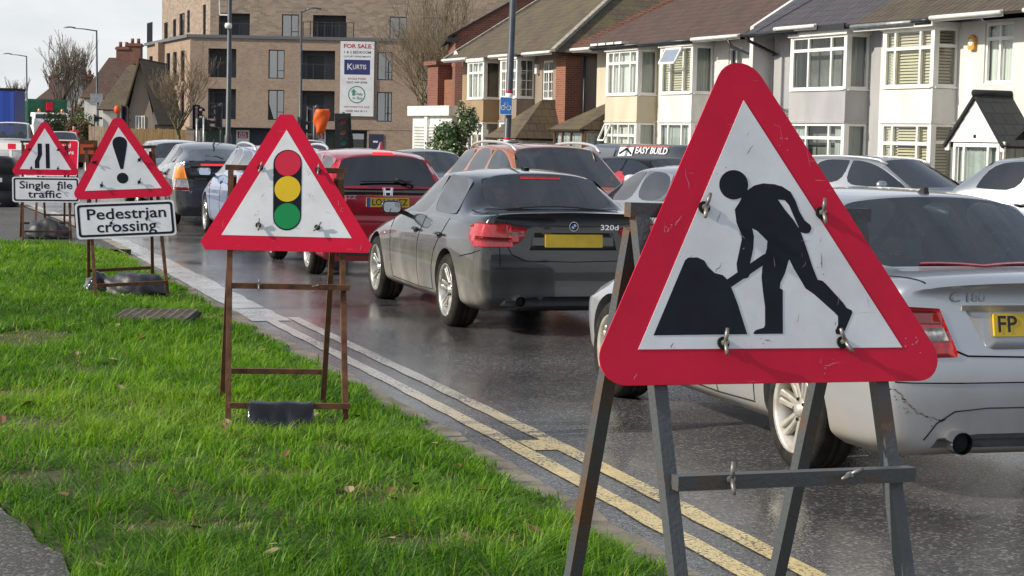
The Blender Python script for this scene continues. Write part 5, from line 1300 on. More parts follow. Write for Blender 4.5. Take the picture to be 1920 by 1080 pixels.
def flats():
    Y = 134.0; X0 = -23.3
    B = empty('apartment_block', (X0, Y, 0), 0, 'large buff brick block of flats with recessed balconies and a set-back top floor', 'apartment building')
    def facade(nm, loc, rz, w, z0, z1, ops, mat, depth=1.6):
        o = empty('tmp', loc, rz); mb = MB(); T = lambda u, v, q: Vector((u, -q, v))
        wall_open(mb, T, w, z0, z1, [p for p in ops if p[4] == 'w'] + [p for p in ops if p[4] == 'b'], .25, 0)
        b2 = MB()
        wo = mb.build(nm, mat, B); wo.location = loc; wo.rotation_euler = (0, 0, rz); bpy.data.objects.remove(o)
        for p in ops:
            u0, u1, v0, v1, k = p[:5]
            def at(mbx, name, mats, par=B):
                q = mbx.build(name, mats, par); q.location = loc; q.rotation_euler = (0, 0, rz); return q
            if k == 'w':
                f = MB(); fr = .07
                for (a, b_, c, d) in ((u0, u1, v0, v0 + fr), (u0, u1, v1 - fr, v1), (u0, u0 + fr, v0 + fr, v1 - fr), (u1 - fr, u1, v0 + fr, v1 - fr), ((u0 * .45 + u1 * .55) - .03, (u0 * .45 + u1 * .55) + .03, v0 + fr, v1 - fr), ((u0 * .45 + u1 * .55) + .03, u1 - fr, v0 + .55, v0 + .6)):
                    f.box(a, b_, .10, .18, c, d)
                wf = at(f, 'window', [m_fr])
                g = MB(); g.add([(u0, .15, v0), (u1, .15, v0), (u1, .15, v1), (u0, .15, v1)], [(0, 1, 2, 3)]); q = g.build('pane', m_flatglass, wf)
                c = MB(); c.add([(u0, .6, v0), (u1, .6, v0), (u1, .6, v1), (u0, .6, v1)], [(0, 1, 2, 3)], 0)
                if random.random() < .5: c.add([(u0, .3, v0), (u0 + (u1 - u0) * .45, .3, v0), (u0 + (u1 - u0) * .45, .3, v1), (u0, .3, v1)], [(0, 1, 2, 3)], 1)
                c.build('room', [m_room, m_drape], wf)
            else:
                r = MB(); d = depth
                r.add([(u0, .25, v0), (u1, .25, v0), (u1, .25, v1), (u0, .25, v1), (u0, d, v0), (u1, d, v0), (u1, d, v1), (u0, d, v1)], [(4, 5, 6, 7), (0, 4, 7, 3), (5, 1, 2, 6), (0, 1, 5, 4), (3, 7, 6, 2)], 0)
                r.add([(u0 + .25, d - .02, v0), (u0 + (u1 - u0) * .6, d - .02, v0), (u0 + (u1 - u0) * .6, d - .02, v1 - .3), (u0 + .25, d - .02, v1 - .3)], [(0, 1, 2, 3)], 1)
                wf = at(r, 'balcony', [m_recess, m_fr])
                g = MB()
                nb_ = int((u1 - u0) / .13)
                for i in range(nb_ + 1): x = u0 + (u1 - u0) * i / nb_; g.box(x - .012, x + .012, .02, .045, v0, v0 + 1.05)
                for x in (u0 + (u1 - u0) * .35, u0 + (u1 - u0) * .68): g.box(x - .03, x + .03, .0, .06, v0, v0 + 1.15)
                g.box(u0, u1, .01, .06, v0 + 1.05, v0 + 1.1); g.build('railing', m_fr, wf)
    # front face, three lower storeys (u counts from the left corner)
    def u(px): return (px - 357) / 26.1
    ops = []
    for (v0, v1) in ((5.4, 7.45), (2.45, 4.6)):
        ops += [(u(391), u(443), v0, v1, 'b'), (u(503), u(533), v0, v1, 'w'), (u(565), u(627), v0, v1, 'b'), (u(706), u(734), v0 + .05, v1, 'w'), (u(790), u(815), v0 + .05, v1, 'w')]
    facade('wall', (0, 0, 0), 0, 27.5, 1.9, 8.2, ops, m_bbrick)
    # left wing, sunlit; runs back and left from the corner
    Lw = 17.0; ang = math.atan2(-15.6, 6.1)          # from the far end towards the corner
    dirv = Vector((math.cos(ang), math.sin(ang), 0)); far = Vector((0, 0, 0)) - dirv * Lw
    wops = []
    for (v0, v1) in ((5.1, 7.35), (2.2, 4.5)):
        for t in (.06, .20, .48, .63, .80): wops.append((Lw * t, Lw * t + 1.45, v0, v1, 'w'))
    facade('wall', (far.x + X0 - X0, far.y, 0) if False else (far.x, far.y, 0), ang, Lw, 0.0, 8.2, wops, m_bbrick)
    # shallow brick fin on the wing
    fn = MB(); nrm = Vector((dirv.y, -dirv.x, 0))
    for t in (.36,):
        a = far + dirv * (Lw * t); b_ = a + dirv * 1.3
        vs = [a, b_, b_ + nrm * .5, a + nrm * .5]; fn.add([(p.x, p.y, 0) for p in vs] + [(p.x, p.y, 8.2) for p in vs], [(0, 1, 5, 4), (1, 2, 6, 5), (2, 3, 7, 6), (3, 0, 4, 7), (4, 5, 6, 7)])
    fn.build('brick_fin', m_bbrick, B, recalc=True)
    for o in B.children:
        pass
    cp = MB(); cp.box(-.15, 27.6, -.12, .35, 8.2, 8.42); cp.bar((far.x, far.y, 8.31), (0, 0.02, 8.31), .5, .218); cp.build('coping', m_cap, B)
    rf = MB(); rf.add([(far.x, far.y, 8.19), (0.0, 0.1, 8.19), (27.5, .1, 8.19), (27.5, 20, 8.19), (far.x, 20, 8.19)], [(0, 1, 2, 3, 4)]); rf.build('terrace', m_cap, B)
    # top storey set back
    def u2(px): return (px - 385) / 25.4
    tops = [(u2(401), u2(458), 8.3, 10.1, 'b'), (u2(517), u2(548), 8.3, 10.1, 'w'), (u2(574), u2(635), 8.3, 10.1, 'b'), (u2(715), u2(747), 8.35, 10.1, 'w'), (u2(776), u2(813), 8.35, 10.1, 'w'), (u2(868), u2(897), 8.6, 9.9, 'w')]
    facade('wall', (1.05, 2.2, 0), 0, 26.5, 8.2, 12.4, tops, m_gbrick)
    d2 = dirv; f2 = Vector((1.05, 2.2, 0)) - d2 * 18.5
    facade('wall', (f2.x, f2.y, 0), ang, 18.5, 8.2, 12.4, [(.9, 2.6, 8.3, 10.2, 'w'), (4.6, 5.9, 8.3, 10.3, 'w'), (7.2, 9.2, 8.3, 10.6, 'w'), (10.2, 11.2, 9.0, 10.7, 'w'), (16.0, 17.0, 8.3, 10.8, 'w')], m_gbrick)
    tp = MB(); tp.box(1.0, 27.6, 2.1, 2.5, 12.4, 12.6); tp.build('coping', m_cap, B)
    # terrace railings
    for (xa, xb) in ((u(566) , u(660)),):
        g = MB(); n = int((xb - xa) / .5)
        for i in range(n + 1): x = xa + (xb - xa) * i / n; g.box(x - .03, x + .03, .25, .31, 8.42, 9.5)
        g.box(xa, xb, .26, .30, 9.45, 9.5); g.build('terrace_railing', m_fr, B)
    g = MB(); a = far + dirv * .1; b_ = far + dirv * 2.2
    for i in range(9): p = a.lerp(b_, i / 8); g.box(p.x - .03, p.x + .03, p.y - .03, p.y + .03, 8.4, 10.0)
    g.bar((a.x, a.y, 9.98), (b_.x, b_.y, 9.98), .06); g.build('terrace_railing', m_fr, B)
    # ground storey: recessed shopfronts
    gs = MB(); gs.box(.2, 12.7, 1.2, 1.4, 0, 1.9, 0); gs.box(4.4, 8.5, 1.0, 1.25, 0, 1.9, 1); gs.box(0, 12.8, -.02, 1.6, 1.86, 1.9, 2); gs.build('shopfront', [m_shopgreen, m_shopnavy, m_cap], B)
    for (a_, b__) in ((5.2, 8.0), (10.2, 12.4)):
        f = MB(); f.box(a_, b__, .95, 1.0, .5, 1.6); f2_ = f.build('shop_window', m_flatglass, B)
    for (xa, z0_) in ((3.2, .45), (8.7, .5)):
        po = MB()
        po.add([(xa, .93, z0_), (xa + .95, .93, z0_), (xa + .95, .93, z0_ + 1.25), (xa, .93, z0_ + 1.25)], [(0, 1, 2, 3)], 0)
        po.add([(xa + .1, .925, z0_ + .65), (xa + .85, .925, z0_ + .65), (xa + .85, .925, z0_ + 1.12), (xa + .1, .925, z0_ + 1.12)], [(0, 1, 2, 3)], 1)
        for t_, zz in (('FOR', .98), ('SALE', .77)): add_text(po, t_, .26, lambda a, c, q: Vector((xa + .475 + a, .92, z0_ + zz + c)), 0, bold=.03)
        po.build('sale_poster', [m_banner, m_tred], B)
    lw = MB(); lw.box(12.7, 27.5, .02, .3, 0, 1.9); lw.build('wall', m_bbrick, B)
    dr = MB(); dr.box(u(692), u(719), -.04, .019, 0, 1.6); dr.box(u(700), u(709), -.05, -.04, 1.0, 1.12, 1); dr.build('service_door', [m_shopnavy, m_banner], B)
    # hanging banner
    bn = MB(); x0, x1 = u(637), u(700); z0, z1 = 2.85, 8.15; xm = (x0 + x1) / 2
    T = lambda a, c, q: Vector((xm + a, -.10 - q, c))
    bn.poly([(x0 - xm, z0), (x1 - xm, z0), (x1 - xm, z1), (x0 - xm, z1)], .03, T, 0)
    bn.poly([(-.92, 5.8), (.92, 5.8), (.92, 6.85), (-.92, 6.85)], .003, lambda a, c, q: T(a, c, q + .031), 1)
    W = lambda a, c, q: T(a, c, q + .034)
    add_text(bn, 'FOR SALE', .40, W, 2, .03, 0, (0, 7.80), 1.95); add_text(bn, '1 & 2 BEDROOM', .26, W, 3, .015, 0, (0, 7.37), 1.9); add_text(bn, 'LUXURY APARTMENTS', .18, W, 3, .01, 0, (0, 7.07), 1.9)
    add_text(bn, 'K', .62, W, 0, .01, .003, (-.53, 6.33)); add_text(bn, 'URTIS', .45, W, 0, .01, .003, (.17, 6.33), .95)
    add_text(bn, 'EAGLE PARK', .20, W, 2, .01, 0, (0, 5.5), 1.3); add_text(bn, '0203 949 8908', .2, W, 3, .01, 0, (0, 5.24), 1.45)
    for rr_, mi in ((.62, 4), (.54, 0)): bn.poly(circ(0, 4.38, rr_, 30), .002 + (.62 - rr_) * .02, lambda a, c, q: T(a, c, q + .031), mi)
    ar = [(-.32, 4.30), (-.12, 4.30), (-.12, 4.56), (-.02, 4.56), (-.22, 4.80), (-.42, 4.56), (-.32, 4.56)]
    bn.poly(ar, .002, lambda a, c, q: T(a, c, q + .036), 4); add_text(bn, 'Help', .27, lambda a, c, q: T(a, c, .039), 4, .02, 0, (.17, 4.42)); add_text(bn, 'to Buy', .27, lambda a, c, q: T(a, c, .039), 4, .02, 0, (.05, 4.13))
    add_text(bn, 'NEW PHASE FOR SALE', .16, W, 2, .01, 0, (0, 3.5), 1.8); add_text(bn, '0208 960 8111', .18, W, 3, .01, 0, (0, 3.2), 1.5)
    o = bn.build('banner', [m_banner, m_navy, m_tred, m_tgrey, m_tgreen]); o.location = (X0, Y, 0); tag(o, 'tall white FOR SALE banner hung on the front of the flats', 'banner')
flats()

# --- distant houses on the left
def far_house(label, px0, px1, Y, z_e, z_r, wall, rmat, hip=True, dep=8, chim=(), win=(), zg=0.0, name='house', hipf=.45):
    a = D(px0, 240, Y); b = D(px1, 240, Y); w = b.x - a.x
    h = empty(name, (a.x, Y, 0), 0, label, 'house')
    mb = MB(); mb.box(0, w, 0, dep, 0, z_e); mb.build('wall', wall, h)
    e = .3; i = w * hipf if hip else 0
    if hip == 'gable':
        mb = MB(); mb.add([(0, 0, z_e), (w, 0, z_e), (w / 2, 0, z_r)], [(0, 1, 2)]); mb.build('gable_wall', wall, h)
        roof(h, [[(-e, dep, z_e), (-e, -e, z_e), (w / 2, -e, z_r), (w / 2, dep, z_r)], [(w + e, -e, z_e), (w + e, dep, z_e), (w / 2, dep, z_r), (w / 2, -e, z_r)]], rmat)
    else:
        roof(h, [[(-e, -e, z_e), (w + e, -e, z_e), (w - i, dep / 2, z_r), (i, dep / 2, z_r)], [(w + e, -e, z_e), (w + e, dep, z_e), (w - i, dep / 2, z_r)], [(-e, dep, z_e), (-e, -e, z_e), (i, dep / 2, z_r)]], rmat)
    for (px, zt, ww) in chim:
        x = D(px, 240, Y).x - a.x; c = MB(); c.box(x - ww / 2, x + ww / 2, dep / 2 - .5, dep / 2 + .5, z_e, zt); c.box(x - ww / 2 - .08, x + ww / 2 + .08, dep / 2 - .58, dep / 2 + .58, zt - .25, zt - .08)
        n = max(2, int(ww / .45))
        for k in range(n): c.tube([(x - ww / 2 + ww * (k + .5) / n, dep / 2, zt), (x - ww / 2 + ww * (k + .5) / n, dep / 2, zt + .4)], .14, 8)
        c.build('chimney', m_brickred, h)
    for (pa, pb, z0, z1) in win:
        xa = D(pa, 240, Y).x - a.x; xb = D(pb, 240, Y).x - a.x; window(h, (xa, -.03, z0), (1, 0, 0), xb - xa, z1 - z0, (1, 1, 1), .0, 'drape')
    return h
far_house('white walled house with a wide brown hipped roof, behind the fence at the left', 193, 246, 112, 2.75, 5.6, m_white, m_t_moss, True, 10, (), (), hipf=.3)
far_house('brown tiled roof sweeping low beside the flats, with a white window', 236, 290, 108, 1.9, 5.7, m_pebble2, m_t_moss, 'gable', 8, (), ((254, 272, 1.6, 2.4),))
far_house('dark roofed terrace house with two tall red chimney stacks', 158, 250, 150, 4.0, 7.4, m_white, m_t_red, True, 9, ((209, 8.3, 1.0), (232, 8.6, 1.0)), (), hipf=.25)
far_house('far terrace house with a brown roof behind the green lorry', 70, 120, 190, 4.2, 6.5, m_pebble, m_t_red, True, 9, ((82, 6.9, .9),), ())
far_house('far terrace house behind the bare tree, white gable showing', 118, 172, 175, 3.9, 6.2, m_white, m_t_red, 'gable', 9, ((143, 6.7, .9),), ())
# ------------------------------------------------------------------ the queue and the parked cars
HEAD = 17.3
fd = Vector((-math.sin(R_(HEAD)), math.cos(R_(HEAD)), 0)); rd_ = Vector((math.cos(R_(HEAD)), math.sin(R_(HEAD)), 0))
def car_loc(S, px, py, head=HEAD, which='RL'):
    """where the car stands when its wheel touches the road at a photo pixel"""
    p = G(px, py); f = Vector((-math.sin(R_(head)), math.cos(R_(head)), 0)); r = Vector((f.y, -f.x, 0))
    y = S['L'] / 2 - S['fo'] - (S['wb'] if which[0] == 'R' else 0); x = (-1 if which[1] == 'L' else 1) * (S['W'] / 2 - 0.05)
    q = p - f * y - r * x; q.z = 0; return q
p_bmw = paint('black metallic paint', (0.010, 0.012, 0.015), 0.4, 0.2, dirt=0.85, dz=0.92, dcol=(0.30, 0.28, 0.245), sides=(0.72, 0.88))
p_sil = paint('silver metallic paint', (0.42, 0.445, 0.485), 0.6, 0.33, dirt=0.85, dz=0.72, dcol=(0.27, 0.235, 0.19))
p_red = paint('red metallic paint', (0.36, 0.008, 0.022), 0.25, 0.3, dirt=0.18, dz=0.6)
p_org = paint('copper orange paint', (0.50, 0.17, 0.075), 0.45, 0.32, dirt=0.1)
p_blu = paint('pale blue metallic paint', (0.20, 0.29, 0.52), 0.5, 0.3, dirt=0.45, dz=0.8)
p_dk = paint('dark grey metallic paint', (0.02, 0.022, 0.026), 0.4, 0.28, dirt=0.75, dz=1.05, dcol=(0.26, 0.25, 0.23), sides=(0.68, 0.84))
p_lt = paint('light silver paint', (0.33, 0.35, 0.38), 0.6, 0.32, dirt=0.2)
p_wht = paint('white paint', (0.74, 0.74, 0.73), 0.0, 0.3, dirt=0.15)
p_ins = paint('navy paint', (0.02, 0.024, 0.032), 0.3, 0.3, dirt=0.1)
m_satin = M('satin silver rail', (0.62, 0.62, 0.62), 0.4, 0.6)

def lamp_part(root, b, name, pieces, mats, label=None):
    mb = MB()
    for v, pts, mi, off in pieces: b.decal(mb, v, pts, off, 0.045, mi, 0.015)
    return mb.build(name, mats, root, label)
def mir(pts): return [(-x, z) for x, z in pts][::-1]

# ---- black saloon, the middle of the picture
def black_saloon():
    S = saloon_spec()
    root, b = make_car('saloon_car', 'black saloon with dusty sides and blank yellow plate waiting behind the red hatchback', 'car', car_loc(S, 841, 611), HEAD, S, p_bmw, 'cars queueing on the wet road')
    for sg in (-1, 1):
        A = 38 * (-sg) * -1 * -1 if False else (38 if sg < 0 else -38)
        k = -sg
        pts = [(U(A, sg * .885, -1.90), 0.955), (U(A, sg * .87, -2.02), .995), (U(A, sg * .70, -2.19), 1.0), (U(A, sg * .625, -2.21), .985), (U(A, sg * .60, -2.215), .80), (U(A, sg * .75, -2.19), .79), (U(A, sg * .872, -2.03), .80), (U(A, sg * .89, -1.93), .86)]
        inner = [(sg * .60, .985), (sg * .44, .965), (sg * .405, .94), (sg * .46, .86), (sg * .50, .825), (sg * .585, .815)]
        band = [(U(A, sg * .86, -2.05), .885), (U(A, sg * .62, -2.215), .875), (U(A, sg * .62, -2.215), .84), (U(A, sg * .86, -2.05), .845)]
        ib = [(sg * .585, .925), (sg * .455, .918), (sg * .455, .90), (sg * .585, .902)]
        dn = lambda q: [(u_, z_ - .035) for u_, z_ in q]
        pts, inner, band, ib = dn(pts), dn(inner), dn(band), dn(ib)
        lamp_part(root, b, 'tail_light', [(A, pts, 0, .007), ('rear', inner, 0, .007), (A, band, 1, .0095), ('rear', ib, 2, .0095)], [m_redl, m_reddk, m_clear])
    mb = MB(); plate_mb(b, mb, 'rear', 0.815, None, off=0.016); mb.build('number_plate', [m_yplate], root, 'blank yellow number plate')
    # boot lid, plate recess, bumper shapes
    g = MB()
    for sg in (-1, 1):
        b.strip(g, 'rear', [(sg * .60, 1.0), (sg * .595, .78), (sg * .555, .70), (sg * .44, .645), (0, .635)], 0.007)
        b.strip(g, 'top', [(sg * .72, -1.50), (sg * .70, -1.9), (sg * .655, -2.15)], 0.008)
        v = 'left' if sg < 0 else 'right'
        b.strip(g, v, [(0.80, .44), (.82, .62), (.93, .86), (0.98, .915)], 0.007)     # front door edge
        b.strip(g, v, [(-0.26, .28), (-.25, .70), (-.30, .945)], 0.007)
        b.strip(g, v, [(-1.14, .955), (-1.02, .80), (-.87, .66), (-.80, .50), (-.78, .30)], 0.007)
        b.strip(g, v, [(.79, .42), (.77, .29), (-.26, .275), (-.78, .29)], 0.007)
        b.strip(g, v, [(-1.70, .655), (-2.0, .70), (-2.13, .74)], 0.007)
    b.strip(g, 'top', [(-.62, -1.555), (.62, -1.555)], 0.012)
    onto_body(root, g)
    rc = MB(); b.decal(rc, 'rear', [(-.395, .735), (.395, .735), (.36, .885), (-.36, .885)], 0.003, .06, 0, .004); rc.build('plate_recess', [m_gloss_black], root)
    lo = MB(); b.decal(lo, 'rear', [(-.66, .262), (.66, .262), (.60, .315), (.30, .34), (-.30, .34), (-.60, .315)], 0.004, .06, 0, .006); lo.build('bumper_diffuser', [m_black], root)
    bs = MB(); b.decal(bs, 'rear', round_poly([(-.19, 1.318), (.19, 1.318), (.19, 1.338), (-.19, 1.338)], .008, 2), 0.006, .06); bs.build('high_brake_light', [m_redl], root)
    # badges
    bd = MB(); T = b.frame('rear', 0, 0.94, 0.002)
    bd.poly(circ(0, 0, .041), .004, T, 0); bd.poly(circ(0, 0, .036), .0055, T, 1)
    for q in range(4):
        a0 = q * math.pi / 2; pts = [(0, 0)] + [(.022 * math.cos(a0 + t * math.pi / 12), .022 * math.sin(a0 + t * math.pi / 12)) for t in range(7)]
        bd.poly(pts, .0068, T, 2 if q % 2 == 0 else 3)
    bd.build('round_badge', [m_chrome, m_gap, m_wplate, m_bluetag], root)
    tx = MB(); T = b.frame('rear', .33, .93, .003); add_text(tx, '320d', .062, T, 0, bold=.014, w=.003, width=.165); tx.build('model_lettering', [m_chrome], root)
    ex = MB(); p = Vector((-.50, -2.26, .305))
    ex.tube([p + Vector((0, .25, .02)), p + Vector((0, .02, 0)), p], [.04, .043, .043], 16, 0, False); ex.tube([p + Vector((0, .1, 0)), p + Vector((0, .03, 0))], [.034, .036], 16, 1)
    p2 = p
    ex.build('exhaust_pipe', [m_chrome, m_gap], root)
    handles(root, b, [('left', -.12), ('left', -.99), ('right', -.12), ('right', -.99)], .80, m_gloss_black)
    for sg in (-1, 1): mirror(root, S, p_bmw, sg, .45, .99, .9)
    fb = MB(); b.decal(fb, 'top', [(-.02, -.80), (.02, -.80), (.015, -.66), (-.015, -.66)], .02, .05); fb.build('roof_aerial', [m_black], root)
    si = MB(); b.decal(si, 'left', round_poly([(1.06, .70), (1.13, .70), (1.13, .725), (1.06, .725)], .01, 3), .006, .05); si.build('side_repeater', [m_clear], root)
    return root
m_gloss_black = M('gloss black trim', (0.008, 0.009, 0.011), 0.12, coat=1)

# ---- silver saloon behind the nearest sign
def silver_saloon():
    S = cclass_spec()
    root, b = make_car('saloon_car', 'silver four-door saloon behind the digging-man sign, scuffed at the bumper', 'car', car_loc(S, 1494, 881), HEAD, S, p_sil, 'cars queueing on the wet road')
    for sg in (-1, 1):
        A = 32 if sg < 0 else -32
        o = lambda x, y, z: (U(A, sg * x, y), z)
        full = [o(.84, -1.90, .965), o(.74, -2.13, .965), o(.585, -2.205, .955), o(.49, -2.24, .735), o(.50, -2.24, .725), o(.72, -2.2, .72), o(.82, -2.05, .735), o(.865, -1.93, .80)]
        mid = [o(.80, -2.06, .865), o(.64, -2.20, .86), o(.565, -2.215, .865), o(.535, -2.22, .80), o(.66, -2.2, .80), o(.82, -2.05, .815)]
        top = [o(.80, -2.06, .95), o(.60, -2.20, .94), o(.575, -2.21, .88), o(.80, -2.06, .885)]
        dn = lambda q: [(u_, z_ - .03) for u_, z_ in q]
        full, mid, top = dn(full), dn(mid), dn(top)
        lamp_part(root, b, 'tail_light', [(A, full, 0, .007), (A, mid, 1, .0095), (A, top, 2, .0095)], [m_redl, m_clear, m_reddk])
    rc = MB(); b.decal(rc, 'rear', [(-.40, .925), (-.30, .745), (-.26, .73), (.26, .73), (.30, .745), (.40, .925)], 0.003, .06, 0, .004); rc.build('plate_recess', [m_silshade], root)
    cb = MB(); b.decal(cb, 'rear', [(-.42, .915), (.42, .915), (.42, .94), (-.42, .94)], 0.012, .06); cb.build('boot_trim_bar', [m_satin], root)
    mb = MB(); plate_mb(b, mb, 'rear', .845, 'FP61 KLV' if False else 'FP', tmi=1, off=.014, tsize=.112) if False else None
    T = b.frame('rear', 0, .845, 0)
    mb.poly(rrect(-.26, .26, -.056, .056, .008, 3), .016, T, 0); add_text(mb, 'FP', .112, T, 1, bold=.014, w=.0185, c=(-.19, 0), width=.105)
    mb.build('number_plate', [m_yplate, m_pltxt], root, 'yellow number plate starting FP')
    g = MB()
    for sg in (-1, 1):
        b.strip(g, 'rear', [(sg * .50, .77), (sg * .475, .73), (sg * .40, .70), (0, .69)], .008)
        b.strip(g, 'top', [(sg * .70, -1.53), (sg * .67, -1.85), (sg * .60, -2.1)], .008)
        v = 'left' if sg < 0 else 'right'
        b.strip(g, v, [(.80, .40), (.84, .62), (.95, .86), (1.0, .93)], .007)
        b.strip(g, v, [(-.26, .28), (-.24, .70), (-.28, .95)], .007)
        b.strip(g, v, [(-1.10, .955), (-1.02, .80), (-.86, .66), (-.79, .50), (-.77, .30)], .007)
        b.strip(g, v, [(.79, .40), (.77, .29), (-.26, .275), (-.77, .29)], .007)
        A = 30 if sg < 0 else -30
        b.strip(g, A, [(U(A, sg * .86, -1.95), .585), (U(A, sg * .70, -2.2), .575), (U(A, sg * .45, -2.28), .572)], .006)
        b.strip(g, 'rear', [(sg * .62, .30), (sg * .56, .38), (sg * .47, .435), (sg * .3, .45)], .006)
    b.strip(g, 'rear', [(-.45, .572), (.45, .572)], .006); b.strip(g, 'rear', [(-.3, .45), (.3, .45)], .006)
    onto_body(root, g)
    lo = MB(); b.decal(lo, 'rear', [(-.58, .262), (.58, .262), (.55, .305), (.34, .325), (-.34, .325), (-.55, .305)], .004, .06, 0, .006); lo.build('bumper_diffuser', [m_black], root)
    # scuffed paint at the bumper corner
    sc = MB(); rr = random.Random(5)
    A = 32
    cen = [(-.80, -2.10, .50), (-.77, -2.12, .545), (-.74, -2.15, .53), (-.72, -2.17, .49), (-.69, -2.19, .455), (-.66, -2.2, .425), (-.62, -2.215, .405), (-.57, -2.23, .40), (-.52, -2.24, .395)]
    ln = []
    for i in range(len(cen) - 1):
        for t in (0, .33, .66):
            x, y, z = [cen[i][q] * (1 - t) + cen[i + 1][q] * t for q in range(3)]; ln.append((U(A, x, y) + rr.uniform(-.006, .006), z + rr.uniform(-.008, .008)))
    for k in range(len(ln) - 1): b.strip(sc, A, [ln[k], ln[k + 1]], rr.uniform(.002, .009), .0015 + .0002 * (k % 3), 0, .2, .002)
    for k in range(16):
        u, z = ln[rr.randrange(len(ln))]; u += rr.uniform(-.03, .01); z -= rr.uniform(0, .035); r = rr.uniform(.001, .0035)
        b.decal(sc, A, [(u + r * rr.uniform(.6, 2.2) * math.cos(q * 1.05), z + r * math.sin(q * 1.05)) for q in range(6)], .0024, .2, 0, .002)
    onto_body(root, sc, mat=m_scuff)
    bl = MB(); b.decal(bl, 'top', [(-.34, -1.578), (0, -1.63), (.34, -1.578), (.34, -1.588), (0, -1.641), (-.34, -1.588)], .01, .06); bl.build('high_brake_light', [m_redl], root)
    tx = MB(); T = b.frame('rear', -.385, .975, .004)
    add_text(tx, 'C 180', .058, T, 0, bold=.016, w=.003, width=.185); tx.build('model_lettering', [m_grey_steel], root)
    ex = MB(); p = Vector((-.46, -2.265, .29))
    ex.tube([p + Vector((0, .25, .01)), p + Vector((0, .02, 0)), p], [.05, .055, .055], 16, 0, False); ex.tube([p + Vector((0, .1, 0)), p + Vector((0, .03, 0))], [.044, .047], 16, 1)
    ex.build('exhaust_pipe', [m_chrome, m_gap], root)
    handles(root, b, [('left', -.10), ('left', -.97), ('right', -.10), ('right', -.97)], .83, p_sil)
    for sg in (-1, 1): mirror(root, S, p_sil, sg, .76, 1.02)
    fin_aerial(root, m_black, L_half(S) - 3.30 + .06, 1.395, .085)
    return root
def L_half(S): return S['L'] / 2
m_silshade = M('silver recess paint', (0.42, 0.43, 0.45), 0.4, 0.5)
m_scuff = M('scraped filler', (0.10, 0.075, 0.045), 0.9, col2=(0.03, 0.025, 0.02), scale=60)

# ---- red hatchback
def red_hatch():
    S = hatch_spec(zsh=(.86, .93), deck=1.04, belt=(.98, 1.03), rx=.66, Rr=3.66, hero=True, key=(0.30, 0.215, 0.185, 7, 'twin', 'a'))
    root, b = make_car('hatchback_car', 'red five-door hatchback with dark rear glass and its high brake light on', 'car', car_loc(S, 581, 513), HEAD, S, p_red, 'cars queueing on the wet road', glass_side=m_cglass, glass_rear=m_pglass)
    H = S['H']
    for sg in (-1, 1):
        A = 42 if sg < 0 else -42
        o = lambda x, y, z: (U(A, sg * x, y), z)
        tall = [o(.60, -1.72, 1.40), o(.56, -1.75, 1.40), o(.665, -1.90, 1.08), o(.62, -1.95, .98), o(.52, -1.96, .97), o(.52, -1.96, .90), o(.74, -1.88, .88), o(.80, -1.72, .93), o(.77, -1.66, 1.05)]
        lamp_part(root, b, 'tail_light', [(A, tall, 0, .008)], [m_redl])
    gp = MB(); b.decal(gp, 'rear', [(-.56, .975), (.56, .975), (.60, 1.05), (-.60, 1.05)], .006, .06, 0); gp.build('tailgate_trim', [m_gloss_black], root)
    mb = MB(); plate_mb(b, mb, 'rear', .89, 'LO16 NEZ', tmi=1, strip=True, off=.016); mb.build('number_plate', [m_yplate, m_pltxt, m_bluetag], root, 'yellow number plate reading LO16')
    bd = MB(); T = b.frame('rear', 0, 1.015, .010)
    for q in ([(-.052, .045), (-.033, .045), (-.024, -.045), (-.04, -.045)], [(.033, .045), (.052, .045), (.04, -.045), (.024, -.045)], [(-.03, .012), (.03, .012), (.026, -.012), (-.026, -.012)]): bd.poly(q, .006, T, 0)
    ring = [(-.062, .05), (.062, .05), (.052, -.052), (-.052, -.052)]
    for i in range(4):
        a = ring[i]; c = ring[(i + 1) % 4]; bd.bar(T(a[0], a[1], .003), T(c[0], c[1], .003), .007, .006)
    bd.build('maker_badge', [m_chrome], root)
    tx = MB(); T = b.frame('rear', -.47, .945, .006); add_text(tx, 'JAZZ', .062, T, 0, bold=.012, w=.003, width=.20); tx.build('model_lettering', [m_chrome], root)
    hb = MB(); b.decal(hb, 'rear', [(-.13, H - .075), (.13, H - .075), (.12, H - .055), (-.12, H - .055)], .012, .06); hb.build('high_brake_light', [m_redlit], root)
    wp = MB(); T = b.frame('rear', .30, 1.07, .015)
    wp.tube([T(0, 0, 0), T(0, 0, .03), T(-.14, .075, .03), T(-.20, .085, .03)], [.018, .018, .014, .01], 8); wp.bar(T(-.62, .055, .02), T(.0, .06, .02), .018, .014)
    wp.build('rear_wiper', [m_black], root)
    fin_aerial(root, p_red, L_half(S) - 3.50, H - .012, .09)
    g = MB()
    for sg in (-1, 1):
        b.strip(g, 'rear', [(sg * .52, .90), (sg * .52, .72), (sg * .40, .66), (0, .655)], .008)
        v = 'left' if sg < 0 else 'right'
        b.strip(g, v, [(.78, .40), (.82, .70), (.9, .95)], .008); b.strip(g, v, [(-.36, .28), (-.34, .98)], .008); b.strip(g, v, [(-1.06, .98), (-.84, .62), (-.80, .30)], .008)
    onto_body(root, g)
    handles(root, b, [('left', -.25), ('left', -.98)], .90, p_red)
    for sg in (-1, 1): mirror(root, S, p_red, sg, .78, 1.02, .95)
    lo = MB(); b.decal(lo, 'rear', [(-.6, .26), (.6, .26), (.56, .38), (-.56, .38)], .004, .06); lo.build('bumper_diffuser', [m_black], root)
    return root

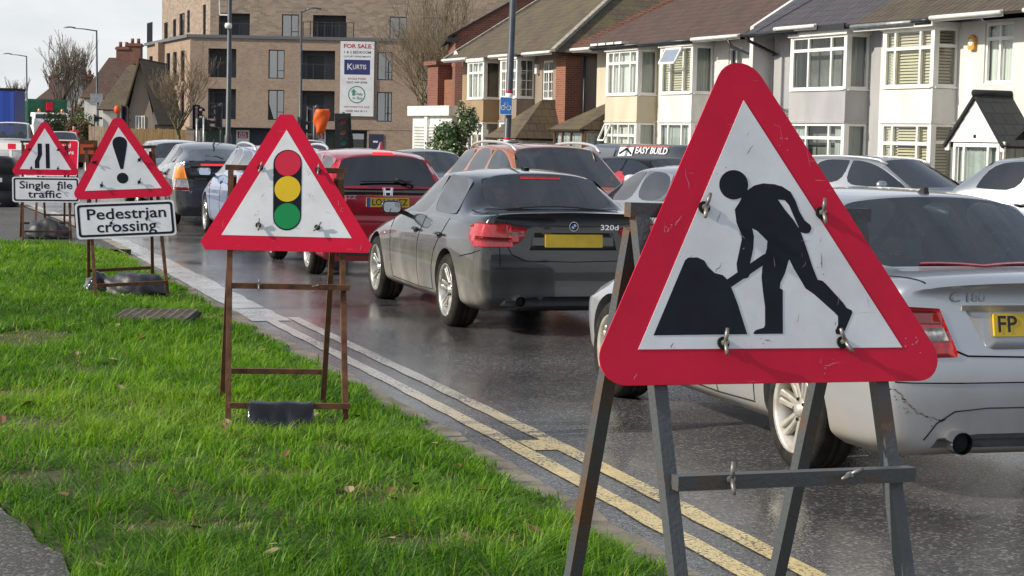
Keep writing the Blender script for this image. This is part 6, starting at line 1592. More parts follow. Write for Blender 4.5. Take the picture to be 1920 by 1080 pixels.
def simple_lamps(root, b, S, z0, z1, tail=True, wx=.25, front=True, zf=(.62, .74)):
    hw = S['W'] / 2; L2 = S['L'] / 2
    for sg in (-1, 1):
        if tail:
            A = 40 if sg < 0 else -40
            o = lambda x, y, z: (U(A, sg * x, y), z)
            lamp_part(root, b, 'tail_light', [(A, [o(hw - .05, -L2 + .38, z1), o(hw - wx, -L2 + .10, z1), o(hw - wx - .03, -L2 + .06, z0), o(hw - .04, -L2 + .36, z0)], 0, .008)], [m_redl])
        if front:
            A = 180 - 35 if sg < 0 else 180 + 35
            d = Vector((math.sin(R_(A)), math.cos(R_(A)), 0))
            o = lambda x, y, z: (U(A, sg * x, y), z)
            lamp_part(root, b, 'headlight', [(A, [o(hw - .04, L2 - .62, zf[1] + .05), o(hw - .30, L2 - .16, zf[1]), o(hw - .33, L2 - .12, zf[0]), o(hw - .08, L2 - .40, zf[0] + .01)], 0, .008)], [m_clear])
def gaps(root, b, S, xs, zt, zb=.30):
    g = MB()
    for v in ('left', 'right'):
        for (x0, x1) in xs: b.strip(g, v, [(x0, zb), (x0, (zb + zt) / 2), (x1, zt)], .008)
    onto_body(root, g)
def rails(root, S, mm, y0, y1, z, x, h=.05):
    for sg in (-1, 1):
        mb = MB(); pts = []
        for i in range(13):
            t = i / 12; q = min(1, t / .12, (1 - t) / .12); q = math.sin(q * math.pi / 2)
            pts.append((sg * (x - .03 * (abs(2 * t - 1)) ** 2), y0 + (y1 - y0) * t, z - .06 * abs(2 * t - 1) ** 2.2 + h * q))
        mb.tube(pts, .019, 8); mb.build('roof_rail', [mm], root)

def copper_suv():
    S = hatch_spec(L=4.45, W=1.84, H=1.62, wb=2.65, fo=.86, R=.345, zg=.24, bonnet=1.02, nosez=.86, belt=(1.06, 1.14), sA=1.12, hdr=1.98, B=2.5, C=3.3, Rr=3.95, wr=.60, deck=1.16, rx=.66,
                   zsh=(.90, .96), key=(.345, .245, .22, 5, 'twin', 'a'), panroof=True, clad=True)
    S['cladm'] = m_black
    head = HEAD + 180 + 1
    root, b = make_car('suv_car', 'copper orange suv with silver roof rails facing the camera beyond the black saloon', 'car', (0.42, 24.6, 0), head, S, p_org, glass_side=m_cglass)
    rails(root, S, m_satin, -1.55, .45, 1.575, .60)
    simple_lamps(root, b, S, .9, 1.05, zf=(.72, .86))
    gaps(root, b, S, [(.75, .95), (-.28, -.3), (-1.15, -1.3)], 1.0)
    for sg in (-1, 1): mirror(root, S, p_org, sg, .82, 1.12, 1.1)
    sf = MB(); b.decal(sf, 'front', [(-.5, .55), (.5, .55), (.42, .78), (-.42, .78)], .005, .06); sf.build('front_grille', [m_gap], root)
    sh = MB(); b.decal(sh, 'top', [(-.03, -1.42), (.03, -1.42), (.012, -1.22), (-.012, -1.22)], .03, .05); sh.build('roof_aerial', [m_black], root)
    return root

def pale_blue_estate():
    S = hatch_spec(L=4.45, W=1.79, H=1.50, wb=2.62, fo=.86, R=.33, zg=.21, bonnet=.97, nosez=.76, belt=(.99, 1.07), sA=1.1, hdr=1.95, B=2.5, C=3.25, Rr=4.0, wr=.58, deck=1.1, rx=.66, zsh=(.84, .90), key=(.33, .235, .21, 5, 'twin', 'a'))
    root, b = make_car('estate_car', 'pale blue metallic car with roof rails, half hidden behind the traffic-light sign', 'car', car_loc(S, 388, 440, HEAD, 'FL'), HEAD, S, p_blu, 'cars queueing on the wet road')
    rails(root, S, m_satin, -1.6, .3, 1.465, .57)
    simple_lamps(root, b, S, .88, 1.05, front=False)
    gaps(root, b, S, [(.78, .95), (-.28, -.3), (-1.0, -1.2)], .96)
    handles(root, b, [('left', -.2), ('left', -1.0)], .9, p_blu)
    for sg in (-1, 1): mirror(root, S, m_black, sg, .80, 1.04, 1.0)
    return root

def dark_liftback():
    S = hatch_spec(L=4.46, W=1.745, H=1.48, wb=2.70, fo=.93, R=.31, zg=.18, bonnet=.95, nosez=.74, belt=(.98, 1.10), sA=1.0, hdr=1.95, B=2.4, C=3.05, Rr=3.5, roof=1.37, wr=.54, deck=1.14, rx=.62, zsh=(.86, .94), key=(.31, .2, .195, 5, 'twin', 'a'))
    root, b = make_car('liftback_car', 'dark sloping-tail hatchback with tall amber and clear tail lamps by the Pedestrian crossing sign', 'car', car_loc(S, 318, 421), HEAD, S, p_dk, 'cars queueing on the wet road')
    for sg in (-1, 1):
        A = 40 if sg < 0 else -40; o = lambda x, y, z: (U(A, sg * x, y), z)
        hw = S['W'] / 2
        lamp_part(root, b, 'tail_light', [(A, [o(hw - .08, -1.92, 1.10), o(hw - .22, -2.10, 1.12), o(hw - .25, -2.2, .62), o(hw - .05, -2.05, .64), o(hw - .02, -1.9, .85)], 0, .008),
                                           (A, [o(hw - .12, -2.0, 1.04), o(hw - .22, -2.12, 1.05), o(hw - .235, -2.15, .83), o(hw - .08, -2.0, .83)], 1, .011),
                                           (A, [o(hw - .08, -2.05, .69), o(hw - .24, -2.18, .69), o(hw - .25, -2.2, .635), o(hw - .08, -2.05, .645)], 2, .011)], [m_clear, m_amberlit, m_redl])
    vp = MB(); b.decal(vp, 'rear', [(-.55, .90), (.55, .90), (.56, 1.06), (-.56, 1.06)], .006, .06); vp.build('tailgate_glass_strip', [m_gloss_black], root)
    rb = MB(); b.decal(rb, 'rear', [(-.38, 1.075), (.38, 1.075), (.38, 1.10), (-.38, 1.10)], .012, .06); rb.build('high_brake_light', [m_redlit], root)
    tx = MB(); T = b.frame('rear', -.38, .84, .006); add_text(tx, 'TOYOTA', .055, T, 0, w=.003, width=.22); tx.build('maker_lettering', [m_chrome], root)
    wp = MB(); T = b.frame('rear', .02, 1.17, .02); wp.tube([T(0, 0, 0), T(-.1, .05, .03), T(-.3, .16, .02)], .012, 6); wp.build('rear_wiper', [m_black], root)
    gaps(root, b, S, [(.7, .9), (-.3, -.3), (-1.0, -1.2)], .98)
    handles(root, b, [('left', -.15), ('left', -.95)], .9, p_dk)
    fin_aerial(root, m_black, -1.05, 1.43, .10, True)
    return root
m_amberlit = M('glowing amber lamp', (0.8, 0.25, 0.05), 0.3, emit=(1, 0.35, 0.06), es=0.25)

black_saloon(); silver_saloon(); red_hatch(); copper_suv(); pale_blue_estate(); dark_liftback()

def plain_car(name, label, cat, loc, head, S, pm, group=None, gside=None, rail=None, front=True, mir_m=None):
    root, b = make_car(name, label, cat, loc, head, S, pm, group, glass_side=gside)
    z = S['zsh'][1]
    simple_lamps(root, b, S, z - .06, z + .08, zf=(S['front'][0][2] - .04, S['front'][0][2] + .08))
    gaps(root, b, S, [(.75, .92), (-.3, -.32), (-1.05, -1.2)], z + .08)
    handles(root, b, [('left', -.18), ('left', -.98), ('right', -.18), ('right', -.98)], z + .0, pm)
    for sg in (-1, 1): mirror(root, S, mir_m or pm, sg, .78, z + .15, 1.0)
    if rail: rails(root, S, rail, *RAILARGS)
    pl = MB(); plate_mb(b, pl, 'rear', z - .02, None, off=.014); pl.build('number_plate', [m_yplate], root)
    pl = MB(); plate_mb(b, pl, 'front', .46, None, off=.014); pl.build('number_plate', [m_wplate], root)
    return root
RAILARGS = (-1.6, .5, 1.43, .57)
PARK = 'cars parked along the houses'
sp = saloon_spec(hero=False, L=4.6, W=1.82, H=1.42)
plain_car('saloon_car', 'light silver coupe-roofed saloon half hidden by the left edge of the digging-man sign', 'car', (2.05, 22.6, 0), HEAD + 2, sp, p_lt, PARK)
sp = hatch_spec(L=4.75, W=1.84, H=1.50, wb=2.85, fo=.9, R=.33, zg=.19, bonnet=.95, nosez=.74, belt=(.97, 1.06), sA=1.15, hdr=2.05, B=2.6, C=3.4, Rr=4.25, wr=.57, deck=1.08, rx=.64, zsh=(.82, .88), key=(.33, .235, .21, 5, 'twin', 'a'))
plain_car('estate_car', 'silver estate car with dark rear side glass parked in front of the grey bay-windowed house', 'car', (6.25, 31.5, 0), 218, sp, p_lt, PARK, m_pglass, m_satin)
sp = hatch_spec(L=4.4, W=1.80, H=1.60, wb=2.6, fo=.86, R=.34, zg=.22, bonnet=1.0, nosez=.8, belt=(1.02, 1.12), sA=1.1, hdr=1.95, B=2.5, C=3.2, Rr=3.8, wr=.58, deck=1.15, rx=.66, zsh=(.88, .94), key=(.34, .24, .22, 5, 'twin', 'a'))
plain_car('suv_car', 'grey metallic suv with bright window surround at the right edge of the road', 'car', (7.9, 24.2, 0), 225, sp, p_lt, PARK, m_pglass)
sp = hatch_spec(L=3.95, W=1.72, H=1.47, wb=2.5, fo=.8, R=.3, key=(.30, .21, .185, 5, 'twin', 'a'), belt=(.98, 1.04))
plain_car('hatchback_car', 'small white hatchback seen past the copper suv mirror', 'car', (0.75, 30.5, 0), HEAD + 180, sp, p_wht, PARK)
sp = hatch_spec(L=4.2, W=1.78, H=1.40, wb=2.55, fo=.85, R=.32, key=(.32, .22, .2, 5, 'twin', 'a'), belt=(1.0, 1.08), panroof=False)
two = paint('bright red paint', (0.45, 0.012, 0.02), 0.1, 0.3, dirt=.1)
S2 = dict(sp); o = plain_car('hatchback_car', 'red hatchback with a black roof parked below the EASY BUILD lettering', 'car', (2.65, 33.5, 0), 212, S2, two, PARK, m_pglass)
for c_ in o.children:
    if c_.name.startswith('body'):
        for p_ in c_.data.polygons:
            if p_.center.z > 1.10 and p_.material_index == 0: p_.material_index = 2
sp = saloon_spec(hero=False, L=4.7, W=1.84, H=1.46)
plain_car('saloon_car', 'dark car with its windscreen towards the camera between the red hatchback and the flowering bush', 'car', (-1.75, 37.5, 0), HEAD + 182, sp, p_ins, PARK)
sp = hatch_spec(L=4.3, W=1.78, H=1.48, wb=2.6, fo=.85, R=.31)
plain_car('hatchback_car', 'silver hatchback in front of the dark sloping-tail car at the far end of the queue', 'car', (-7.55, 41.2, 0), HEAD, sp, p_lt, 'cars queueing on the wet road')
sp = hatch_spec(L=4.3, W=1.78, H=1.50, wb=2.6, fo=.85, R=.31)
plain_car('hatchback_car', 'white hatchback in the far lane glimpsed right of the traffic-light sign tip', 'car', (-5.9, 52.0, 0), HEAD + 180, sp, p_wht, PARK)
# ------------------------------------------------------------------ street furniture, lorries and other things
POLES = 'lamp posts along the road'
def lamp(px, pyb, Y, h, arm=0, label='', armz=0.0, r0=.085, r1=.05, lean=0.0):
    p = D(px, pyb, Y); o = empty('street_lamp', (p.x, p.y, 0), 0, label, 'street lamp', POLES); o.rotation_euler = (0, R_(lean), 0)
    mb = MB(); mb.tube([(0, 0, 0), (0, 0, 1.5), (0, 0, 1.55), (0, 0, h)], [r0 * 1.35, r0 * 1.35, r0, r1], 12); mb.build('post', m_pole, o)
    if arm:
        a = MB(); a.tube([(0, 0, h - .05), (arm * .5, 0, h + .06), (arm, 0, h + .12)], [.04, .035, .03], 8); a.build('arm', m_pole, o)
        sg = 1 if arm > 0 else -1
        l = MB(); n = 8; vs = []
        for k in range(n + 1):
            t = k / n; wd = .14 * math.sin(math.pi * min(1, t * .8 + .15)); zz = h + .12 + .05 * math.sin(math.pi * t)
            x = arm - sg * .15 + sg * .75 * t; vs += [(x, -wd, zz - .03), (x, wd, zz - .03), (x, wd * .5, zz + .05), (x, -wd * .5, zz + .05)]
        fs = [(4 * k + j, 4 * k + (j + 1) % 4, 4 * k + 4 + (j + 1) % 4, 4 * k + 4 + j) for k in range(n) for j in range(4)] + [(3, 2, 1, 0), tuple(range(4 * n, 4 * n + 4))]
        l.add(vs, fs); l.build('lamp_head', m_pole, o)
    return o
lamp(183, 260, 120, 7.85, -1.5, 'street lamp with a left-pointing arm beside the bare tree at the left', lean=-.6)
lamp(51, 260, 160, 7.6, -1.4, 'most distant street lamp, above the blue lorry', lean=-.4)
o = lamp(427, 270, 60, 11, 0, 'tall dark post carrying a small camera in front of the flats', lean=.3)
c = MB(); c.bar((0, 0, 5.35), (-.32, 0, 5.35), .05); c.bar((-.32, 0, 5.35), (-.34, 0, 5.85), .03); c.tube([(-.40, 0, 5.88), (-.2, 0, 5.86)], .06, 8); c.build('camera_bracket', m_upvc, o)
c = MB(); c.lathe([(.001, -.1), (.1, -.08), (.12, 0), (.1, .08), (.001, .1)], 12, 'z', (-.02, -.12, 5.0)); c.build('camera_dome', m_upvc, o)
lamp(563, 260, 100, 8.05, .45, 'street lamp with a short arm in front of the balconies', lean=-.1)
p5 = lamp(949, 250, 50, 12, 0, 'dark lamp post carrying the blue cycle sign', lean=1.2, r0=.095, r1=.08)
c = MB(); T = lambda a, b_, q: Vector((a - .07, -.125 - q, 2.49 + b_)); 
c.poly(rrect(-.165, .165, -.235, .235, .03), .012, T, 1); c.poly(rrect(-.15, .15, -.22, .22, .025), .002, lambda a, b_, q: T(a, b_, q + .0125), 0)
for sx in (-.075, .075):
    ou = circ(sx, -.05, .062, 20); inn = circ(sx, -.05, .046, 20); n = 20
    c.add([T(*q, .0165) for q in ou] + [T(*q, .0165) for q in inn], [(i, (i + 1) % n, n + (i + 1) % n, n + i) for i in range(n)], 1)
for a, b_ in (((-.075, -.05), (-.02, .045)), ((-.02, .045), (.05, .045)), ((-.035, .02), (.01, -.05)), ((.01, -.05), (.055, .05)), ((.01, -.05), (-.075, -.05)), ((.075, -.05), (.045, .09)), ((.045, .09), (.015, .1)), ((-.03, .07), (-.03, .02)), ((-.06, .075), (.0, .075))):
    c.bar(T(a[0], a[1], .0165), T(b_[0], b_[1], .0165), .016, .004, 1)
c.build('cycle_sign', [M('sign blue', (0.02, 0.16, 0.5), 0.4), m_upvc], p5)
for z, mi in ((2.87, 0), (1.62, 0), (2.73, 1), (1.5, 1)): c = MB(); c.lathe([(.0955, -.03 if mi == 0 else -.1), (.0975, -.03 if mi == 0 else -.1), (.0975, .03 if mi == 0 else .1), (.0955, .03 if mi == 0 else .1)], 14, 'z', (0, 0, z), mi); c.build('post_band', [m_sred, m_upvc], p5)
# grey sign back on the second lamp
SIGB = D(181, 183, 118.5); sb = empty('sign_board', (SIGB.x, SIGB.y, 0), 0, 'grey back of a square sign fixed high by the left lamp post', 'sign board')
c = MB(); c.box(-.4, .4, -.02, .02, SIGB.z - .3, SIGB.z + .25); c.build('board', m_grey_steel, sb); c = MB(); c.tube([(.1, .06, 0), (.1, .06, SIGB.z + .25)], .04, 8); c.build('post', m_pole, sb)

m_tlred = M('unlit red signal', (0.20, 0.02, 0.025), 0.3); m_tlamb = M('unlit amber signal', (0.22, 0.09, 0.03), 0.3); m_tlgrn = M('unlit green signal', (0.01, 0.13, 0.09), 0.3)
def traffic_light(px, pytop, Y, label, rz=0, front=False, s=1.0, lenses=3, postm=None, lean=0, double=False):
    p = D(px, pytop, Y); o = empty('traffic_light', (p.x, p.y, 0), R_(rz), label, 'traffic light', 'traffic signals at the crossing'); z1 = p.z; hh = .30 * lenses * s
    o.rotation_euler = (0, R_(lean), R_(rz))
    mb = MB(); mb.tube([(0, .16, 0), (0, .16, z1 + .12)], .055, 10); mb.build('post', postm or m_pole, o)
    hd = MB(); hd.poly(rrect(-.16 * s, .16 * s, z1 - hh, z1, .04), .2 * s, lambda a, b_, q: Vector((a, .08 - q, b_)), 0); hd.box(-.24 * s, .24 * s, .075, .09, z1 - hh - .08, z1 + .08, 0)
    hd.build('signal_head', m_black, o)
    for k in range(lenses):
        zc = z1 - .15 * s - .30 * s * k; hn = MB()
        n = 14; vs = []; 
        for i in range(n + 1):
            a = math.pi * (i / n) * 1.1 - .05 * math.pi
            vs += [(.115 * s * math.cos(a), .08 - .2 * s, zc + .115 * s * math.sin(a)), (.115 * s * math.cos(a), .08 - .38 * s, zc + .115 * s * math.sin(a) - .02)]
        hn.add(vs, [(2 * i, 2 * i + 2, 2 * i + 3, 2 * i + 1) for i in range(n)]); hn.build('hood', m_black, o)
        l = MB(); l.poly(circ(0, zc, .10 * s, 18), .012, lambda a, b_, q: Vector((a, .08 - .2 * s - q, b_)), 0); l.build('lens', (m_tlred, m_tlamb, m_tlgrn)[k % 3] if lenses > 1 else m_tlgrn, o)
    return o
traffic_light(371, 200, 79, 'dark traffic signal seen side-on at the left of the cluster by the bare tree', 60)
traffic_light(408, 198, 80, 'dark traffic signal on the pole just left of the camera post', -70)
traffic_light(390, 224, 76, 'low pedestrian signal box on a pale post between the taller signals', 90, lenses=2, s=.8, postm=m_grey_steel)
traffic_light(377, 228, 77.5, 'small signal box in the shadow of the leftmost signal', 100, lenses=1, s=.9, postm=m_grey_steel)
traffic_light(585, 206, 72, 'tall dark signal seen edge-on right of the triangle tip', 75)
traffic_light(567, 225, 70, 'squat dark signal close to the traffic-light sign tip', 100, lenses=2)
traffic_light(649, 218, 51, 'portable traffic light with three dim lenses below the banner', 4, True, .93, lean=-2.5, postm=m_grey_steel)
traffic_light(232, 203, 70, 'signal head with a scrap of orange cover above the exclamation-mark sign', 160)
traffic_light(182, 218, 112, 'small twin signal on the left lamp post', 90, lenses=1)
# orange hooded signal
p = D(600, 207, 69); o = empty('hooded_signal', (p.x, p.y, 0), 0, 'traffic signal shrouded in a bright orange bag', 'traffic light')
mb = MB(); mb.tube([(-.2, .05, 0), (-.2, .05, p.z + .15)], .055, 10); mb.lathe([(.001, -.08), (.07, -.05), (.09, .02), (.001, .1)], 10, 'z', (-.12, 0, p.z + .12)); mb.build('post', m_pole, o)
bm = bmesh.new(); rings = []
for k in range(12):
    t = k / 11; z = p.z + .02 - .86 * t; rw = .25 + .04 * math.sin(t * 5) - .07 * t ** 3; ring = []
    for j in range(16):
        a = 2 * math.pi * j / 16; f = 1 + .10 * math.sin(3 * a + k * .8) + .06 * math.sin(7 * a + k)
        ring.append(bm.verts.new((.08 + .06 * t * -1 + rw * f * math.cos(a), -.05 + .17 * f * math.sin(a), z + .04 * math.sin(a * 2 + k))))
    rings.append(ring)
for k in range(11):
    for j in range(16): f = bm.faces.new((rings[k][j], rings[k][(j + 1) % 16], rings[k + 1][(j + 1) % 16], rings[k + 1][j])); f.smooth = True
bm.faces.new(rings[0]); bm.faces.new(rings[-1]); bmesh.ops.recalc_face_normals(bm, faces=bm.faces)
me = bpy.data.meshes.new('orange_bag'); bm.to_mesh(me); bm.free(); me.materials.append(M('orange plastic bag', (0.75, 0.13, 0.01), 0.5, bump=.5, bscale=12, trans=.25)); mesh_obj('orange_bag', me, o)
# small orange scrap on the left signal
p = D(220, 206, 69.6); o = MB(); o.lathe([(.001, -.16), (.10, -.12), (.13, 0), (.1, .14), (.001, .18)], 10, 'z'); q = o.build('signal_cover', bpy.data.materials['orange plastic bag'], None, 'scrap of orange cover on the signal above the exclamation-mark sign', 'cover'); q.location = p

# timber fence
def fence(label, a, b_, h, mat, step=.12, zb=0.02):
    a = Vector(a); b_ = Vector(b_); ln = (b_ - a).length; o = empty('wooden_fence', a, math.atan2((b_ - a).y, (b_ - a).x), label, 'fence'); rr = random.Random(4)
    mb = MB(); n = int(ln / step)
    for i in range(n):
        x = i * step; mb.box(x, x + step * .95, -.012 - rr.uniform(0, .012), .012, zb, h + rr.uniform(-.025, .025))
    mb.build('boards', mat, o)
    for x in np.arange(0, ln + .1, 1.83): p = MB(); p.box(x - .05, x + .05, .02, .12, 0, h + .05); p.build('post', mat, o)
    g = MB(); g.box(0, ln, -.03, -.0255, zb, .3); g.build('gravel_board', mat, o); return o
m_fence = M('weathered timber', (0.27, 0.165, 0.07), 0.85, scale=3, col2=(0.36, 0.235, 0.11), stretch=(6, 6, .6))
p0 = D(232, 262, 99); p1 = D(360, 262, 99); fence('tan close-boarded timber fence between the white house and the flats', (p0.x, 99, 0), (p1.x, 99, 0), 1.66, m_fence)
p0 = D(168, 262, 92); p1 = D(187, 262, 92); fence('short pale timber fence panel beside the left lamp post', (p0.x, 92, 0), (p1.x + .35, 92, 0), 1.75, M('pale timber', (0.42, 0.32, 0.22), 0.85, var=.2, scale=4))
bp_ = MB(); p = D(364, 262, 97); bp_.box(-.35, .35, -.35, .35, 0, 1.72); bp_.box(-.4, .4, -.4, .4, 1.72, 1.82); q = bp_.build('brick_pier', m_gbrick, None, 'pale brick gate pier at the end of the timber fence', 'gate pier'); q.location = (p.x, 97, 0)

# lorries
m_green = M('green painted container', (0.015, 0.13, 0.065), 0.5, var=.25, scale=1.5); m_greenside = m_green
m_bluecur = M('blue lorry curtain', (0.015, 0.06, 0.36), 0.45, var=.12, scale=1.2, stretch=(3, 3, .2), bump=.3, bscale=2)
def tip_lorry():
    Y = 125; p = D(97, 240, Y); o = empty('lorry', (p.x, Y, 0), R_(21), 'white-cabbed lorry carrying a tall green container, facing the camera', 'lorry')
    c = MB(); c.box(-1.25, 1.25, 0, 2.0, .55, 1.0); 
    vs = [(-1.2, 0, 1.0), (1.2, 0, 1.0), (1.2, 2.0, 1.0), (-1.2, 2.0, 1.0), (-1.18, .02, 1.75), (1.18, .02, 1.75), (1.2, 2.0, 1.75), (-1.2, 2.0, 1.75), (-1.08, .32, 2.55), (1.08, .32, 2.55), (1.15, 2.0, 2.6), (-1.15, 2.0, 2.6)]
    c.add(vs, [(0, 1, 5, 4), (1, 2, 6, 5), (2, 3, 7, 6), (3, 0, 4, 7), (4, 5, 9, 8), (5, 6, 10, 9), (6, 7, 11, 10), (7, 4, 8, 11), (8, 9, 10, 11)])
    c.build('cab', m_upvc, o, bevel=.04)
    wsc = MB(); wsc.add([(-1.08, -.005 + .05, 1.80), (1.08, -.005 + .05, 1.80), (1.0, .285, 2.47), (-1.0, .285, 2.47)], [(0, 1, 2, 3)]); wsc.build('windscreen', m_pglass, o)
    g = MB(); g.box(-.9, .9, -.03, -.005, 1.02, 1.45); g.box(-1.2, 1.2, -.04, -.01, .6, .85); g.build('grille', m_gap, o)
    for sx in (-1, 1):
        h = MB(); h.box(sx * .95 - .18, sx * .95 + .18, -.05, -.012, .88, 1.02); h.build('headlight', m_clear, o)
        mr = MB(); mr.box(sx * 1.38 - .1, sx * 1.38 + .1, .05, .15, 1.75, 2.3); mr.bar((sx * 1.2, .2, 2.2), (sx * 1.38, .1, 2.2), .05); mr.build('door_mirror', m_black, o)
        bl = MB(); bl.lathe([(.09, 0), (.1, .02), (.08, .22), (.001, .25)], 10, 'z', (sx * .75, .6, 2.6)); bl.build('beacon', m_amber, o)
        for yy in (1.0, 4.5, 6.0): w_ = MB(); w_.lathe([(.001, -.14), (.45, -.14), (.5, -.1), (.5, .1), (.45, .14), (.001, .14)], 20, 'x', (sx * 1.05, yy, .5)); w_.build('wheel', m_rubber, o)
    b_ = MB(); b_.box(-1.25, 1.25, 2.3, 8.3, .95, 1.1, 1); b_.box(-1.27, 1.27, 2.3, 8.3, 1.1, 3.42)
    for sx in (-1, 1):
        for k in range(20): b_.box(sx * 1.27 - (.04 if sx < 0 else 0), sx * 1.27 + (.04 if sx > 0 else 0), 2.4 + k * .3, 2.52 + k * .3, 1.15, 3.36)
    for k in range(8): b_.box(-1.1 + k * .3, -.98 + k * .3, 2.26, 2.3, 1.3, 3.25)
    b_.box(-1.3, 1.3, 2.24, 2.36, 3.3, 3.5); b_.build('container', [m_green, m_gap], o)
    cr = MB(); cr.bar((0.1, 2.1, 1.6), (0.1, 2.1, 3.0), .16); cr.box(-.1, .32, 1.95, 2.25, 2.75, 3.3, 1); cr.build('crane_post', [m_gap, m_sred], o)
tip_lorry()
def blue_lorry():
    Y = 110; p = D(26, 240, Y); o = empty('lorry', (p.x, Y, 0), 0, 'blue curtain-sided lorry cut by the left edge', 'lorry')
    b_ = MB(); n = 40; L_ = 9.0
    for k in range(n):
        x0 = -L_ * k / n; x1 = -L_ * (k + 1) / n; y0 = .03 * math.sin(k * 1.3); y1 = .03 * math.sin((k + 1) * 1.3)
        b_.add([(x1, y1, 1.2), (x0, y0, 1.2), (x0, y0 * .2, 3.72), (x1, y1 * .2, 3.72)], [(0, 1, 2, 3)], 0, True)
    b_.box(-L_, 0, .05, 2.5, 1.15, 3.74); b_.build('curtain', m_bluecur, o)
    r = MB(); r.box(-L_, .03, -.04, 2.55, 3.74, 3.86); r.box(-L_, .03, -.05, -.02, .92, 1.2, 1); r.build('roof_rail', [m_gap, m_bluecur], o)
    s = MB()
    for k in range(18): s.box(-.2 - k * .5, -.14 - k * .5, -.075, -.05, .85, 1.35)
    s.build('curtain_straps', m_bluecur, o)
    ch = MB(); ch.box(-L_, 0, .3, 2.3, .75, .95); ch.build('chassis', m_gap, o)
    for x in (-1.2, -2.4): w_ = MB(); w_.lathe([(.001, -.2), (.42, -.2), (.48, -.14), (.48, .14), (.42, .2), (.001, .2)], 20, 'y', (x, .35, .48)); w_.build('wheel', m_rubber, o)
blue_lorry()
p = D(39, 240, 135); o = empty('container', (p.x, 135, 0), 0, 'black container between the blue lorry and the green one', 'container')
c = MB(); c.box(-1.2, .55, 0, 6, .9, 3.0)
for k in range(8): c.box(-1.15 + k * .2, -1.07 + k * .2, -.04, 0, 1.0, 2.9)
c.build('box', m_black, o)
for x in (-.9, .3): w_ = MB(); w_.lathe([(.001, -.15), (.45, -.15), (.45, .15), (.001, .15)], 16, 'x', (x, .8, .45)); w_.build('wheel', m_rubber, o)

# white vans and cars near the left barrier, far off
sp = hatch_spec(L=4.6, W=1.8, H=1.85, wb=2.8, fo=.9, R=.33, bonnet=1.1, nosez=.9, belt=(1.15, 1.25), sA=.9, hdr=1.7, B=2.3, C=3.3, Rr=4.3, wr=.68, deck=1.25, zsh=(.95, 1.0))
p = D(22, 270, 78); plain_car('van', 'white van below the blue lorry', 'van', (p.x, p.y, 0), HEAD + 175, sp, p_wht, None)
sp = hatch_spec(L=4.2, W=1.76, H=1.50, wb=2.55, fo=.85, R=.31)
p = D(117, 270, 80); plain_car('hatchback_car', 'silver car facing the camera in front of the white lorry cab', 'car', (p.x, p.y, 0), HEAD + 176, sp, p_lt, None)

# plastic barriers, cones, black block at the left edge
m_wpl = M('white plastic rail', (0.72, 0.72, 0.70), 0.5); m_cone = M('orange cone', (0.7, 0.10, 0.02), 0.5)
def barrier(label, a, b_):
    a = Vector(a); b_ = Vector(b_); o = empty('road_barrier', a, math.atan2((b_ - a).y, (b_ - a).x), label, 'barrier', 'white works barriers at the left'); ln = (b_ - a).length
    mb = MB(); mb.box(0, ln, -.03, .03, .98, 1.16); mb.box(0, ln, -.03, .03, .2, .32); mb.build('rail', m_wpl, o)
    for k in range(6): x = ln * k / 5; q = MB(); q.box(x - .035, x + .035, -.028, .028, .32, .98); q.build('upright', m_wpl, o)
    rd = MB()
    for k in range(4): rd.box(ln * (k + .25) / 4, ln * (k + .7) / 4, -.034, -.0305, 1.0, 1.14)
    rd.build('red_panels', m_sred, o)
p0 = G(-40, 330, .085); 
barrier('white works barrier with red panels behind the black block, left', (-14.3, 49.0, .085), (-12.35, 48.6, .085)); barrier('second white works barrier continuing towards the lorries', (-12.2, 48.4, .085), (-11.0, 49.3, .085))
CONE = 'orange and white traffic cones'
def cone(x, y, z, label, s=1.0):
    o = empty('traffic_cone', (x, y, z), 0, label, 'traffic cone', CONE)
    mb = MB(); mb.box(-.19 * s, .19 * s, -.19 * s, .19 * s, 0, .04); mb.build('base', m_black, o)
    mb = MB(); mb.lathe([(.14 * s, .04), (.11 * s, .25 * s)], 16); mb.lathe([(.0749 * s, .47 * s), (.03 * s, .75 * s), (.001, .75 * s)], 16); mb.build('cone_body', m_cone, o)
    mb = MB(); mb.lathe([(.11 * s, .25 * s), (.075 * s, .47 * s)], 16); mb.build('reflective_sleeve', m_swht, o)
p = G(152, 305); cone(p.x, p.y, 0, 'traffic cone just left of the exclamation-mark sign'); 
cone(-12.6, 47.3, .085, 'traffic cone in front of the works barrier')
p = D(163, 280, 40); o = empty('barrier_board', (p.x, p.y, .0), R_(15), 'brown framed orange works board left of the exclamation-mark sign', 'barrier')
mb = MB(); mb.box(-.22, .22, -.02, .02, .95, 1.42); mb.build('board', m_rust, o); mb = MB(); mb.box(-.14, .14, -.03, -.021, 1.12, 1.33); mb.build('orange_panel', m_cone, o)
for x in (-.2, .2): mb = MB(); mb.bar((x, 0, 0), (x, 0, .95), .04); mb.build('leg', m_rust, o)
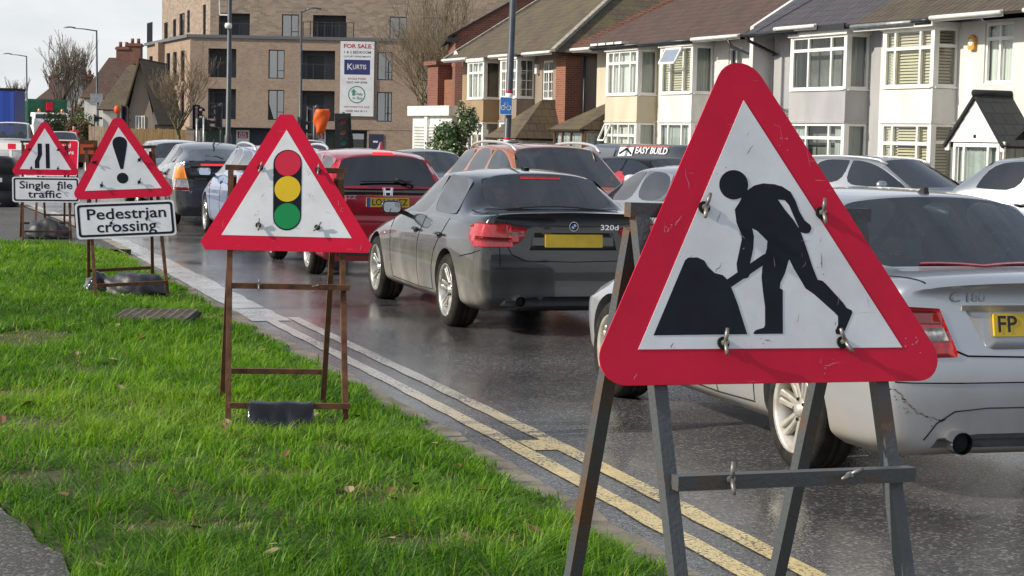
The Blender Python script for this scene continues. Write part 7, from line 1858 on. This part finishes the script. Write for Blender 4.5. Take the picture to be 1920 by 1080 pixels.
def black_block():
    p = G(-10, 388, .085); o = empty('plastic_block', (p.x - .35, p.y + .3, .085), R_(10), 'big black ribbed plastic block at the left edge of the footway', 'barrier block')
    bm = bmesh.new(); prof = [(.0, .0), (.60, .0), (.62, .02), (.62, .30), (.60, .315), (.60, .33), (.62, .345), (.62, .62), (.60, .635), (.60, .65), (.62, .665), (.61, .86), (.56, .95), (.45, 1.0), (0, 1.02)]
    mb = MB(); vs = []; n = 40
    for k in range(n):
        a = 2 * math.pi * k / n; cx = math.copysign(abs(math.cos(a)) ** .45, math.cos(a)); cy = math.copysign(abs(math.sin(a)) ** .45, math.sin(a))
        vs += [(r * 1.15 * cx, r * .8 * cy, z) for r, z in prof]
    m_ = len(prof); mb.add(vs, [(k * m_ + j, ((k + 1) % n) * m_ + j, ((k + 1) % n) * m_ + j + 1, k * m_ + j + 1) for k in range(n) for j in range(m_ - 1)], 0, True)
    mb.build('body', m_black, o); bm.free()
    h = MB(); h.box(.25, .45, -.52, -.49, .5, .58); h.build('grip', m_wpl, o)
black_block()
# black van with lettering by the houses
def black_van():
    off = ROW_A - ROW_N * 4.6; o = empty('van', off + ROW_R * 0.45, ROW_ROT, 'low black van with EASY BUILD lettering, parked before the cream and white houses', 'van')
    Lx = -6.6
    prof = [(0.10, .35), (0.02, .5), (0, .85), (0.05, 1.25), (.16, 1.50), (.32, 1.56), (1.40, 1.56), (1.58, 1.48), (1.68, 1.2), (1.7, .8), (1.66, .35)]
    bm = MB(); st = [(Lx, .80), (Lx + .12, .93), (Lx + 1.0, .99), (-1.0, 1.0), (-.15, .985), (-.02, .94), (.02, .86)]
    vs = []; m_ = len(prof)
    for x, k in st: vs += [(x, .85 + (y - .85) * k, .35 + (z - .35) * k) for y, z in prof]
    n = len(st)
    bm.add(vs, [(i * m_ + j, i * m_ + j + 1, (i + 1) * m_ + j + 1, (i + 1) * m_ + j) for i in range(n - 1) for j in range(m_ - 1)] + [tuple(range(m_)), tuple(range((n - 1) * m_, n * m_))[::-1]], 0, True)
    b = bm.build('body', m_vanblack, o, recalc=True)
    for e in b.data.polygons: e.use_smooth = len(e.vertices) == 4
    s = MB(); T = lambda a, c, q: Vector((-3.1 + a, .03 - q + (c - 1.15) * .12 if c > 1.2 else .03 - q, c))
    W = lambda a, c, q: Vector((a, -.035 - q + max(0, c - 1.0) * .30, c))
    add_text(s, 'EASY BUILD', .24, W, 0, .02, .0, (-2.05, 1.375), 1.85)
    for a, c in (((-3.85, 1.28), (-3.5, 1.42)), ((-3.5, 1.42), (-3.15, 1.28))): s.bar(W(*a, .01), W(*c, .01), .04, .04, 1)
    s.add([W(-3.95, 1.1, .0), W(-3.1, 1.1, .0), W(-3.1, 1.46, .0), W(-3.95, 1.46, .0)], [(0, 1, 2, 3)], 0)
    s.add([W(-3.95, 1.485, .0), W(-1.1, 1.485, .0), W(-1.1, 1.50, .0), W(-3.95, 1.50, .0)], [(0, 1, 2, 3)], 2)
    s.build('lettering', [m_banner, m_gap, m_cone], o)
    wv = MB(); wv.add([W(-5.9, 1.05, .004), W(-4.2, 1.05, .004), W(-4.2, 1.42, .004), W(-5.7, 1.42, .004)], [(0, 1, 2, 3)]); wv.build('side_window', m_flatglass, o)
    for x in (-5.4, -1.1): w_ = MB(); w_.lathe([(.001, -.1), (.30, -.1), (.33, -.05), (.33, .1), (.001, .1)], 20, 'y', (x, .06, .33)); w_.build('wheel', m_rubber, o)
m_vanblack = M('gloss black van paint', (0.012, 0.013, 0.014), 0.25, coat=1)
black_van()
# drain grating in the grass
g0 = G(292, 594, .14); o = empty('drain_grating', (g0.x, g0.y, .148), R_(3), 'rusty iron drain grating set in the grass', 'drain grating')
mb = MB()
for i in range(9): x = -.29 + i * .58 / 8; mb.box(x - .012, x + .012, -.42, .42, 0, .022)
for j in range(14): y = -.42 + j * .84 / 13; mb.box(-.30, .30, y - .012, y + .012, .001, .0205)
mb.build('bars', m_iron, o) if False else mb.build('bars', M('worn cast iron', (0.13, 0.10, 0.08), .6, .3, var=.4, scale=12), o)
mb = MB(); mb.box(-.33, .33, -.46, .46, -.03, -.005); mb.build('pit', m_gap, o)
# pedestrian in red by the far lorry
def pedestrian():
    p = D(139, 285, 88); bm = bmesh.new(); sk = bm.verts.layers.skin.verify(); J = {}
    def v(n, x, y, z, r): J[n] = (bm.verts.new((x, y, z)), r)
    v('pel', 0, 0, .95, .15); v('sp', 0, 0, 1.15, .15); v('ch', 0, 0, 1.38, .17); v('nk', 0, 0, 1.52, .06); v('hd', 0, -.01, 1.62, .09); v('hd2', 0, -.01, 1.74, .085)
    for s, n in ((-1, 'l'), (1, 'r')):
        v('sh' + n, s * .19, 0, 1.44, .075); v('el' + n, s * .25, .02, 1.16, .055); v('wr' + n, s * .24, -.1, .93, .04); v('ha' + n, s * .24, -.13, .85, .035)
        v('hi' + n, s * .1, 0, .88, .10); v('kn' + n, s * .11, -.05 * s, .5, .07); v('an' + n, s * .11, .06 * s, .1, .05); v('to' + n, s * .11, .06 * s - .14, .05, .045)
    def e(a, b_): bm.edges.new((J[a][0], J[b_][0]))
    for a, b_ in (('pel', 'sp'), ('sp', 'ch'), ('ch', 'nk'), ('nk', 'hd'), ('hd', 'hd2')): e(a, b_)
    for n in 'lr':
        for a, b_ in (('ch', 'sh'), ('sh', 'el'), ('el', 'wr'), ('wr', 'ha')): e(a + n if a != 'ch' else a, b_ + n)
        for a, b_ in (('pel', 'hi'), ('hi', 'kn'), ('kn', 'an'), ('an', 'to')): e(a + n if a != 'pel' else a, b_ + n)
    me = bpy.data.meshes.new('person')
    for k, (vt, r) in J.items(): vt[sk].radius = (r, r)
    J['pel'][0][sk].use_root = True
    bm.to_mesh(me); bm.free(); o = bpy.data.objects.new('person', me); COL.objects.link(o)
    m1 = o.modifiers.new('k', 'SKIN'); m2 = o.modifiers.new('s', 'SUBSURF'); m2.levels = 1; m2.render_levels = 1
    dg = bpy.context.evaluated_depsgraph_get(); nm = bpy.data.meshes.new_from_object(o.evaluated_get(dg)); bpy.data.objects.remove(o)
    nm.materials.clear()
    for m in (M('red jacket', (0.45, 0.015, 0.03), .8), M('grey trousers', (0.09, 0.09, 0.11), .9), M('skin', (0.5, 0.3, 0.22), .6)): nm.materials.append(m)
    for f in nm.polygons: f.use_smooth = True; z = f.center.z; f.material_index = 1 if z < .9 and abs(f.center.x) < .2 else (2 if z > 1.53 or (z < .92 and abs(f.center.x) > .2) else 0)
    q = bpy.data.objects.new('person', nm); COL.objects.link(q); q.location = (p.x, p.y, .0); tag(q, 'person in a red jacket and grey trousers walking by the far hedge', 'person')
    h = MB(); h.lathe([(.098, -.01), (.10, .04), (.07, .09), (.001, .105)], 14, 'z', (0, .005, 1.73)); h.build('hair', m_gap, q)
pedestrian()
# ------------------------------------------------------------------ trees and shrubs
m_bark = M('bare bark', (0.085, 0.065, 0.045), 0.9, var=.3, scale=6)
m_bark2 = M('mossy bark', (0.14, 0.115, 0.06), 0.9, var=.3, scale=6)
m_twig = M('thin twigs', (0.20, 0.155, 0.10), 0.9)
m_twig2 = M('grey brown twigs', (0.15, 0.125, 0.10), 0.9)
def bare_tree(label, loc, h, r, seed, trunkh, spread, levels=5, nb=(5, 4, 4, 3), up=.5, mats=None, twig=None, forks=3, lean=(0, 0), minr=.006):
    rr = random.Random(seed); T = MB(); C = MB()
    def branch(p, d, ln, r0, lev):
        n = 4 if lev < 3 else 3; pts = [p]; q = p.copy(); dd = d.copy()
        for i in range(n):
            dd = (dd + Vector((rr.uniform(-1, 1), rr.uniform(-1, 1), rr.uniform(-.5, 1) * .8 + up * .25)) * .16).normalized(); q = q + dd * (ln / n); pts.append(q.copy())
        rad = [max(minr, r0 * (1 - .62 * i / n)) for i in range(n + 1)]
        (T if lev == 0 else C).tube(pts, rad, 8 if lev == 0 else (5 if lev < 3 else 3), 0 if lev < 3 else (0 if lev == 0 else 1), cap=False)
        if lev >= levels - 1: return
        k = nb[min(lev, len(nb) - 1)]
        for j in range(k):
            t = 1.0 if j == 0 else rr.uniform(.35 if lev else .75, 1.0); i = min(n - 1, int(t * n)); f = t * n - i; bp = pts[i].lerp(pts[i + 1], min(1, f)) if i < n else pts[-1]
            a = rr.uniform(0, 2 * math.pi); s = spread * rr.uniform(.6, 1.25) * (1.0 if j else .4)
            ax = Vector((math.cos(a), math.sin(a), 0)); nd = (dd + ax * s + Vector((0, 0, up * .35))).normalized()
            branch(bp, nd, ln * rr.uniform(.58, .84), max(minr, rad[min(i, n)] * rr.uniform(.5, .72)), lev + 1)
    root = empty('bare_tree', loc, 0, label, 'tree')
    for f in range(forks):
        a = 2 * math.pi * f / max(1, forks) + rr.uniform(0, 1); k = .0 if forks == 1 else .16
        branch(Vector((0.1 * math.cos(a) * (forks > 1), .1 * math.sin(a) * (forks > 1), 0)), Vector((math.cos(a) * k + lean[0], math.sin(a) * k + lean[1], 1)).normalized(), trunkh, r, 0)
    T.build('trunk', (mats or m_bark), root); C.build('crown', [mats or m_bark, twig or m_twig], root)
    return root
p = D(333, 262, 88); bare_tree('spreading bare tree in front of the flats and timber fence', (p.x, 88, 0), 5, .17, 11, 1.75, .74, 6, (6, 4, 4, 3, 3), .75, m_bark2, m_twig, 1, minr=.0075)
p = D(800, 265, 92); bare_tree('large many-stemmed bare tree between the banner and the brick house', (p.x, 92, 0), 7, .12, 23, 3.1, .85, 5, (6, 5, 4, 3), .42, m_bark2, m_twig, 3, (-.15, 0), minr=.0075)
p = D(835, 262, 98); bare_tree('slim upright bare tree close to the brick gable', (p.x, 98, 0), 7, .12, 31, 3.6, .42, 5, (4, 3, 3, 3), .9, m_bark2, m_twig, 3, minr=.012)
p = D(117, 262, 160); bare_tree('tall rounded bare tree against the sky at the left', (p.x, 160, 0), 8, .26, 5, 3.1, .55, 6, (5, 4, 4, 3, 3), .8, m_bark, m_twig2, 2, minr=.016)
p = D(44, 262, 200); bare_tree('thin hazy bare tree far off above the blue lorry', (p.x, 200, 0), 6, .15, 9, 2.2, .4, 5, (5, 4, 4, 3), .8, m_bark, m_twig2, 2, minr=.018)
p = D(262, 262, 150); bare_tree('bare tree top showing left of the flats', (p.x, 150, 0), 6, .16, 14, 2.3, .5, 5, (5, 4, 4, 3), .7, m_bark, m_twig2, 2, minr=.016)
p = D(610, 262, 96); bare_tree('small leafless shrub in front of the shopfront', (p.x - 1.4, 96, 0), 3, .05, 17, .7, .75, 5, (6, 5, 4, 3), .5, m_bark, m_twig2, 4, minr=.010)

def leaf_cloud(name, label, cat, loc, blobs, n, size, cols, seed, stems=0, group=None, h=1.0, trunkr=.05):
    """many small leaves scattered through overlapping clumps; cols: list of (material, share)"""
    rs = np.random.RandomState(seed); root = empty(name, loc, 0, label, cat, group)
    B = np.array(blobs); vol = B[:, 3] * B[:, 4] * B[:, 5]; idx = rs.choice(len(B), n, p=vol / vol.sum())
    d = rs.normal(size=(n, 3)); d /= np.linalg.norm(d, axis=1)[:, None]; rad = rs.uniform(.25, 1, n) ** .45 * (1 + .12 * rs.normal(size=n))
    c = B[idx, :3] + d * rad[:, None] * B[idx, 3:6]
    keep = c[:, 2] > .03; c = c[keep]; d = d[keep]; n = len(c)
    nrm = d + rs.normal(size=(n, 3)) * .7 + np.array([0, 0, .4]); nrm /= np.linalg.norm(nrm, axis=1)[:, None]
    t = np.cross(nrm, rs.normal(size=(n, 3))); t /= np.linalg.norm(t, axis=1)[:, None]; b_ = np.cross(nrm, t)
    s = size * rs.uniform(.6, 1.4, n)[:, None]
    V = np.stack([c - t * s, c + b_ * s * .45, c + t * s, c - b_ * s * .45], 1).reshape(-1, 3)
    me = bpy.data.meshes.new('foliage'); me.vertices.add(4 * n); me.vertices.foreach_set('co', V.ravel().astype(np.float32))
    me.loops.add(4 * n); me.loops.foreach_set('vertex_index', np.arange(4 * n, dtype=np.int32)); me.polygons.add(n); me.polygons.foreach_set('loop_start', np.arange(0, 4 * n, 4, dtype=np.int32))
    mi = rs.choice(len(cols), n, p=[q[1] for q in cols]).astype(np.int32); me.polygons.foreach_set('material_index', mi)
    for q in cols: me.materials.append(q[0])
    me.update(); mesh_obj('foliage', me, root)
    if stems:
        mb = MB()
        for k in range(stems):
            q = B[rs.randint(len(B)), :3]; mb.tube([(rs.uniform(-.15, .15), rs.uniform(-.15, .15), 0), (q[0] * .4, q[1] * .4, q[2] * .5), tuple(q)], [trunkr, trunkr * .7, trunkr * .3], 6, cap=False)
        mb.build('stems', m_bark, root)
    return root
m_lf1 = M('dark glossy leaf', (0.035, 0.075, 0.022), .35, var=.3, scale=3, trans=.15)
m_lf2 = M('fresh leaf', (0.075, 0.14, 0.035), .4, var=.3, scale=3, trans=.3)
m_fl = M('pale blossom', (0.55, 0.55, 0.40), .6, trans=.3)
m_lf3 = M('olive leaf', (0.10, 0.115, 0.035), .6, var=.3, scale=3, trans=.3)
m_lf4 = M('brown hedge leaf', (0.13, 0.085, 0.04), .8, var=.3, scale=3, trans=.2)
rs = np.random.RandomState(3)
p = D(868, 285, 60)
bl = [(rs.uniform(-.55, .55), rs.uniform(-.5, .5), z * 1.18, .52 * k, .5 * k, .38) for z, k in ((.35, 1), (.5, 1.15), (.8, 1.2), (1.0, 1.1), (1.25, 1.0), (1.5, .85), (1.75, .7), (1.95, .45), (1.1, 1.2), (.7, 1.2), (1.4, .9), (2.1, .3))]
leaf_cloud('flowering_bush', 'round evergreen bush with pale blossom on its sunny side, by the garage', 'bush', (p.x, 60, 0), bl, 13000, .06, [(m_lf1, .52), (m_lf2, .33), (m_fl, .15)], 4, 5)
for (px, Y, w_, h_, lab, cols, sd_) in ((122, 112, 1.7, 2.6, 'feathery light green tree beside the green container', [(m_lf3, .7), (m_lf2, .3)], 5), (152, 106, .9, 2.0, 'brown winter hedge right of the light green tree', [(m_lf4, .75), (m_lf3, .25)], 6), (141, 96, .75, 1.35, 'low ivy-green hedge behind the red sign', [(m_lf2, .6), (m_lf1, .4)], 7)):
    p = D(px, 270, Y); bl = [(rs.uniform(-.6, .6) * w_, rs.uniform(-.5, .5) * w_, rs.uniform(.12, .85) * h_, .45 * w_, .45 * w_, .22 * h_) for _ in range(14)]
    leaf_cloud('hedge_tree', lab, 'tree', (p.x, Y, 0), bl, 7000, .085, cols, sd_, 4)
for k, (px, Y, w_, h_, lab) in enumerate(((20, 170, 4, 3.0, 'dark shrubbery under the lorries at the far left'), (95, 185, 6, 4.6, 'brown-green tree line behind the green container'), (150, 165, 5, 4.0, 'scrubby trees before the terrace roofs'))):
    p = D(px, 270, Y); bl = [(rs.uniform(-1, 1) * w_, rs.uniform(-.5, .5) * 3, rs.uniform(.1, .85) * h_, 1.4, 1.2, .6) for _ in range(22)]
    leaf_cloud('shrubbery', lab, 'shrubs', (p.x, Y, 0), bl, 9000, .11, [(m_lf4, .45), (m_lf3, .4), (m_lf1, .15)], 20 + k, 4)

# ------------------------------------------------------------------ grass on the verge
def grass_mat():
    m = bpy.data.materials.new('grass blades'); m.use_nodes = True; nt = m.node_tree; N = nt.nodes; b = N['Principled BSDF']; L = nt.links.new
    at = N.new('ShaderNodeAttribute'); at.attribute_name = 'tone'
    c = N.new('ShaderNodeValToRGB'); e = c.color_ramp.elements; e[0].position = 0; e[0].color = (0.035, 0.095, 0.008, 1); e[1].position = 1; e[1].color = (0.30, 0.25, 0.12, 1)
    q = e.new(.45); q.color = (0.082, 0.195, 0.013, 1); q = e.new(.85); q.color = (0.18, 0.315, 0.025, 1)
    L(at.outputs['Fac'], c.inputs[0]); L(c.outputs[0], b.inputs['Base Color']); b.inputs['Roughness'].default_value = .45; b.inputs['Specular IOR Level'].default_value = .2
    t = N.new('ShaderNodeBsdfTranslucent'); mu = N.new('ShaderNodeMix'); mu.data_type = 'RGBA'; mu.blend_type = 'MULTIPLY'; mu.inputs[0].default_value = 1; mu.inputs[7].default_value = (1.8, 2.1, 0.8, 1); L(c.outputs[0], mu.inputs[6]); L(mu.outputs[2], t.inputs[0])
    ms = N.new('ShaderNodeMixShader'); ms.inputs[0].default_value = .36; L(b.outputs[0], ms.inputs[1]); L(t.outputs[0], ms.inputs[2]); L(ms.outputs[0], N['Material Output'].inputs[0]); return m
def in_poly(x, y, P):
    ins = np.zeros(len(x), bool); n = len(P); j = n - 1
    for i in range(n):
        xi, yi = P[i]; xj, yj = P[j]; c = ((yi > y) != (yj > y)) & (x < (xj - xi) * (y - yi) / (yj - yi + 1e-12) + xi); ins ^= c; j = i
    return ins
def grass():
    rs = np.random.RandomState(12)
    kd = np.array([(p.x, p.y) for p in KD]); n0 = 820000
    Y = 4.9 + (25.0 - 4.9) * rs.uniform(0, 1, n0) ** 1.35
    X = rs.uniform(-8.2, 1.9, n0); kx = np.interp(Y, kd[:, 1], kd[:, 0])
    d = (kx - X) * .95
    lo = -.30 * Y - .9
    keep = (d > .13 + .05 * np.sin(Y * 5) + .04 * np.sin(Y * 13.7)) & (X > lo)
    keep &= ~in_poly(X, Y, PATHPOLY)
    X, Y, d = X[keep], Y[keep], d[keep]
    # patchy growth
    def pn(x, y, s, k): return np.sin(x * s + 1.3 * k + 1.7 * np.sin(y * s * .7 + k)) * np.sin(y * s * 1.1 + 2.1 * k + 1.3 * np.sin(x * s * .8 + k * 2))
    g = .5 + .22 * pn(X, Y, 2.1, 1) + .18 * pn(X, Y, 5.3, 2) + .16 * pn(X, Y, 11, 3) + .12 * pn(X, Y, 23, 5)
    g = np.clip(g, 0, 1)
    bare = np.hypot(X - G(40, 640, .13).x, (Y - G(40, 640, .13).y) * .5) < .35
    bare |= np.hypot(X - G(292, 594, .14).x, (Y - G(292, 594, .14).y) * .75) < .33
    bare |= np.hypot(X - (G(410, 590, .1).x), (Y - G(410, 590, .1).y) * .6) < .28
    low = .5 + .5 * pn(X, Y, .9, 4)
    for bx_, by_, br_ in ((40, 740, .16), (35, 800, .2), (250, 880, .12), (520, 890, .14), (300, 1000, .12), (720, 930, .16), (760, 1020, .13), (150, 700, .12), (560, 600, .2), (60, 900, .15), (420, 990, .1), (640, 840, .1), (900, 1010, .12)):
        q_ = G(bx_, by_, .13); bare |= np.hypot((X - q_.x) * .7, (Y - q_.y) * .8) < br_ * (.7 + .6 * g)
    keep = (rs.uniform(0, 1, len(X)) < (.22 + 1.05 * g)) & ~(bare & (rs.uniform(0, 1, len(X)) < .30 + .5 * (1 - g)))
    X, Y, d, g, bare = X[keep], Y[keep], d[keep], g[keep], bare[keep]; n = len(X)
    Z = 0.012 + 0.115 * np.clip((d - .1) / .8, 0, 1)
    near = np.clip((Y - 5) / 18, 0, 1)
    # blades grow in tufts that lean outwards from their middle
    nc = 9000; cx = rs.uniform(-8.2, 1.9, nc); cy = 4.9 + 20.1 * rs.uniform(0, 1, nc) ** 1.35; cell = .16
    grid = {}
    for i_, key in enumerate(zip((cx / cell).astype(int), (cy / cell).astype(int))): grid[key] = i_
    ti = np.array([grid.get(q, -1) for q in zip((X / cell).astype(int), (Y / cell).astype(int))])
    inT = ti >= 0; tx_ = np.where(inT, X - cx[ti], 0); ty_ = np.where(inT, Y - cy[ti], 0); td = np.hypot(tx_, ty_) + 1e-6; tuft = np.where(inT, np.clip(1 - td / .15, 0, 1), 0)
    H = (.030 + .050 * g ** 1.3 + .045 * rs.uniform(0, 1, n) ** 2 + .060 * tuft) * np.where(d < .3, .7, 1) * (1 - .15 * near); H *= .80 * rs.uniform(.6, 1.3, n) * np.where(bare, .62, 1)
    long_ = rs.uniform(0, 1, n) < .02; H = np.where(long_, H * 1.5, H)
    for q in (r2.location, r3.location, r4.location):
        H *= 1 - .55 * np.exp(-(((X - q.x) / .42) ** 2 + ((Y - q.y + .3) / .55) ** 2))
    wd = (.0017 + .0014 * rs.uniform(0, 1, n)) * (1 + 1.9 * near)
    a = rs.uniform(0, 2 * np.pi, n); a = np.where(tuft > .1, np.arctan2(ty_, tx_) + rs.normal(0, .7, n), a)
    tilt = rs.normal(.15, .42, n) + .5 * np.clip(td / .12, 0, 1) * (tuft > 0); ca, sa = np.cos(a), np.sin(a)
    bend = np.abs(rs.normal(.45, .45, n))
    base = np.stack([X, Y, Z], 1); side = np.stack([-sa, ca, np.zeros(n)], 1) * wd[:, None]
    def pt(t):
        off = np.tan(np.clip(tilt, -1, 1.15)) * t * H + bend * H * t * t
        return base + np.stack([ca * off, sa * off, H * (t - .35 * np.clip(bend, 0, 1) * t * t)], 1)
    p1 = pt(.55); p2 = pt(1.0)
    V = np.stack([base - side, base + side, p1 + side * .8, p1 - side * .8, p2], 1).reshape(-1, 3).astype(np.float32)
    me = bpy.data.meshes.new('grass'); me.vertices.add(5 * n); me.vertices.foreach_set('co', V.ravel())
    k = np.arange(n, dtype=np.int32)[:, None] * 5
    loops = np.concatenate([k + np.array([0, 1, 2, 3]), k + np.array([3, 2, 4])], 1).astype(np.int32)
    me.loops.add(7 * n); me.loops.foreach_set('vertex_index', loops.ravel()); me.polygons.add(2 * n)
    ls = (np.arange(n, dtype=np.int32)[:, None] * 7 + np.array([0, 4])).astype(np.int32); me.polygons.foreach_set('loop_start', ls.ravel()); me.update()
    tone = np.clip(.42 + .35 * (g - .5) + .22 * pn(X, Y, .55, 9) + .18 * tuft + .20 * pn(X, Y, 1.1, 7) + rs.normal(0, .20, n), 0, .88); tone = np.where(rs.uniform(0, 1, n) < .035, rs.uniform(.9, 1, n), tone)
    tone = np.where(bare & (rs.uniform(0, 1, n) < .55), rs.uniform(.88, 1, n), tone)
    at = me.attributes.new('tone', 'FLOAT', 'POINT'); at.data.foreach_set('value', np.repeat(tone, 5).astype(np.float32))
    me.materials.append(grass_mat()); o = mesh_obj('grass', me); tag(o, 'uneven green grass covering the verge', 'grass', kind='stuff')
grass()
# dead leaves on the verge
def leaves():
    rr = random.Random(6); mb = MB(); n = 0
    while n < 70:
        y = rr.uniform(5.5, 18); x = rr.uniform(-.28 * y - .3, .8)
        i = min(range(len(KD)), key=lambda q: abs(KD[q].y - y)); dd = (KD[i].x - x) * .95
        if dd < .35: continue
        n += 1; s = rr.uniform(.02, .05); a = rr.uniform(0, 6.28); z = 0.012 + .115 * min(1, (dd - .1) / .8) + rr.uniform(.03, .06)
        ca, sa = math.cos(a), math.sin(a); tl = rr.uniform(-.5, .5)
        vs = [(x + (u * ca - v * sa) * s, y + (u * sa + v * ca) * s, z + tl * u * s + .3 * s * abs(v)) for u, v in ((-1, 0), (-.4, .5), (.5, .45), (1, 0), (.5, -.45), (-.4, -.5))]
        mb.add(vs, [(0, 1, 2, 3), (0, 3, 4, 5)], rr.randint(0, 1))
    mb.build('leaves', [M('dead leaf', (0.16, 0.075, 0.035), .8), M('pale dead leaf', (0.30, 0.22, 0.13), .8)], None, 'dead brown leaves scattered on the grass', 'leaves', kind='stuff')
leaves()
